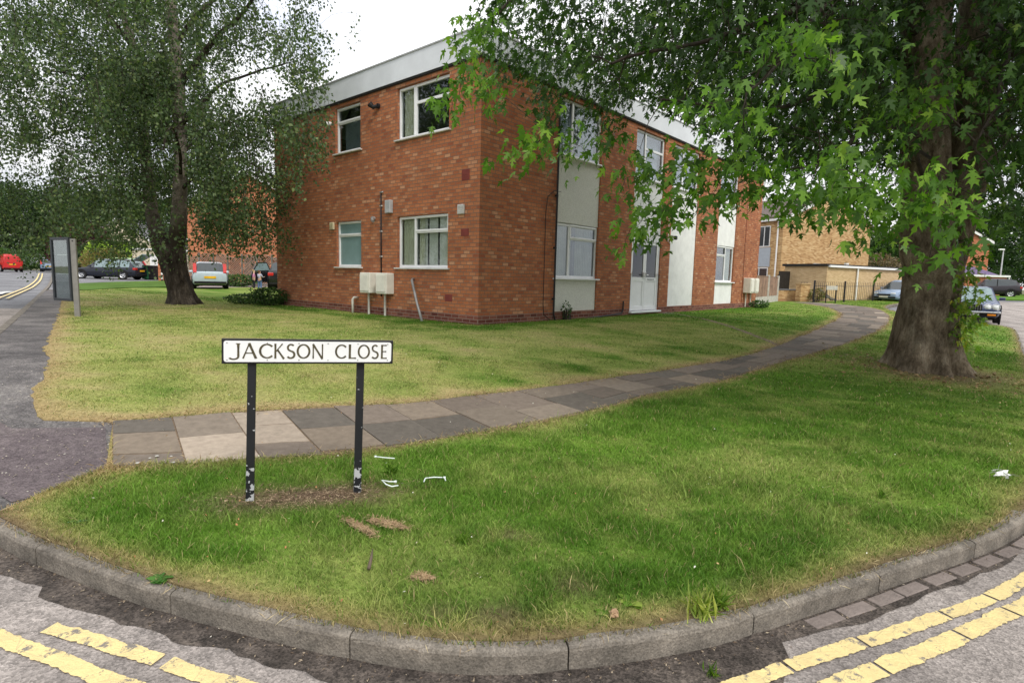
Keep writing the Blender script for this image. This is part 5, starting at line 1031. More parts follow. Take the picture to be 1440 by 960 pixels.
mb = MB(); Lc = 4.6; mb.add([(-1.98, .68, 1.37), (-1.98, -.68, 1.37), (-2.75, -.66, 1.86), (-2.75, .66, 1.86), (-2.0, .68, 1.33), (-2.0, -.68, 1.33), (-2.78, -.66, 1.8), (-2.78, .66, 1.8)], [(0, 1, 2, 3), (7, 6, 5, 4), (0, 3, 7, 4), (1, 2, 6, 5), (2, 3, 7, 6)]); mb.build('open_tailgate', M_cglass2, w_)
mb = MB(); mb.box(-1.9, .5, .5, .54, 1.42, 1.45); mb.box(-1.9, .5, -.54, -.5, 1.42, 1.45); mb.build('roof_rails', M_alloy, w_)
car('hatchback_car', 'pale lime green car mostly hidden behind the dark estate car', ground_at(166, 47, -.02), math.pi+.1, 3.9, 1.68, 1.56, P_lime, 'hatch')
car('hatchback_car', 'silver blue hatchback seen from behind with yellow plate and tall tail lights', ground_at(295, 31.4, -.02), math.pi*.5+.50, 4.1, 1.70, 1.44, P_silver, 'hatch')
x_, y_, z_ = ground_at(397, 31.6, -.02)
s_, sp2 = car('family_car', 'black car with its rear door open, half hidden by the corner of the flats', (x_-.3, y_+1.6, z_), math.pi*.5+.30, 4.5, 1.84, 1.6, P_black, 'suv')
# rear door swung wide
M = Matrix.Translation((-.35, .92, 0)) @ Matrix.Rotation(R(-62), 4, 'Z')
mb = MB(); pr = [(-1.0, .42), (-1.08, .75), (-1.0, 1.02), (-.72, 1.5), (-.2, 1.52), (0, 1.05), (0, .38)]
mb.prism(pr, -.05, .05, M); dr = mb.build('open_door', P_black, s_); mb = MB(); mb.prism([(-.92, 1.04), (-.68, 1.44), (-.22, 1.46), (-.06, 1.06)], -.056, .056, M); mb.build('door_window', M_cglass2, dr)
car('postal_van', 'bright red van driving away at the far end of the left road', ground_at(14, 62, -.12), R(140), 4.2, 1.75, 1.85, P_red, 'van')
car('small_car', 'pale blue car far down the left road beyond the display board', ground_at(72, 70, -.11), R(125), 4.1, 1.7, 1.45, P_ice, 'hatch')
car('compact_car', 'ice blue compact car nosing out by the tan garage wall behind the railings', (25.0, 36.75, road_z(25, 36.7)), R(207), 3.95, 1.68, 1.44, P_ice, 'hatch')
j_, jp = car('saloon_car', 'dark blue saloon with four round headlamps parked beside the trunk of the maple', (18.35, 23.0, road_z(17.5, 22)), R(233), 4.9, 1.84, 1.36, P_jag, 'saloon', M_cglass2)
for o in [c for c in j_.children if c.name.startswith(('headlight', 'grille'))]: bpy.data.objects.remove(o)
for y0 in (-.72, -.5, .5, .72):
    mb = MB(); mb.lathe([(0, .03), (.085, .025), (.10, 0), (.12, -.01), (.12, -.06)], 18, Matrix.Translation((2.42, y0, .60)) @ Matrix.Rotation(-math.pi/2, 4, 'Z')); o = mb.build('headlight', M_head, j_, smooth=True)
    mb = MB(); mb.lathe([(.10, .006), (.118, .016), (.135, -.01)], 18, Matrix.Translation((2.42, y0, .60)) @ Matrix.Rotation(-math.pi/2, 4, 'Z')); mb.build('lamp_ring', M_chrome, o)
mb = MB(); mb.box(2.40, 2.47, -.34, .34, .48, .70, None, .02); g_ = mb.build('grille', M_under, j_); mb = MB()
for k in range(9): mb.box(2.47, 2.478, -.3+k*.073, -.29+k*.073, .49, .69)
mb.build('grille_bars', M_chrome, g_)
mb = MB(); mb.box(2.36, 2.52, -.88, .88, .38, .46, None, .03); mb.build('chrome_bumper', M_chrome, j_); mb = MB(); mb.box(2.45, 2.525, .5, .74, .3, .36, None, .01); mb.build('fog_lamp', M_amber, j_); mb = MB(); mb.box(2.45, 2.525, -.74, -.5, .3, .36, None, .01); mb.build('fog_lamp', M_amber, j_)
car('off_road_car', 'plum black off-road car seen from its rear quarter at the far right kerb', ground_at(1393, 52, -.12), R(152), 4.2, 1.8, 1.62, P_plum, 'suv')
# ------------------------------------------------------------------ houses, garages, walls, fences
TAN = [(0, (.34, .19, .085)), (.3, (.46, .28, .13)), (.7, (.56, .37, .18)), (1, (.64, .46, .25))]
M_tan = brick_mat('tan brick', TAN, (.46, .32, .17), dirt=.1, dirtcol=(.3, .2, .1)); M_tan2 = brick_mat('pale tan garage brick', [(0, (.48, .33, .17)), (1, (.60, .44, .25))], (.56, .44, .29), dirt=.1, dirtcol=(.3, .2, .1)); M_orange = brick_mat('orange brick', [(0, (.36, .11, .055)), (.5, (.50, .17, .08)), (1, (.58, .24, .12))], (.42, .26, .18), dirt=.15)
M_tile = mat('brown roof tiles', (.14, .11, .10), .9, vary=.25, scale=8, bump=.6, bscale=14); M_gtile = mat('grey roof tiles', (.17, .17, .18), .9, vary=.2, scale=6, bump=.6, bscale=14); M_ptile = mat('purple slate tiles', (.17, .13, .24), .8, vary=.2, scale=6); M_whitep = mat('white trim paint', (.78, .78, .77), .5, vary=.04)
M_clad = mat('grey cladding board', (.40, .44, .48), .6, vary=.05); M_creamw = mat('cream render', (.62, .55, .40), .9)
def house(name, label, x, y, ang, w, d, eave, ridge, wm, rm, barge=.22, chimney=None, over=.22):
    """gable wall w wide on local x facing -y, ridge along local y; eave/ridge are world heights"""
    z0 = Tf(x, y); r = thing(name, label, 'house', (x, y, z0), ang); e, g_ = eave-z0, ridge-z0
    mb = MB(); mb.add([(0, 0, -.3), (w, 0, -.3), (w, 0, e), (w/2, 0, g_), (0, 0, e), (0, d, -.3), (w, d, -.3), (w, d, e), (w/2, d, g_), (0, d, e)], [(0, 1, 2, 3, 4), (9, 8, 7, 6, 5), (0, 4, 9, 5), (1, 6, 7, 2)]); mb.build('wall', wm, r, uv=True, fix=False)
    sl = (g_-e)/(w/2); mb = MB()
    for sg in (0, 1):
        a = (-over, e-over*sl) if sg == 0 else (w+over, e-over*sl); b = (w/2, g_)
        mb.add([(a[0], -over, a[1]+.03), (b[0], -over, b[1]+.03), (b[0], d+over, b[1]+.03), (a[0], d+over, a[1]+.03), (a[0], -over, a[1]+.15), (b[0], -over, b[1]+.15), (b[0], d+over, b[1]+.15), (a[0], d+over, a[1]+.15)], [(0, 1, 2, 3), (4, 7, 6, 5), (0, 4, 5, 1), (2, 6, 7, 3), (0, 3, 7, 4)])
    roof = mb.build('roof', rm, r); mb = MB()
    for sg in (0, 1):
        a = (-over, e-over*sl) if sg == 0 else (w+over, e-over*sl); b = (w/2, g_)
        mb.add([(a[0], -over-.03, a[1]-barge+.05), (b[0], -over-.03, b[1]-barge+.05), (b[0], -over-.03, b[1]+.08), (a[0], -over-.03, a[1]+.08), (a[0], -over-.002, a[1]-barge+.05), (b[0], -over-.002, b[1]-barge+.05), (b[0], -over-.002, b[1]+.08), (a[0], -over-.002, a[1]+.08)], [(0, 1, 2, 3), (7, 6, 5, 4), (0, 3, 7, 4), (0, 4, 5, 1), (2, 6, 7, 3)])
    for xx in (-over-.06, w+over-.02): mb.box(xx, xx+.08, -over, d+over, e-over*sl-.12, e-over*sl+.02)
    mb.build('bargeboard', M_whitep, r)
    if chimney:
        cx, cy = chimney; mb = MB(); mb.box(cx-.3, cx+.3, cy-.25, cy+.25, g_-.6, g_+.75); c = mb.build('chimney', wm, roof, uv=True); mb = MB(); mb.tube([(cx, cy, g_+.75), (cx, cy, g_+1.0)], .12, 10); mb.build('chimney_pot', M_redb, c)
    return r, z0
def hwin(r, face, a, b, z0, z1, d=0, m=None, cols=2):
    mb = MB(); f = .06
    def B_(a0, a1, e0, e1, c0, c1): (mb.box(a0, a1, -e1, -e0, c0, c1) if face == 'y' else mb.box(-e1, -e0, a0, a1, c0, c1))
    B_(a, b, .0, .04, z0, z0+f); B_(a, b, .0, .04, z1-f, z1); B_(a, a+f, .001, .039, z0+f, z1-f); B_(b-f, b, .001, .039, z0+f, z1-f)
    for k in range(1, cols): u = a+(b-a)*k/cols; B_(u-f/2, u+f/2, .002, .038, z0+f, z1-f)
    w = mb.build('window', M_whitep, r); mb = MB(); B_(a+f, b-f, .004, .014, z0+f, z1-f); mb.build('pane', m or M_cglass, w); return w
hx = ray(1096, 395)[0]*38
th_, z0 = house('brick_house', 'tan brick house end with plain gable, white bargeboards and dark front', hx, 38, R(23.6), 8.6, 9, 5.92, 7.75, M_tan, M_tile)
hwin(th_, 'x', 1.0, 2.5, 3.4, 4.8, cols=3); hwin(th_, 'x', 1.0, 2.5, .9, 2.0, cols=2)
mb = MB(); mb.box(-.035, -.002, .9, 2.6, 2.05, 3.35); mb.build('cladding_panel', M_clad, th_); mb = MB(); mb.tube([(-.08, .35, 5.2), (-.08, .35, .05)], .05, 8); mb.build('downpipe', M_whitep, th_)
# garage with flat roof: corner, long side to the right, short side back to the left
gx = ray(1162, 395)[0]*34.5; zg_ = Tf(gx, 34.5); gr_ = thing('garage_block', 'low tan brick garage with flat dark roof and white gutter behind the railings', 'garage', (gx, 34.5, zg_), R(30))
ht = 2.70-zg_; mb = MB(); mb.add([(0, 0, -.2), (12, 0, -.2), (12, 0, ht), (0, 0, ht), (0, 2.8, -.2), (0, 2.8, ht), (12, 2.8, -.2), (12, 2.8, ht)], [(0, 1, 2, 3), (4, 0, 3, 5), (1, 6, 7, 2), (6, 4, 5, 7)]); mb.build('wall', M_tan2, gr_, uv=True, fix=False)
mb = MB(); mb.box(-.15, 12.1, -.05, 2.9, ht+.002, ht+.14); mb.build('roof', M_dark, gr_); mb = MB(); mb.box(.02, 8.4, -.17, -.052, ht-.06, ht+.06); mb.build('gutter', M_whitep, gr_); mb = MB(); mb.box(2.6, 7.0, 2.5, 2.6, ht+.145, ht+.27); mb.box(6.2, 6.5, 2.45, 2.62, ht+.145, ht+.4); mb.build('rear_gutter', M_whitep, gr_)
mb = MB(); mb.tube([(3.1, -.09, ht-.05), (3.1, -.09, .05)], .055, 8); mb.build('downpipe', M_whitep, gr_)
M_wood = mat('brown fence boards', (.33, .21, .15), .85, scale=3, vary=.25); M_gwood = mat('weathered grey brown timber', (.20, .175, .145), .9, scale=4, vary=.3); M_dwood = mat('dark gate timber', (.028, .023, .018), .85, vary=.2); M_conc = mat('pale concrete', (.50, .48, .43), .9, vary=.15, bump=.3)
gp = ground_at(1102.5, 36.3); g3 = thing('timber_gate', 'dark board gate between the tan house and its garage', 'gate', gp, R(24)); mb = MB()
for k in range(7): mb.box(-.48+k*.14, -.345+k*.14, 0, .03, .05, 1.75)
mb.build('gate_boards', M_dwood, g3); mb = MB(); mb.box(-.5, .52, .03, .07, .3, .42); mb.box(-.5, .52, .03, .07, 1.4, 1.52); mb.build('gate_rails', M_dwood, g3)
a, b = ground_at(1094, 33.3), ground_at(1128, 33.6)
def wallbetween(name, label, a, b, h, t, wm, cap, cat='garden wall', capm=None):
    L_ = math.hypot(b[0]-a[0], b[1]-a[1]); r = thing(name, label, cat, a, math.atan2(b[1]-a[1], b[0]-a[0])); mb = MB(); mb.box(0, L_, 0, t, -.2, h); mb.build('brickwork', wm, r, uv=True); mb = MB(); mb.box(-.03, L_+.03, -.04, t+.04, h+.001, h+cap, None, .01); mb.build('coping', capm or M_gtile, r); return r, L_
wallbetween('garden_wall', 'low dark brick garden wall in front of the dark board gate', a, b, .62, .22, M_tan, .07)
a, b = ground_at(1127.5, 32.6), ground_at(1140, 32.7); rp_, _ = wallbetween('brick_pillar', 'square tan brick gate pillar at the end of the low wall', a, b, .98, .45, M_tan, .08, 'pillar', M_tan); mb = MB()
for k in range(5): mb.tube([(.06+k*.1, .1, 1.06), (.06+k*.1, .1, 1.12)], [.03, .012], 6)
mb.build('pillar_studs', M_black, rp_)
pf = thing('panel_fence', 'short brown board fence with concrete posts beside the far end of the flats', 'fence', ground_at(1064, 27.8), 0); p0 = Vector(ground_at(1064, 27.8)); pts_ = [Vector(ground_at(p, d)) for p, d in ((1059, 26.2), (1080.5, 29.6), (1094, 32.2))]
for i, p in enumerate(pts_):
    q = p-p0; mb = MB(); mb.box(q.x-.06, q.x+.06, q.y-.06, q.y+.06, -.1, 1.42, None, .012); mb.build('concrete_post', M_conc, pf)
for p, q in zip(pts_[:-1], pts_[1:]):
    a_ = p-p0; L_ = (q-p).length; M = Matrix.Translation(a_) @ Matrix.Rotation(math.atan2(q.y-p.y, q.x-p.x), 4, 'Z'); mb = MB(); mb.box(.07, L_-.07, -.02, .02, 0, .33, M); mb.build('gravel_board', M_conc, pf); mb = MB(); n_ = int((L_-.14)/.13)
    for k in range(n_): mb.box(.07+k*(L_-.14)/n_, .07+(k+1)*(L_-.14)/n_-.008, -.012+.006*(k % 2), .012+.006*(k % 2), .335, 1.33, M)
    mb.box(.07, L_-.07, -.025, .03, 1.331, 1.36, M); mb.build('board_panel', M_wood, pf)
rf = thing('metal_railings', 'thin black metal railings with hooped tops along the grass before the garage', 'railings', ground_at(1146, 31.5)); p0 = Vector(ground_at(1146, 31.5)); pts_ = [Vector(ground_at(p, d)) for p, d in ((1146, 31.5), (1189, 33.3), (1229.5, 35.6), (1267.5, 37.9), (1300, 40.1))]
for p in pts_: q = p-p0; mb = MB(); mb.box(q.x-.04, q.x+.04, q.y-.04, q.y+.04, q.z-.1, q.z+1.22, None, .01); mb.build('post', M_bframe, rf)
for p, q in zip(pts_[:-1], pts_[1:]):
    mb = MB(); n_ = 16
    for h in (.12, .92): mb.tube([p-p0+Vector((0, 0, h)), q-p0+Vector((0, 0, h))], .014, 5)
    for k in range(1, n_): w = p+(q-p)*k/n_-p0; mb.tube([w+Vector((0, 0, .1)), w+Vector((0, 0, 1.12)), w+(q-p).normalized()*.05+Vector((0, 0, 1.16))], .009, 4)
    mb.build('rail_panel', M_bframe, rf)
sg_ = ground_at(1171, 31.2); sp_r = thing('small_name_sign', 'small grey white name sign on two short legs in front of the railings', 'street sign', sg_, R(18)); mb = MB(); mb.box(-.38, .38, -.012, .012, .72, .94, None, .006); mb.build('sign_plate', M_conc, sp_r)
for s in (-.34, .34): mb = MB(); mb.box(s-.025, s+.025, .013, .05, -.05, .98); mb.build('leg', M_bframe, sp_r)
pl_ = ground_at(1163, 33.2); t_ = thing('timber_pile', 'old brown planks leaning in the grass behind the small name sign', 'planks', pl_, R(20)); 
for k, (a, b) in enumerate((((-.6, 0, .75), (.7, .2, .15)), ((-.3, .1, .4), (.9, .1, .12)), ((-.1, -.1, .25), (.6, .3, .3)))):
    mb = MB(); a, b = Vector(a), Vector(b); n = Vector((0, .07, 0)); u = Vector((0, 0, .05)); mb.add([a-n-u, a+n-u, a+n+u, a-n+u, b-n-u, b+n-u, b+n+u, b-n+u], [(0, 1, 2, 3), (4, 5, 6, 7), (0, 1, 5, 4), (1, 2, 6, 5), (2, 3, 7, 6), (3, 0, 4, 7)]); mb.build('plank', M_gwood, t_)
# right background
def px_house(name, label, pl, pr, D, ye, ya, d=9, **k):
    a = at(pl, ye, D); b = at(pr, ye, D); ap = at((pl+pr)/2, ya, D); return house(name, label, a.x, D, 0, b.x-a.x, d, a.z, ap.z, k.pop('wm', M_orange), k.pop('rm', M_tile), **k)
px_house('brick_house', 'orange brick gable with chimney rising behind the hedge and tan garage', 1220, 1297, 62, 336, 320, chimney=(.6, 2))
hb_, zb_ = px_house('brick_house', 'orange brick house behind the maple trunk with a purple slate lean-to', 1288, 1393, 60, 337, 312)
wB = at(1393, 337, 60).x-at(1288, 337, 60).x; mb = MB(); mb.box(wB-4.0, wB+.1, -2.4, -.002, -.2, 1.75); mb.build('lean_to_wall', M_orange, hb_, uv=True)
mb = MB(); mb.add([(wB-4.1, -2.5, 2.0), (wB-.9, -2.5, 2.0), (wB-1.6, 0, 2.9), (wB-4.1, 0, 2.9), (wB-4.1, -2.5, 1.95), (wB-.9, -2.5, 1.95), (wB-1.6, 0, 2.85), (wB-4.1, 0, 2.85)], [(0, 1, 2, 3), (7, 6, 5, 4), (0, 4, 5, 1), (1, 5, 6, 2), (0, 3, 7, 4)]); mb.build('lean_to_roof', M_ptile, hb_); mb = MB(); mb.box(wB-4.1, wB+.3, -2.6, -2.42, 1.76, 1.95); mb.box(wB+.2, wB+.3, -2.55, -2.45, 0, 1.76); mb.build('lean_to_fascia', M_whitep, hb_)
lp = at(1411, 352, 58); zl = Tf(lp.x, 58); lr = thing('street_lamp', 'pale street lamp standing before the dark trees at the right edge', 'street lamp', (lp.x, 58, zl)); mb = MB(); mb.tube([(0, 0, -.1), (0, 0, 1.2), (.02, 0, lp.z-zl)], [.09, .08, .05], 10); mb.build('pole', M_greyp, lr, smooth=True); mb = MB(); mb.box(-.45, .1, -.1, .1, lp.z-zl, lp.z-zl+.14, None, .04); mb.build('lamp_head', M_whitep, lr)
# left background
px_house('brick_house', 'tall orange brick gable wall behind the lattice fence and parked cars', 262, 440, 43, 288, 243)
hl = px_house('terraced_house', 'pale rendered house with grey tiled roof seen through the birch', 120, 215, 78, 338, 306, wm=M_creamw, rm=M_gtile)
a = ground_at(196, 52); gh = thing('cream_garage', 'cream garage with white door behind the bins and open tailgate', 'garage', a, R(-8)); mb = MB(); mb.box(-.6, 3.2, 0, 4, -.2, 2.3); mb.build('wall', M_creamw, gh); mb = MB(); mb.box(1.2, 2.9, -.04, -.002, 0, 1.9)
for k in range(8): mb.box(1.25+k*.2, 1.4+k*.2, -.06, -.04, .1, 1.8)
mb.build('garage_door', M_whitep, gh); mb = MB(); mb.box(-.7, 3.3, -.1, 4.1, 2.301, 2.45); mb.build('roof', M_whitep, gh)
a = ground_at(223, 40.6); rb, _ = wallbetween('brick_pillar', 'tall orange brick pillar beside the black bin and birch trunk', a, (a[0]+.36, a[1], a[2]), 1.75, .36, M_orange, .06, 'pillar', M_orange)
a = ground_at(228, 40.0); sp_p = thing('striped_post', 'thin black and white striped post beside the tall brick pillar', 'post', a)
for k in range(8): mb = MB(); mb.tube([(0, 0, k*.15), (0, 0, k*.15+.149)], .06, 8); mb.build('band', M_whitep if k % 2 else M_black, sp_p)
def bin_(label, px, D, m):
    r = thing('wheelie_bin', label, 'bin', ground_at(px, D, -.03), R(random.uniform(-12, 12))); mb = MB(); mb.add([(-.23, -.26, .05), (.23, -.26, .05), (.23, .2, .05), (-.23, .2, .05), (-.29, -.36, 1.0), (.29, -.36, 1.0), (.29, .34, 1.0), (-.29, .34, 1.0)], [(0, 3, 2, 1), (4, 5, 6, 7), (0, 1, 5, 4), (1, 2, 6, 5), (2, 3, 7, 6), (3, 0, 4, 7)]); mb.build('tub', m, r, bevel=.02)
    mb = MB(); mb.box(-.3, .3, -.4, .36, 1.001, 1.07, None, .03); mb.build('lid', m, r); mb = MB(); mb.tube([(-.3, .3, .1), (.3, .3, .1)], .1, 12); mb.build('wheels', M_tyre, r); mb = MB(); mb.tube([(-.25, .42, 1.0), (.25, .42, 1.0)], .02, 6); mb.build('handle', m, r)
M_gbin = mat('green bin plastic', (.02, .11, .045), .5); bin_('dark green wheelie bin behind the tail of the navy estate car', 207, 43, M_gbin); bin_('black wheelie bin between the green bin and the brick pillar', 217, 43, M_black)
# lattice fence panels behind the silver car
fr = ground_at(288, 36); ff = thing('lattice_fence', 'weathered wooden fence with diagonal slats and wavy top behind the silver car', 'fence', fr, 0); p0 = Vector(fr); px_ = [262, 281, 301, 321, 341, 362, 383, 404]
for i, (a, b) in enumerate(zip(px_[:-1], px_[1:])):
    A_, B_ = Vector(ground_at(a, 36.2)), Vector(ground_at(b, 36.2)); q = A_-p0; w = B_.x-A_.x; mb = MB(); mb.box(q.x-.05, q.x+.05, q.y-.05, q.y+.05, -.1, 2.0, None, .01); mb.build('post', M_gwood, ff)
    mb = MB(); dirn = 1 if i % 2 else -1; x0, x1 = q.x+.06, q.x+w-.06; top = lambda x, x0=x0, x1=x1: 1.78+.12*math.sin(math.pi*(x-x0)/(x1-x0))*(1 if i % 3 else -1)
    k = -2.0
    while k < w+.1:       # slats at 45 degrees clipped to the panel
        seg_ = []
        for t in np.linspace(0, 2.0, 21):
            x = x0+k+t if dirn > 0 else x1-k-t
            if x0 <= x <= x1 and t <= top(x): seg_.append((x, t))
        if len(seg_) > 1:
            (xa_, za_), (xb_, zb__) = seg_[0], seg_[-1]; mb.tube([(xa_, q.y, za_+.05), (xb_, q.y, zb__+.05)], .035, 4)
        k += .14
    for t in (.05, ): mb.box(x0, x1, q.y-.02, q.y+.02, .02, .1)
    xs = np.linspace(x0, x1, 9); mb.tube([(x, q.y, top(x)+.04) for x in xs], .03, 5)
    if i in (4, 6): 
        for kk_ in np.arange(-1.8, w, .2):
            sg2 = [(x0+kk_+t if dirn < 0 else x1-kk_-t, t) for t in np.linspace(0, 1.8, 12)]; sg2 = [s for s in sg2 if x0 <= s[0] <= x1]
            if len(sg2) > 1: mb.tube([(sg2[0][0], q.y+.05, sg2[0][1]+.05), (sg2[-1][0], q.y+.05, sg2[-1][1]+.05)], .03, 4)
    mb.build('slat_panel', M_gwood, ff)
# display board on a steel post beside the left footway ---------------------------
dp = at(109.5, 446, 11.5); zd = Tf(dp.x, 11.5); db = thing('display_board', 'grey steel post carrying a tall dark-framed glass notice case by the left footway', 'notice board', (dp.x, 11.5, zd)); dz = at(106.5, 336, 11.5).z-zd
M_stl = mat('brushed steel post', (.27, .26, .235), .5, metal=.3, vary=.12, scale=5); mb = MB(); mb.box(-.055, .055, -.02, .02, -.1, dz, None, .006); mb.build('post', M_stl, db); mb = MB(); mb.tube([(0, -.025, dz-.04), (0, -.015, dz-.04)], .014, 10); mb.build('bolt', M_black, db)
pa, pb = at(77.5, 422, 11.75), at(103, 420, 11.48); o_ = Vector((dp.x, 11.5, zd)); v = pb-pa; v.z = 0; M = Matrix.Translation(pa-o_) @ Matrix.Rotation(math.atan2(v.y, v.x), 4, 'Z'); w = v.length; hh = at(77.5, 334, 11.75).z-pa.z; M_fr = mat('dark slate frame paint', (.025, .03, .035), .4)
mb = MB(); f = .055; mb.box(0, w, -.03, .04, 0, f, M, .006); mb.box(0, w, -.03, .04, hh-f, hh, M, .006); mb.box(0, f, -.029, .039, f, hh-f, M); mb.box(w-f, w, -.029, .039, f, hh-f, M); mb.build('case_frame', M_fr, db)
mb = MB(); mb.box(f, w-f, .02, .03, f, hh-f, M); mb.build('backing_sheet', mat('faded notice paper', (.10, .13, .125), .8, vary=.2, scale=4), db); mb = MB(); mb.box(f, w-f, -.012, -.008, f, hh-f, M); mb.build('glass', glass_mat('case glass', (.8, .86, .84), .12), db)
mb = MB(); mb.box(f+.04, w-f-.03, .016, .0195, hh*.42, hh*.43, M); mb.box(f+.1, w-f-.12, .016, .0195, hh*.72, hh*.735, M); mb.build('paper_strips', M_whitep, db)
# ------------------------------------------------------------------ background planting
def shrub(name, label, cat, loc, rx, ry, h, cols, n, size, z0=0.0, group=None, lump=.35, trunk=False, seed=1, shape=OVAL, skirt=True):
    g = np.random.default_rng(seed); r = thing(name, label, cat, loc, 0, group)
    q = g.normal(size=(n, 3)); q /= np.linalg.norm(q, axis=1, keepdims=True); q *= (.55+.45*g.random(n)**.6)[:, None]
    lf = np.array([mnoise.noise(Vector(p)*1.6+Vector((seed*3.1, 0, 0))) for p in q]); q *= (1+lump*lf)[:, None]
    lf2 = np.array([mnoise.noise(Vector(p)*3.3+Vector((0, seed*2.1, 0))) for p in q]); q = q[lf2 > -.32]; hz_ = h-z0
    P = q*np.array([rx, ry, hz_/2])+np.array([0, 0, z0+hz_/2]); P[:, 2] = np.maximum(P[:, 2], .03); D_ = q*np.array([1, 1, .6])+g.normal(0, .6, q.shape)
    m = leaf_mat(name+' leaf', cols, .25, .5); leaves('foliage' if not trunk else 'crown', P, D_, size, shape, m, r, .5, .2, .7, seed)
    mb = MB(); top = z0+hz_*.45
    if trunk:
        mb.tube([(0, 0, -.2), (.05, 0, z0*.6), (0, .05, top), (.1, 0, top+hz_*.3)], [.05*h*.5+.05, .035*h*.5+.04, .02*h*.5+.03, .02], 8)
        for k in range(6): a = k*1.05; mb.tube([(0, 0, z0*.7+hz_*.08*k), (rx*.35*math.cos(a), ry*.35*math.sin(a), top+hz_*.05*k), (rx*.7*math.cos(a), ry*.7*math.sin(a), top+hz_*.1+hz_*.05*k)], [.07, .045, .015], 5)
        mb.build('trunk', M_bb, r, smooth=True)
    else:
        for k in range(7): a = k*.9; mb.tube([(.1*math.cos(a), .1*math.sin(a), -.1), (rx*.5*math.cos(a), ry*.5*math.sin(a), h*.6)], [.03, .012], 4)
        mb.build('stems', M_bb, r)
    return r
DG = [(0, (.012, .028, .010)), (.6, (.028, .058, .018)), (1, (.06, .11, .03))]; MG = [(0, (.03, .07, .018)), (.6, (.05, .115, .028)), (1, (.10, .19, .04))]
CP = [(0, (.035, .012, .014)), (.6, (.07, .022, .026)), (1, (.13, .045, .04))]; YG = [(0, (.16, .26, .03)), (.6, (.28, .42, .05)), (1, (.45, .55, .10))]; RB = [(0, (.10, .08, .03)), (.5, (.24, .15, .06)), (1, (.18, .26, .06))]; BR = [(0, (.09, .065, .04)), (.6, (.19, .14, .09)), (1, (.28, .22, .14))]
DG2 = [(0, (.018, .045, .012)), (.6, (.04, .085, .02)), (1, (.09, .16, .035))]
def gl(px, D): return ground_at(px, D)
shrub('copper_tree', 'dark copper-leaved tree right behind the display board post', 'tree', gl(122, 66), 3.6, 3, 5.6, CP, 9000, .24, 0, trunk=True, seed=2)
shrub('shrub', 'bright yellow green shrub behind the front of the navy estate car', 'shrub', gl(144, 56), 1.5, 1.2, 3.2, YG, 3500, .16, seed=3)
shrub('shrub', 'reddish brown rounded bush under the bright yellow green shrub', 'shrub', gl(148, 53), 2.3, 1.6, 2.35, RB, 5000, .14, seed=4)
shrub('shrub', 'yellow green upright shrub left of the open tailgate', 'shrub', gl(178, 57), 1.0, .9, 3.1, YG, 2500, .15, seed=5)
shrub('conifer_hedge', 'dark green hedge mass between the yellow green shrubs', 'hedge', gl(164, 60), 4.2, 1.6, 3.4, DG, 9000, .2, seed=6, lump=.15)
for k, (px_, D_, rx, h, cols, lab) in enumerate([(-60, 84, 8, 15, DG, 'dark tree at the far left edge beyond the red van'), (15, 96, 7, 14, DG2, 'leafy tree rising straight behind the red van'), (68, 88, 6, 12.5, DG, 'dark rounded tree right of the red van, behind the birch'), (112, 92, 6.5, 13, DG2, 'tall green tree behind the copper tree'), (168, 94, 7.5, 13.5, DG, 'dark tree behind the pale rendered house roof'), (226, 86, 6, 11, DG2, 'green tree between birch trunk and orange gable')]):
    shrub('background_tree', lab, 'tree', gl(px_, D_), rx, rx*.8, h, cols, 14000, .34, 1.5, 'trees beyond the left road', trunk=True, seed=20+k)
shrub('hedge', 'long clipped green hedge along the far left roadside', 'hedge', gl(34, 78), 7, 1.6, 2.6, DG2, 8000, .22, seed=31, lump=.12)
shrub('hedge', 'green hedge at the road edge left of the red van', 'hedge', gl(-70, 62), 9, 2, 2.8, MG, 9000, .22, seed=32, lump=.12)
# right side
shrub('conifer_hedge', 'dense dark green hedge rising behind the garage roof beside the maple trunk', 'hedge', gl(1262, 49), 4.2, 2.2, 5.6, DG2, 16000, .2, seed=41, lump=.2)
shrub('hedge', 'mid green bushes between the tan house and the dark hedge', 'hedge', gl(1228, 51), 2.6, 1.8, 4.9, MG, 8000, .18, seed=42, lump=.25)
shrub('dry_hedge', 'brown dead-looking hedge just above the garage roof', 'hedge', gl(1228, 46), 2.9, .8, 3.35, BR, 7000, .13, seed=43, lump=.08)
for k, (px_, D_, rx, h, cols, lab) in enumerate([(1405, 82, 5.5, 12.5, DG, 'dark tree behind the street lamp at the right edge'), (1450, 76, 6, 12, DG2, 'dark tree just outside the right edge past the lamp'), (1345, 95, 7, 14, DG2, 'tree rising behind the roof of the orange house'), (1160, 70, 5, 11, DG, 'tree top showing above the tan house roof'), (1520, 60, 6, 12, DG2, 'leafy tree far right beyond the road')]):
    shrub('background_tree', lab, 'tree', gl(px_, D_), rx, rx*.8, h, cols, 13000, .32, 1.2, 'trees beyond the right road', trunk=True, seed=50+k)
shrub('shrub', 'small conical conifer below the street lamp', 'shrub', gl(1408, 66), 1.5, 1.2, 3.3, DG2, 3500, .15, seed=60)
shrub('shrub', 'low bright green shrub left of the street lamp', 'shrub', gl(1397, 64), .9, .9, 2.6, MG, 2500, .14, seed=61)
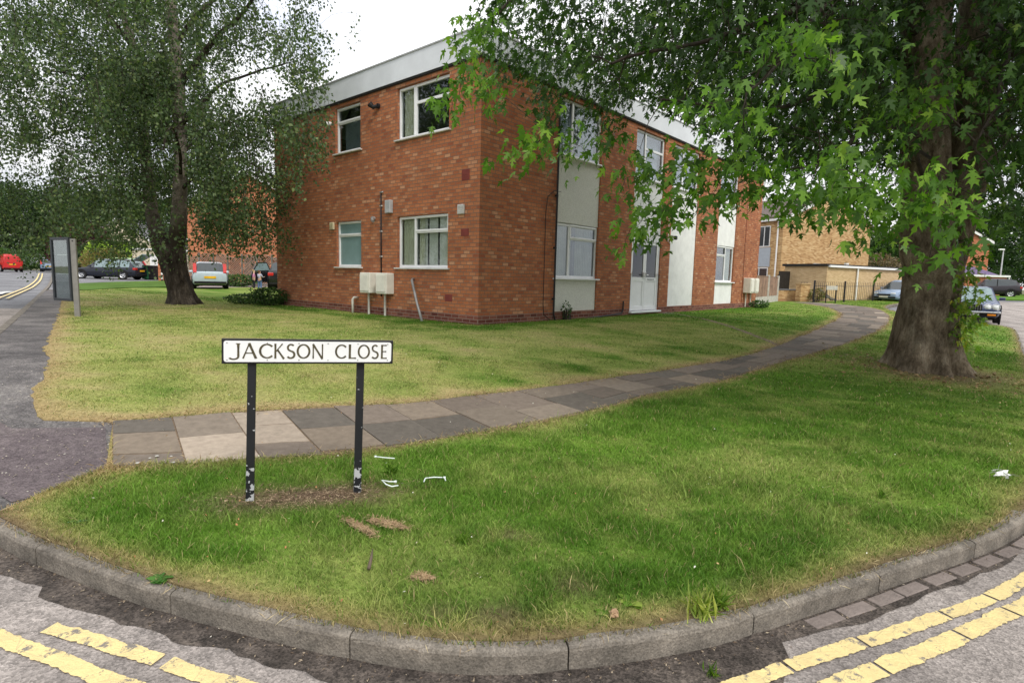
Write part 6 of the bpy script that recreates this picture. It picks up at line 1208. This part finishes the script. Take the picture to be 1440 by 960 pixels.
# planting by the flats
c0 = bl(-.45, 8.35); shrub('shrub', 'small dark green bush growing against the left corner of the flats', 'shrub', (c0[0], c0[1], Tf(*c0)), .55, .5, .52, DG2, 2600, .055, seed=70)
c0 = bl(-.5, 8.95); shrub('shrub', 'low weedy clump at the foot of the wall left of the dark bush', 'shrub', (c0[0]-.3, c0[1], Tf(*c0)), .6, .45, .30, DG2, 1800, .05, seed=71)
c0 = bl(15.6, -.5); shrub('weed_clump', 'green weeds under the far pair of meter boxes', 'plant', (c0[0], c0[1], Tf(*c0)), .35, .3, .3, MG, 900, .06, seed=72)
c0 = bl(2.95, -.12); shrub('weed_clump', 'thin weed growing below the near pebbledash panel', 'plant', (c0[0], c0[1], Tf(*c0)), .12, .08, .42, MG, 160, .05, seed=73)
shrub('shrub', 'scrubby bush behind the railings beside the brick pillar', 'shrub', gl(1150, 32.6), .45, .4, .75, RB, 1200, .07, seed=74)
shrub('shrub', 'weedy plants at the foot of the lattice fence', 'shrub', gl(335, 35.3), 1.3, .4, .75, MG, 1800, .1, seed=75)
tag(sheet('far_lawn', [(22, 44), (60, 44), (70, 100), (20, 100)], -.04, M_lawn, 3, .1, lambda x, y: np.array([.10, .2, .03])*(.8+.4*vnoise(x, y, 2, 5))[..., None]), kind='structure')
# ------------------------------------------------------------------ litter and small things on the grass
M_strap = mat('white plastic litter', (.72, .80, .76), .45, vary=.05); M_twig = mat('twig bark', (.16, .12, .09), .9, vary=.3); M_deadg = mat('dead grass clod', (.34, .235, .135), .95, vary=.35, scale=60, bump=1, bscale=90); M_brownleaf = mat('dry brown leaf', (.34, .15, .07), .8, vary=.3)
def gz(px, py): x, y = ground(px, py); return Vector((x, y, Tf(x, y)))
for lab, pts_ in (('short white plastic strip in the grass right of the sign, farthest from the kerb', [(528, 650), (541, 651.5), (555, 652.5)]), ('bent white plastic strip forming a narrow V beside the right sign post', [(556, 686), (548, 686), (537, 684), (543, 690), (551, 693), (560, 691.5)]), ('white plastic strip bent like a handle, rightmost of the litter by the sign', [(596, 686), (598, 681), (610, 679.5), (625, 680), (626.5, 684)])):
    P_ = [gz(*p)+Vector((0, 0, .045)) for p in pts_]; r = thing('plastic_strip', lab, 'litter', P_[0], 0, 'white plastic strips by the name sign'); mb = MB(); mb.tube([p-P_[0] for p in P_], .0045, 6); mb.build('strip', M_strap, r, smooth=True); mb = MB(); q = P_[0] if len(pts_) != 5 else P_[3]; mb.tube([q-P_[0]-Vector((.006, 0, 0)), q-P_[0]+Vector((.008, 0, 0))], .008, 7); mb.build('buckle', M_strap, r)
def blob(name, label, cat, P, sx, sy, sz, m, seed=0, n=3, group=None, rot=0):
    bm = bmesh.new(); bmesh.ops.create_icosphere(bm, subdivisions=n, radius=1)
    for v in bm.verts:
        k = 1+.5*mnoise.noise(v.co*2.2+Vector((seed, 0, 0)))+.25*mnoise.noise(v.co*6+Vector((0, seed, 0))); v.co = Vector((v.co.x*sx*k, v.co.y*sy*k, v.co.z*sz*k))
    me = bpy.data.meshes.new(name); bm.to_mesh(me); bm.free(); me.materials.append(m); o = bpy.data.objects.new(name, me); C.objects.link(o); o.location = P; o.rotation_euler = (0, 0, rot); return tag(o, label, cat, group)
def clod(label, px, py, sx, sy, sz, rot, seed, n=900):
    """matted dead grass: a low core bristling with straw"""
    P = gz(px, py); o = blob('dead_grass_clod', label, 'dead grass', P+Vector((0, 0, .02)), sx, sy, sz, M_deadg, seed, 3, 'dead grass clods on the near lawn', rot)
    g = np.random.default_rng(seed); q = g.normal(size=(n, 3))*.5; B = q*np.array([sx*1.3, sy*1.3, sz]); B[:, 2] = np.abs(B[:, 2]); m = leaf_mat('straw', [(0, (.28, .185, .11)), (.6, (.46, .32, .19)), (1, (.58, .44, .27))], .1, .7)
    leaves('straw_blades', B, g.normal(0, 1, (n, 3))+np.array([0, 0, .2]), .024, [(0, 0), (.045, .5), (0, 1), (-.045, .5)], m, o, .5, .5, .8, seed); return o
def two(a, b): p, q = gz(*a), gz(*b); return math.atan2(q.y-p.y, q.x-p.x), (q-p).length/2
ra, la = two((482, 731), (524, 756)); rb_2, lb = two((518, 735), (568, 748))
clod('loose streak of dead brown grass, lower left of the two below the sign', 503, 744, la, .022, .016, ra, 3); clod('longer streak of dead brown grass, right of the two below the sign', 543, 740, lb, .03, .018, rb_2, 5)
clod('small flat patch of dead grass above the middle of the kerb', 594, 816, .05, .025, .008, 0, 8, 500)
mb = MB(); P0 = gz(519, 807)+Vector((0, 0, .03)); P1 = gz(524, 783)+Vector((0, 0, .045)); mb.tube([Vector(), (P1-P0)*.5+Vector((.003, 0, .004)), P1-P0], [.010, .008, .003], 7, True, .3); o = mb.build('twig', M_twig, smooth=True); o.location = P0; tag(o, 'short thick brown twig lying in the grass below the sign', 'twig')
P0 = gz(1403, 673)+Vector((0, 0, .03)); r = thing('crumpled_litter', 'crumpled white paper litter in the grass at the right edge', 'litter', P0); mb = MB(); g = np.random.default_rng(12)
for k in range(16):
    a = g.normal(0, .035, 3); b = a+g.normal(0, .03, 3); a[2], b[2] = abs(a[2])*.6, abs(b[2])*.6; n_ = Vector(g.normal(0, .012, 3)); mb.add([Vector(a)-n_, Vector(a)+n_, Vector(b)+n_*1.4, Vector(b)-n_], [(0, 1, 2, 3)])
mb.build('paper', M_whitep, r, fix=False)
P0 = gz(863, 871)+Vector((0, 0, .03)); blob('stone', 'small tan stone among the weeds by the kerb', 'stone', P0, .018, .014, .02, mat('tan stone', (.38, .25, .15), .9, vary=.2), 4)
# weeds and coarse tufts
def weed(label, px, py, n, s, kind='tuft', cols=None, z=None, seed=1):
    P = gz(px, py); P.z = z if z is not None else P.z; g = np.random.default_rng(seed); m = leaf_mat('weed', cols or [(0, (.07, .16, .02)), (.6, (.14, .27, .03)), (1, (.34, .42, .09))], .35, .5)
    B = g.normal(0, s*.22, (n, 3)); B[:, 2] = 0
    if kind == 'tuft':
        D_ = g.normal(0, .5, (n, 3)); D_[:, 2] = 1+.3*g.random(n); o = leaves('grass_tuft', B, D_, s, [(0, 0), (.022, .05), (.026, .5), (0, 1), (-.026, .5), (-.022, .05)], m, None, .1, .5, 1, seed)
    else:
        a = g.uniform(0, 2*np.pi, n); D_ = np.stack([np.cos(a), np.sin(a), .25+.5*g.random(n)], 1); o = leaves('broadleaf_weed', B*.3, D_, s, OVAL, m, None, 1.2, .35, .15, seed)
    o.location = P; return tag(o, label, 'weed')
weed('pale yellow green grass tuft spilling over the right kerb', 985, 868, 60, .12, cols=[(0, (.28, .42, .07)), (1, (.7, .7, .25))], seed=1); weed('coarse bright tuft standing behind the right kerb near the pale tuft', 1010, 855, 50, .10, cols=[(0, (.12, .26, .03)), (1, (.36, .48, .1))], seed=2)
weed('tall grass tuft in the middle of the near lawn', 650, 765, 30, .075, cols=[(0, (.12, .26, .03)), (1, (.3, .44, .08))], seed=3); weed('long grass tuft close to the right sign post litter', 548, 668, 40, .08, seed=4); weed('coarse tuft in the right of the near lawn', 1240, 700, 26, .07, cols=[(0, (.12, .26, .03)), (1, (.3, .44, .08))], seed=5)
weed('flat round-leaved weed right on the kerb edge below the twig', 600, 876, 5, .035, 'b', cols=[(0, (.13, .3, .03)), (1, (.22, .42, .05))], seed=6); weed('dandelion-like rosette near the kerb right of centre', 885, 845, 11, .07, 'b', seed=7); weed('broad-leaved weed beside the small tan stone', 850, 862, 8, .05, 'b', seed=8)
weed('bluish round-leaved weed at the left tip of the near lawn', 108, 732, 7, .045, 'b', cols=[(0, (.08, .2, .08)), (1, (.14, .28, .12))], seed=9); weed('dark weed patch by the left kerb bend', 225, 812, 16, .05, 'b', cols=[(0, (.04, .13, .02)), (1, (.09, .22, .04))], seed=10)
weed('yellow-leaved weed growing from the gutter at the right kerb', 1002, 915, 26, .05, z=Tf(.9, 2.3)-.107, seed=11)
# scattered stuff nobody could count: petals, dead leaves, straw and grit
g = np.random.default_rng(77); n = 620; x = g.uniform(-3, 8, n*6); y = g.uniform(2.1, 10, n*6); k = inpoly(x, y, LAWN) & (np.hypot(x, y) < 11) & (y > .55*abs(x)-.3); x, y = x[k][:n], y[k][:n]; B = np.stack([x, y, T(x, y)+.028], 1)
m = leaf_mat('petals and dead leaves', [(0, (.75, .75, .68)), (.3, (.75, .72, .6)), (.36, (.35, .16, .07)), (.8, (.42, .24, .12)), (1, (.5, .4, .2))], .1, .7); tag(leaves('petals_and_dead_leaves', B, g.normal(0, 1, (len(B), 3))*[1, 1, .2], .013, OVAL, m, None, 1, .4, .4, 9), kind='stuff')
n = 2600; i = g.integers(iL, len(KB)-1, n); P_ = np.array(KB)[i]; nn = np.array(offset(KB, 1))[i]-P_; d = g.normal(-.01, .03, n); x, y = P_[:, 0]+nn[:, 0]*d+g.normal(0, .01, n), P_[:, 1]+nn[:, 1]*d; k = np.hypot(x, y) < 6; B = np.stack([x, y, T(x, y)+.006], 1)[k]
M_straw = leaf_mat('kerb straw', [(0, (.24, .16, .09)), (.6, (.44, .34, .18)), (1, (.56, .47, .28))], .1, .7); tag(leaves('kerb_straw', B, g.normal(0, 1, (len(B), 3))*[1, 1, .25]+[0, 0, .1], .055, [(0, 0), (.022, .5), (0, 1), (-.022, .5)], M_straw, None, 1, .3, .5, 10), kind='stuff')
n = 1500; i = g.integers(i0, min(i1, len(KERB)-1), n); P_ = np.array(KERB)[i]; nn = np.array(offset(KERB, 1))[i]-P_; d = -np.abs(g.normal(.02, .05, n)); x, y = P_[:, 0]+nn[:, 0]*d, P_[:, 1]+nn[:, 1]*d; B = np.stack([x, y, T(x, y)-.103], 1)
m = leaf_mat('gutter grit', [(0, (.10, .07, .05)), (.6, (.22, .17, .12)), (.92, (.4, .33, .24)), (1, (.65, .62, .55))], .05, .8); tag(leaves('gutter_grit', B, g.normal(0, 1, (n, 3))*[1, 1, .15], .016, [(0, 0), (.2, .5), (0, 1), (-.2, .5)], m, None, 1, .2, .3, 11), kind='stuff')
M_straw2 = leaf_mat('path straw', [(0, (.20, .13, .07)), (.6, (.38, .265, .14)), (1, (.50, .39, .22))], .1, .7)
# dry fringe along both edges of the slabs
L_ = np.array(pathU+pathL); n = 34000; i = g.integers(0, len(L_), n); x, y = L_[i, 0]+g.normal(0, .06, n), L_[i, 1]+g.normal(0, .06, n); k = (np.hypot(x, y) < 24) & (vnoise(x, y, .25, 44) > .42); B = np.stack([x, y, T(x, y)+.008], 1)[k]
tag(leaves('path_edge_straw', B, g.normal(0, 1, (len(B), 3))*[1, 1, .3]+[0, 0, .15], .055, [(0, 0), (.045, .5), (0, 1), (-.045, .5)], M_straw2, None, 1, .3, .5, 12), kind='stuff')
# grit scattered on the footway
n = 500; x = g.uniform(-5, -2.7, n*3); y = g.uniform(3.1, 6, n*3); k = inpoly(x, y, FOOT); x, y = x[k][:n], y[k][:n]; tag(leaves('footway_grit', np.stack([x, y, T(x, y)+.002], 1), g.normal(0, 1, (len(x), 3))*[1, 1, .1], .014, [(0, 0), (.3, .5), (0, 1), (-.3, .5)], leaf_mat('pale grit', [(0, (.25, .2, .15)), (.7, (.4, .36, .3)), (1, (.6, .57, .5))], .05, .8), None, 1, .1, .2, 13), kind='stuff')
# flattened chewing gum on the first slab
for k, (px_, py_, s) in enumerate(((193.5, 654, .016), (211, 647, .009), (221, 644, .013), (241, 644.5, .009), (244, 653, .013), (231, 650, .005))):
    P = gz(px_, py_); mb = MB(); mb.add([Vector((s*math.cos(a)*(1+.15*math.sin(3*a+k)), s*math.sin(a), 0)) for a in np.linspace(0, 2*math.pi, 15)[:-1]]+[Vector((s*.8*math.cos(a), s*.8*math.sin(a), .002)) for a in np.linspace(0, 2*math.pi, 15)[:-1]], [tuple(range(14, 28))]+[(j, (j+1) % 14, (j+1) % 14+14, j+14) for j in range(14)])
    o = mb.build('gum_spot', mat('trodden gum', (.48, .47, .43), .9)); o.location = P+Vector((0, 0, .0175)); tag(o, ['largest', 'small upper', 'upper middle', 'right upper', 'right lower', 'tiny middle'][k]+' pale trodden gum spot on the first paving slab', 'gum spot', 'gum spots on the first slab')
# ------------------------------------------------------------------ two children by the black car
def skin_obj(name, verts, edges, radii, m, parent, root=0, sub=1):
    me = bpy.data.meshes.new(name); me.from_pydata([Vector(v) for v in verts], edges, []); me.materials.append(m); o = bpy.data.objects.new(name, me); C.objects.link(o); o.parent = parent
    sm = o.modifiers.new('skin', 'SKIN'); sm.use_smooth_shade = True
    for i, r in enumerate(radii): me.skin_vertices[0].data[i].radius = (r, r); me.skin_vertices[0].data[i].use_root = i == root
    s = o.modifiers.new('sub', 'SUBSURF'); s.levels = s.render_levels = sub; return o
M_skin = mat('skin', (.60, .38, .28), .6, vary=.05)
def child(label, loc, rz, H, hairc, topc, legc, shoec, hair, reach):
    r = thing('person', label, 'person', loc, rz); s = H/1.15
    # faces +y away; joints: pelvis, spine, chest, neck, head, arms, legs
    V = [(0, 0, .56), (0, 0, .68), (0, .0, .82), (0, 0, .90), (0, .01, .96), (0, .015, 1.05)]; E_ = [(0, 1), (1, 2), (2, 3), (3, 4), (4, 5)]; Rr = [.075, .07, .075, .035, .06, .062]
    for sg in (-1, 1):
        k = len(V); el = (sg*.15, .06 if reach else 0, .70); wr_ = (sg*.12, .20 if reach else .03, .72 if reach else .56); V += [(sg*.10, 0, .85), el, wr_]; E_ += [(2, k), (k, k+1), (k+1, k+2)]; Rr += [.036, .028, .020]
        d = Vector((0, 1, .1)) if reach else Vector((0, .25, -1)); d.normalize(); w = Vector(wr_); p = w+d*.045; V.append(tuple(p)); E_.append((k+2, len(V)-1)); Rr.append(.024); palm = len(V)-1
        for f in range(5):
            off_ = Vector((sg*(f-1.5)*.011, 0, 0)) if f < 4 else Vector((-sg*.028, .01, 0)); ln = (.034, .04, .038, .03, .022)[f]; a = p+off_+d*.018; b = a+d*ln*.6+Vector((0, .006, 0)); V += [tuple(a), tuple(b)]; E_ += [(palm, len(V)-2), (len(V)-2, len(V)-1)]; Rr += [.006, .005]
        k = len(V); st = .05*sg; V += [(sg*.05, 0, .50), (sg*.06, .015+st*.3, .30), (sg*.06, -.01+st*.4, .07), (sg*.062, .07+st*.4, .03)]; E_ += [(0, k), (k, k+1), (k+1, k+2), (k+2, k+3)]; Rr += [.062, .043, .030, .026]
    b = skin_obj('body', [tuple(c*s for c in v) for v in V], E_, [q*s for q in Rr], M_skin, r, 0, 1)
    mt = mat('child top', topc, .9, vary=.15, scale=20); ml = mat('child trousers', legc, .9); msh = mat('child shoe', shoec, .6)
    Vt = [(0, 0, .57), (0, 0, .70), (0, 0, .84), (-.10, 0, .855), (-.15, .05 if reach else 0, .715), (-.125, .15 if reach else .02, .66 if not reach else .715), (.10, 0, .855), (.15, .05 if reach else 0, .715), (.125, .15 if reach else .02, .66 if not reach else .715)]
    skin_obj('top', [tuple(c*s for c in v) for v in Vt], [(0, 1), (1, 2), (2, 3), (3, 4), (4, 5), (2, 6), (6, 7), (7, 8)], [q*s for q in (.094, .086, .086, .048, .040, .033, .048, .040, .033)], mt, r)
    Vl = [(0, 0, .56)]; El = []; Rl = [.088]
    for sg in (-1, 1):
        k = len(Vl); st = .05*sg; Vl += [(sg*.052, 0, .49), (sg*.06, .015+st*.3, .30), (sg*.06, -.01+st*.4, .09)]; El += [(0, k), (k, k+1), (k+1, k+2)]; Rl += [.074, .055, .043]
        mb = MB(); mb.box((sg*.062-.036)*s, (sg*.062+.036)*s, (-.05+st*.4)*s, (.125+st*.4)*s, 0.002, .062*s, None, .02); mb.build('shoe', msh, r)
    skin_obj('trousers', [tuple(c*s for c in v) for v in Vl], El, [q*s for q in Rl], ml, r)
    mh = mat('child hair', hairc, .7, vary=.2); hv = [(0, -.012, 1.10), (0, -.03, 1.03)]+([(0, -.05, .92)] if hair == 'long' else [(0, -.035, .99)])
    skin_obj('hair', [tuple(c*s for c in v) for v in hv], [(0, 1), (1, 2)], [q*s for q in (.066, .07, .045)], mh, r)
    mb = MB()
    for sg in (-1, 1): mb.lathe([(0, .009), (.007, .006), (.009, 0)], 8, Matrix.Translation((sg*.025*s, .072*s, 1.03*s)))
    mb.build('eyes', M_black, r); mb = MB(); mb.lathe([(0, .016), (.008, .008), (.012, 0)], 8, Matrix.Translation((0, .072*s, 1.005*s))); mb.build('nose', M_skin, r); mb = MB(); mb.box(-.018*s, .018*s, .066*s, .074*s, .972*s, .979*s); mb.build('mouth', mat('lips', (.45, .16, .13), .5), r); return r
child('small fair-haired child in a pink top and dark trousers beside the open car door', ground_at(357.2, 30.6, -.02), R(-70), 1.14, (.45, .30, .14), (.55, .22, .36), (.02, .02, .03), (.62, .60, .2), 'short', False)
child('small dark-haired child in a pale top and blue jeans reaching into the black car', ground_at(365.2, 30.9, -.02), R(-15), 1.12, (.13, .055, .03), (.45, .47, .58), (.13, .22, .45), (.5, .5, .5), 'long', True)

n = 520; a = g.uniform(0, 2*np.pi, n); q = .55+np.abs(g.normal(0, .75, n)); x, y = MAPLE[0]-.1+q*np.cos(a), MAPLE[1]-.1+q*np.sin(a); tag(leaves('leaf_litter', np.stack([x, y, T(x, y)+.02], 1), g.normal(0, 1, (n, 3))*[1, 1, .25], .06, OVAL, leaf_mat('dead leaf litter', [(0, (.14, .085, .05)), (.6, (.30, .19, .10)), (1, (.42, .33, .17))], .1, .7), None, 1, .4, .5, 15), kind='stuff')

n = 2600; x = SIGN0[0]+g.normal(0, .34, n); y = SIGN0[1]+.02+(x-SIGN0[0])*.36+g.normal(0, .09, n); tag(leaves('bare_patch_debris', np.stack([x, y, T(x, y)+.004], 1), g.normal(0, 1, (n, 3))*[1, 1, .15]+[0, 0, .05], .036, [(0, 0), (.05, .5), (0, 1), (-.05, .5)], leaf_mat('soil crumbs and straw', [(0, (.10, .065, .045)), (.5, (.24, .165, .11)), (1, (.46, .36, .23))], .05, .8), None, 1, .2, .4, 16), kind='stuff')
# ------------------------------------------------------------------ camera, sky, light
cd = bpy.data.cameras.new('camera'); cam = bpy.data.objects.new('camera', cd); C.objects.link(cam)
cd.sensor_width = 36; cd.lens = FPX/1440*36; cd.clip_start = .05; cd.clip_end = 2000
cam.matrix_world = Matrix.Translation((0, 0, EYE)) @ Matrix.Rotation(math.pi/2-PITCH, 4, 'X') @ Matrix.Rotation(ROLL, 4, 'Z')
sc = bpy.context.scene; sc.camera = cam
w = bpy.data.worlds.new('World'); sc.world = w; w.use_nodes = True; nt = w.node_tree; N = nt.nodes; K = nt.links; bg = N['Background']
SUN_EL, SUN_AZ = R(48), R(152)     # azimuth clockwise from +Y
sky = N.new('ShaderNodeTexSky'); sky.sky_type = 'NISHITA'; sky.sun_disc = False; sky.sun_elevation = SUN_EL; sky.sun_rotation = SUN_AZ; sky.dust_density = 3
tc = N.new('ShaderNodeTexCoord'); mp = N.new('ShaderNodeMapping'); mp.inputs['Scale'].default_value = (1, 1, 2.2)
nz = N.new('ShaderNodeTexNoise'); nz.inputs['Scale'].default_value = 2.2; nz.inputs['Detail'].default_value = 8; nz.inputs['Roughness'].default_value = .55
K.new(tc.outputs['Generated'], mp.inputs['Vector']); K.new(mp.outputs[0], nz.inputs['Vector'])
cr = N.new('ShaderNodeValToRGB'); e = cr.color_ramp.elements; e[0].position = .34; e[0].color = (.74, .78, .88, 1); e[1].position = .52; e[1].color = (1, 1, 1, 1)
K.new(nz.outputs['Fac'], cr.inputs['Fac'])
sp = N.new('ShaderNodeSeparateXYZ'); K.new(tc.outputs['Generated'], sp.inputs[0])
hz = N.new('ShaderNodeMapRange'); hz.inputs['From Min'].default_value = 0; hz.inputs['From Max'].default_value = .55; hz.inputs['To Min'].default_value = 10; hz.inputs['To Max'].default_value = 17.5; K.new(sp.outputs['Z'], hz.inputs['Value'])
sm = N.new('ShaderNodeVectorMath'); sm.operation = 'SCALE'; K.new(cr.outputs['Color'], sm.inputs[0]); K.new(hz.outputs['Result'], sm.inputs['Scale'])
mx = N.new('ShaderNodeMix'); mx.data_type = 'RGBA'; mx.inputs['Factor'].default_value = .88; K.new(sky.outputs[0], mx.inputs['A']); K.new(sm.outputs[0], mx.inputs['B'])
K.new(mx.outputs['Result'], bg.inputs['Color']); bg.inputs['Strength'].default_value = .1
sd = bpy.data.lights.new('sun', 'SUN'); sd.energy = 2.1; sd.angle = R(14); sd.color = (1, .95, .87); so = bpy.data.objects.new('sun', sd); C.objects.link(so)
so.rotation_euler = (math.pi/2-SUN_EL, 0, math.pi-SUN_AZ)
# direction check: light comes from azimuth SUN_AZ
v = Vector((math.sin(SUN_AZ)*math.cos(SUN_EL), math.cos(SUN_AZ)*math.cos(SUN_EL), math.sin(SUN_EL))); so.rotation_euler = v.to_track_quat('Z', 'Y').to_euler()
sc.view_settings.view_transform = 'Standard'; sc.view_settings.look = 'None'; sc.view_settings.exposure = 0.0; sc.view_settings.gamma = 1
sc.cycles.max_bounces = 6; sc.cycles.transparent_max_bounces = 12; sc.cycles.transmission_bounces = 4; sc.cycles.diffuse_bounces = 4; sc.cycles.caustics_reflective = False; sc.cycles.caustics_refractive = False
sc.cycles.sample_clamp_indirect = 6
try: sc.cycles.use_denoising = True
except Exception: pass
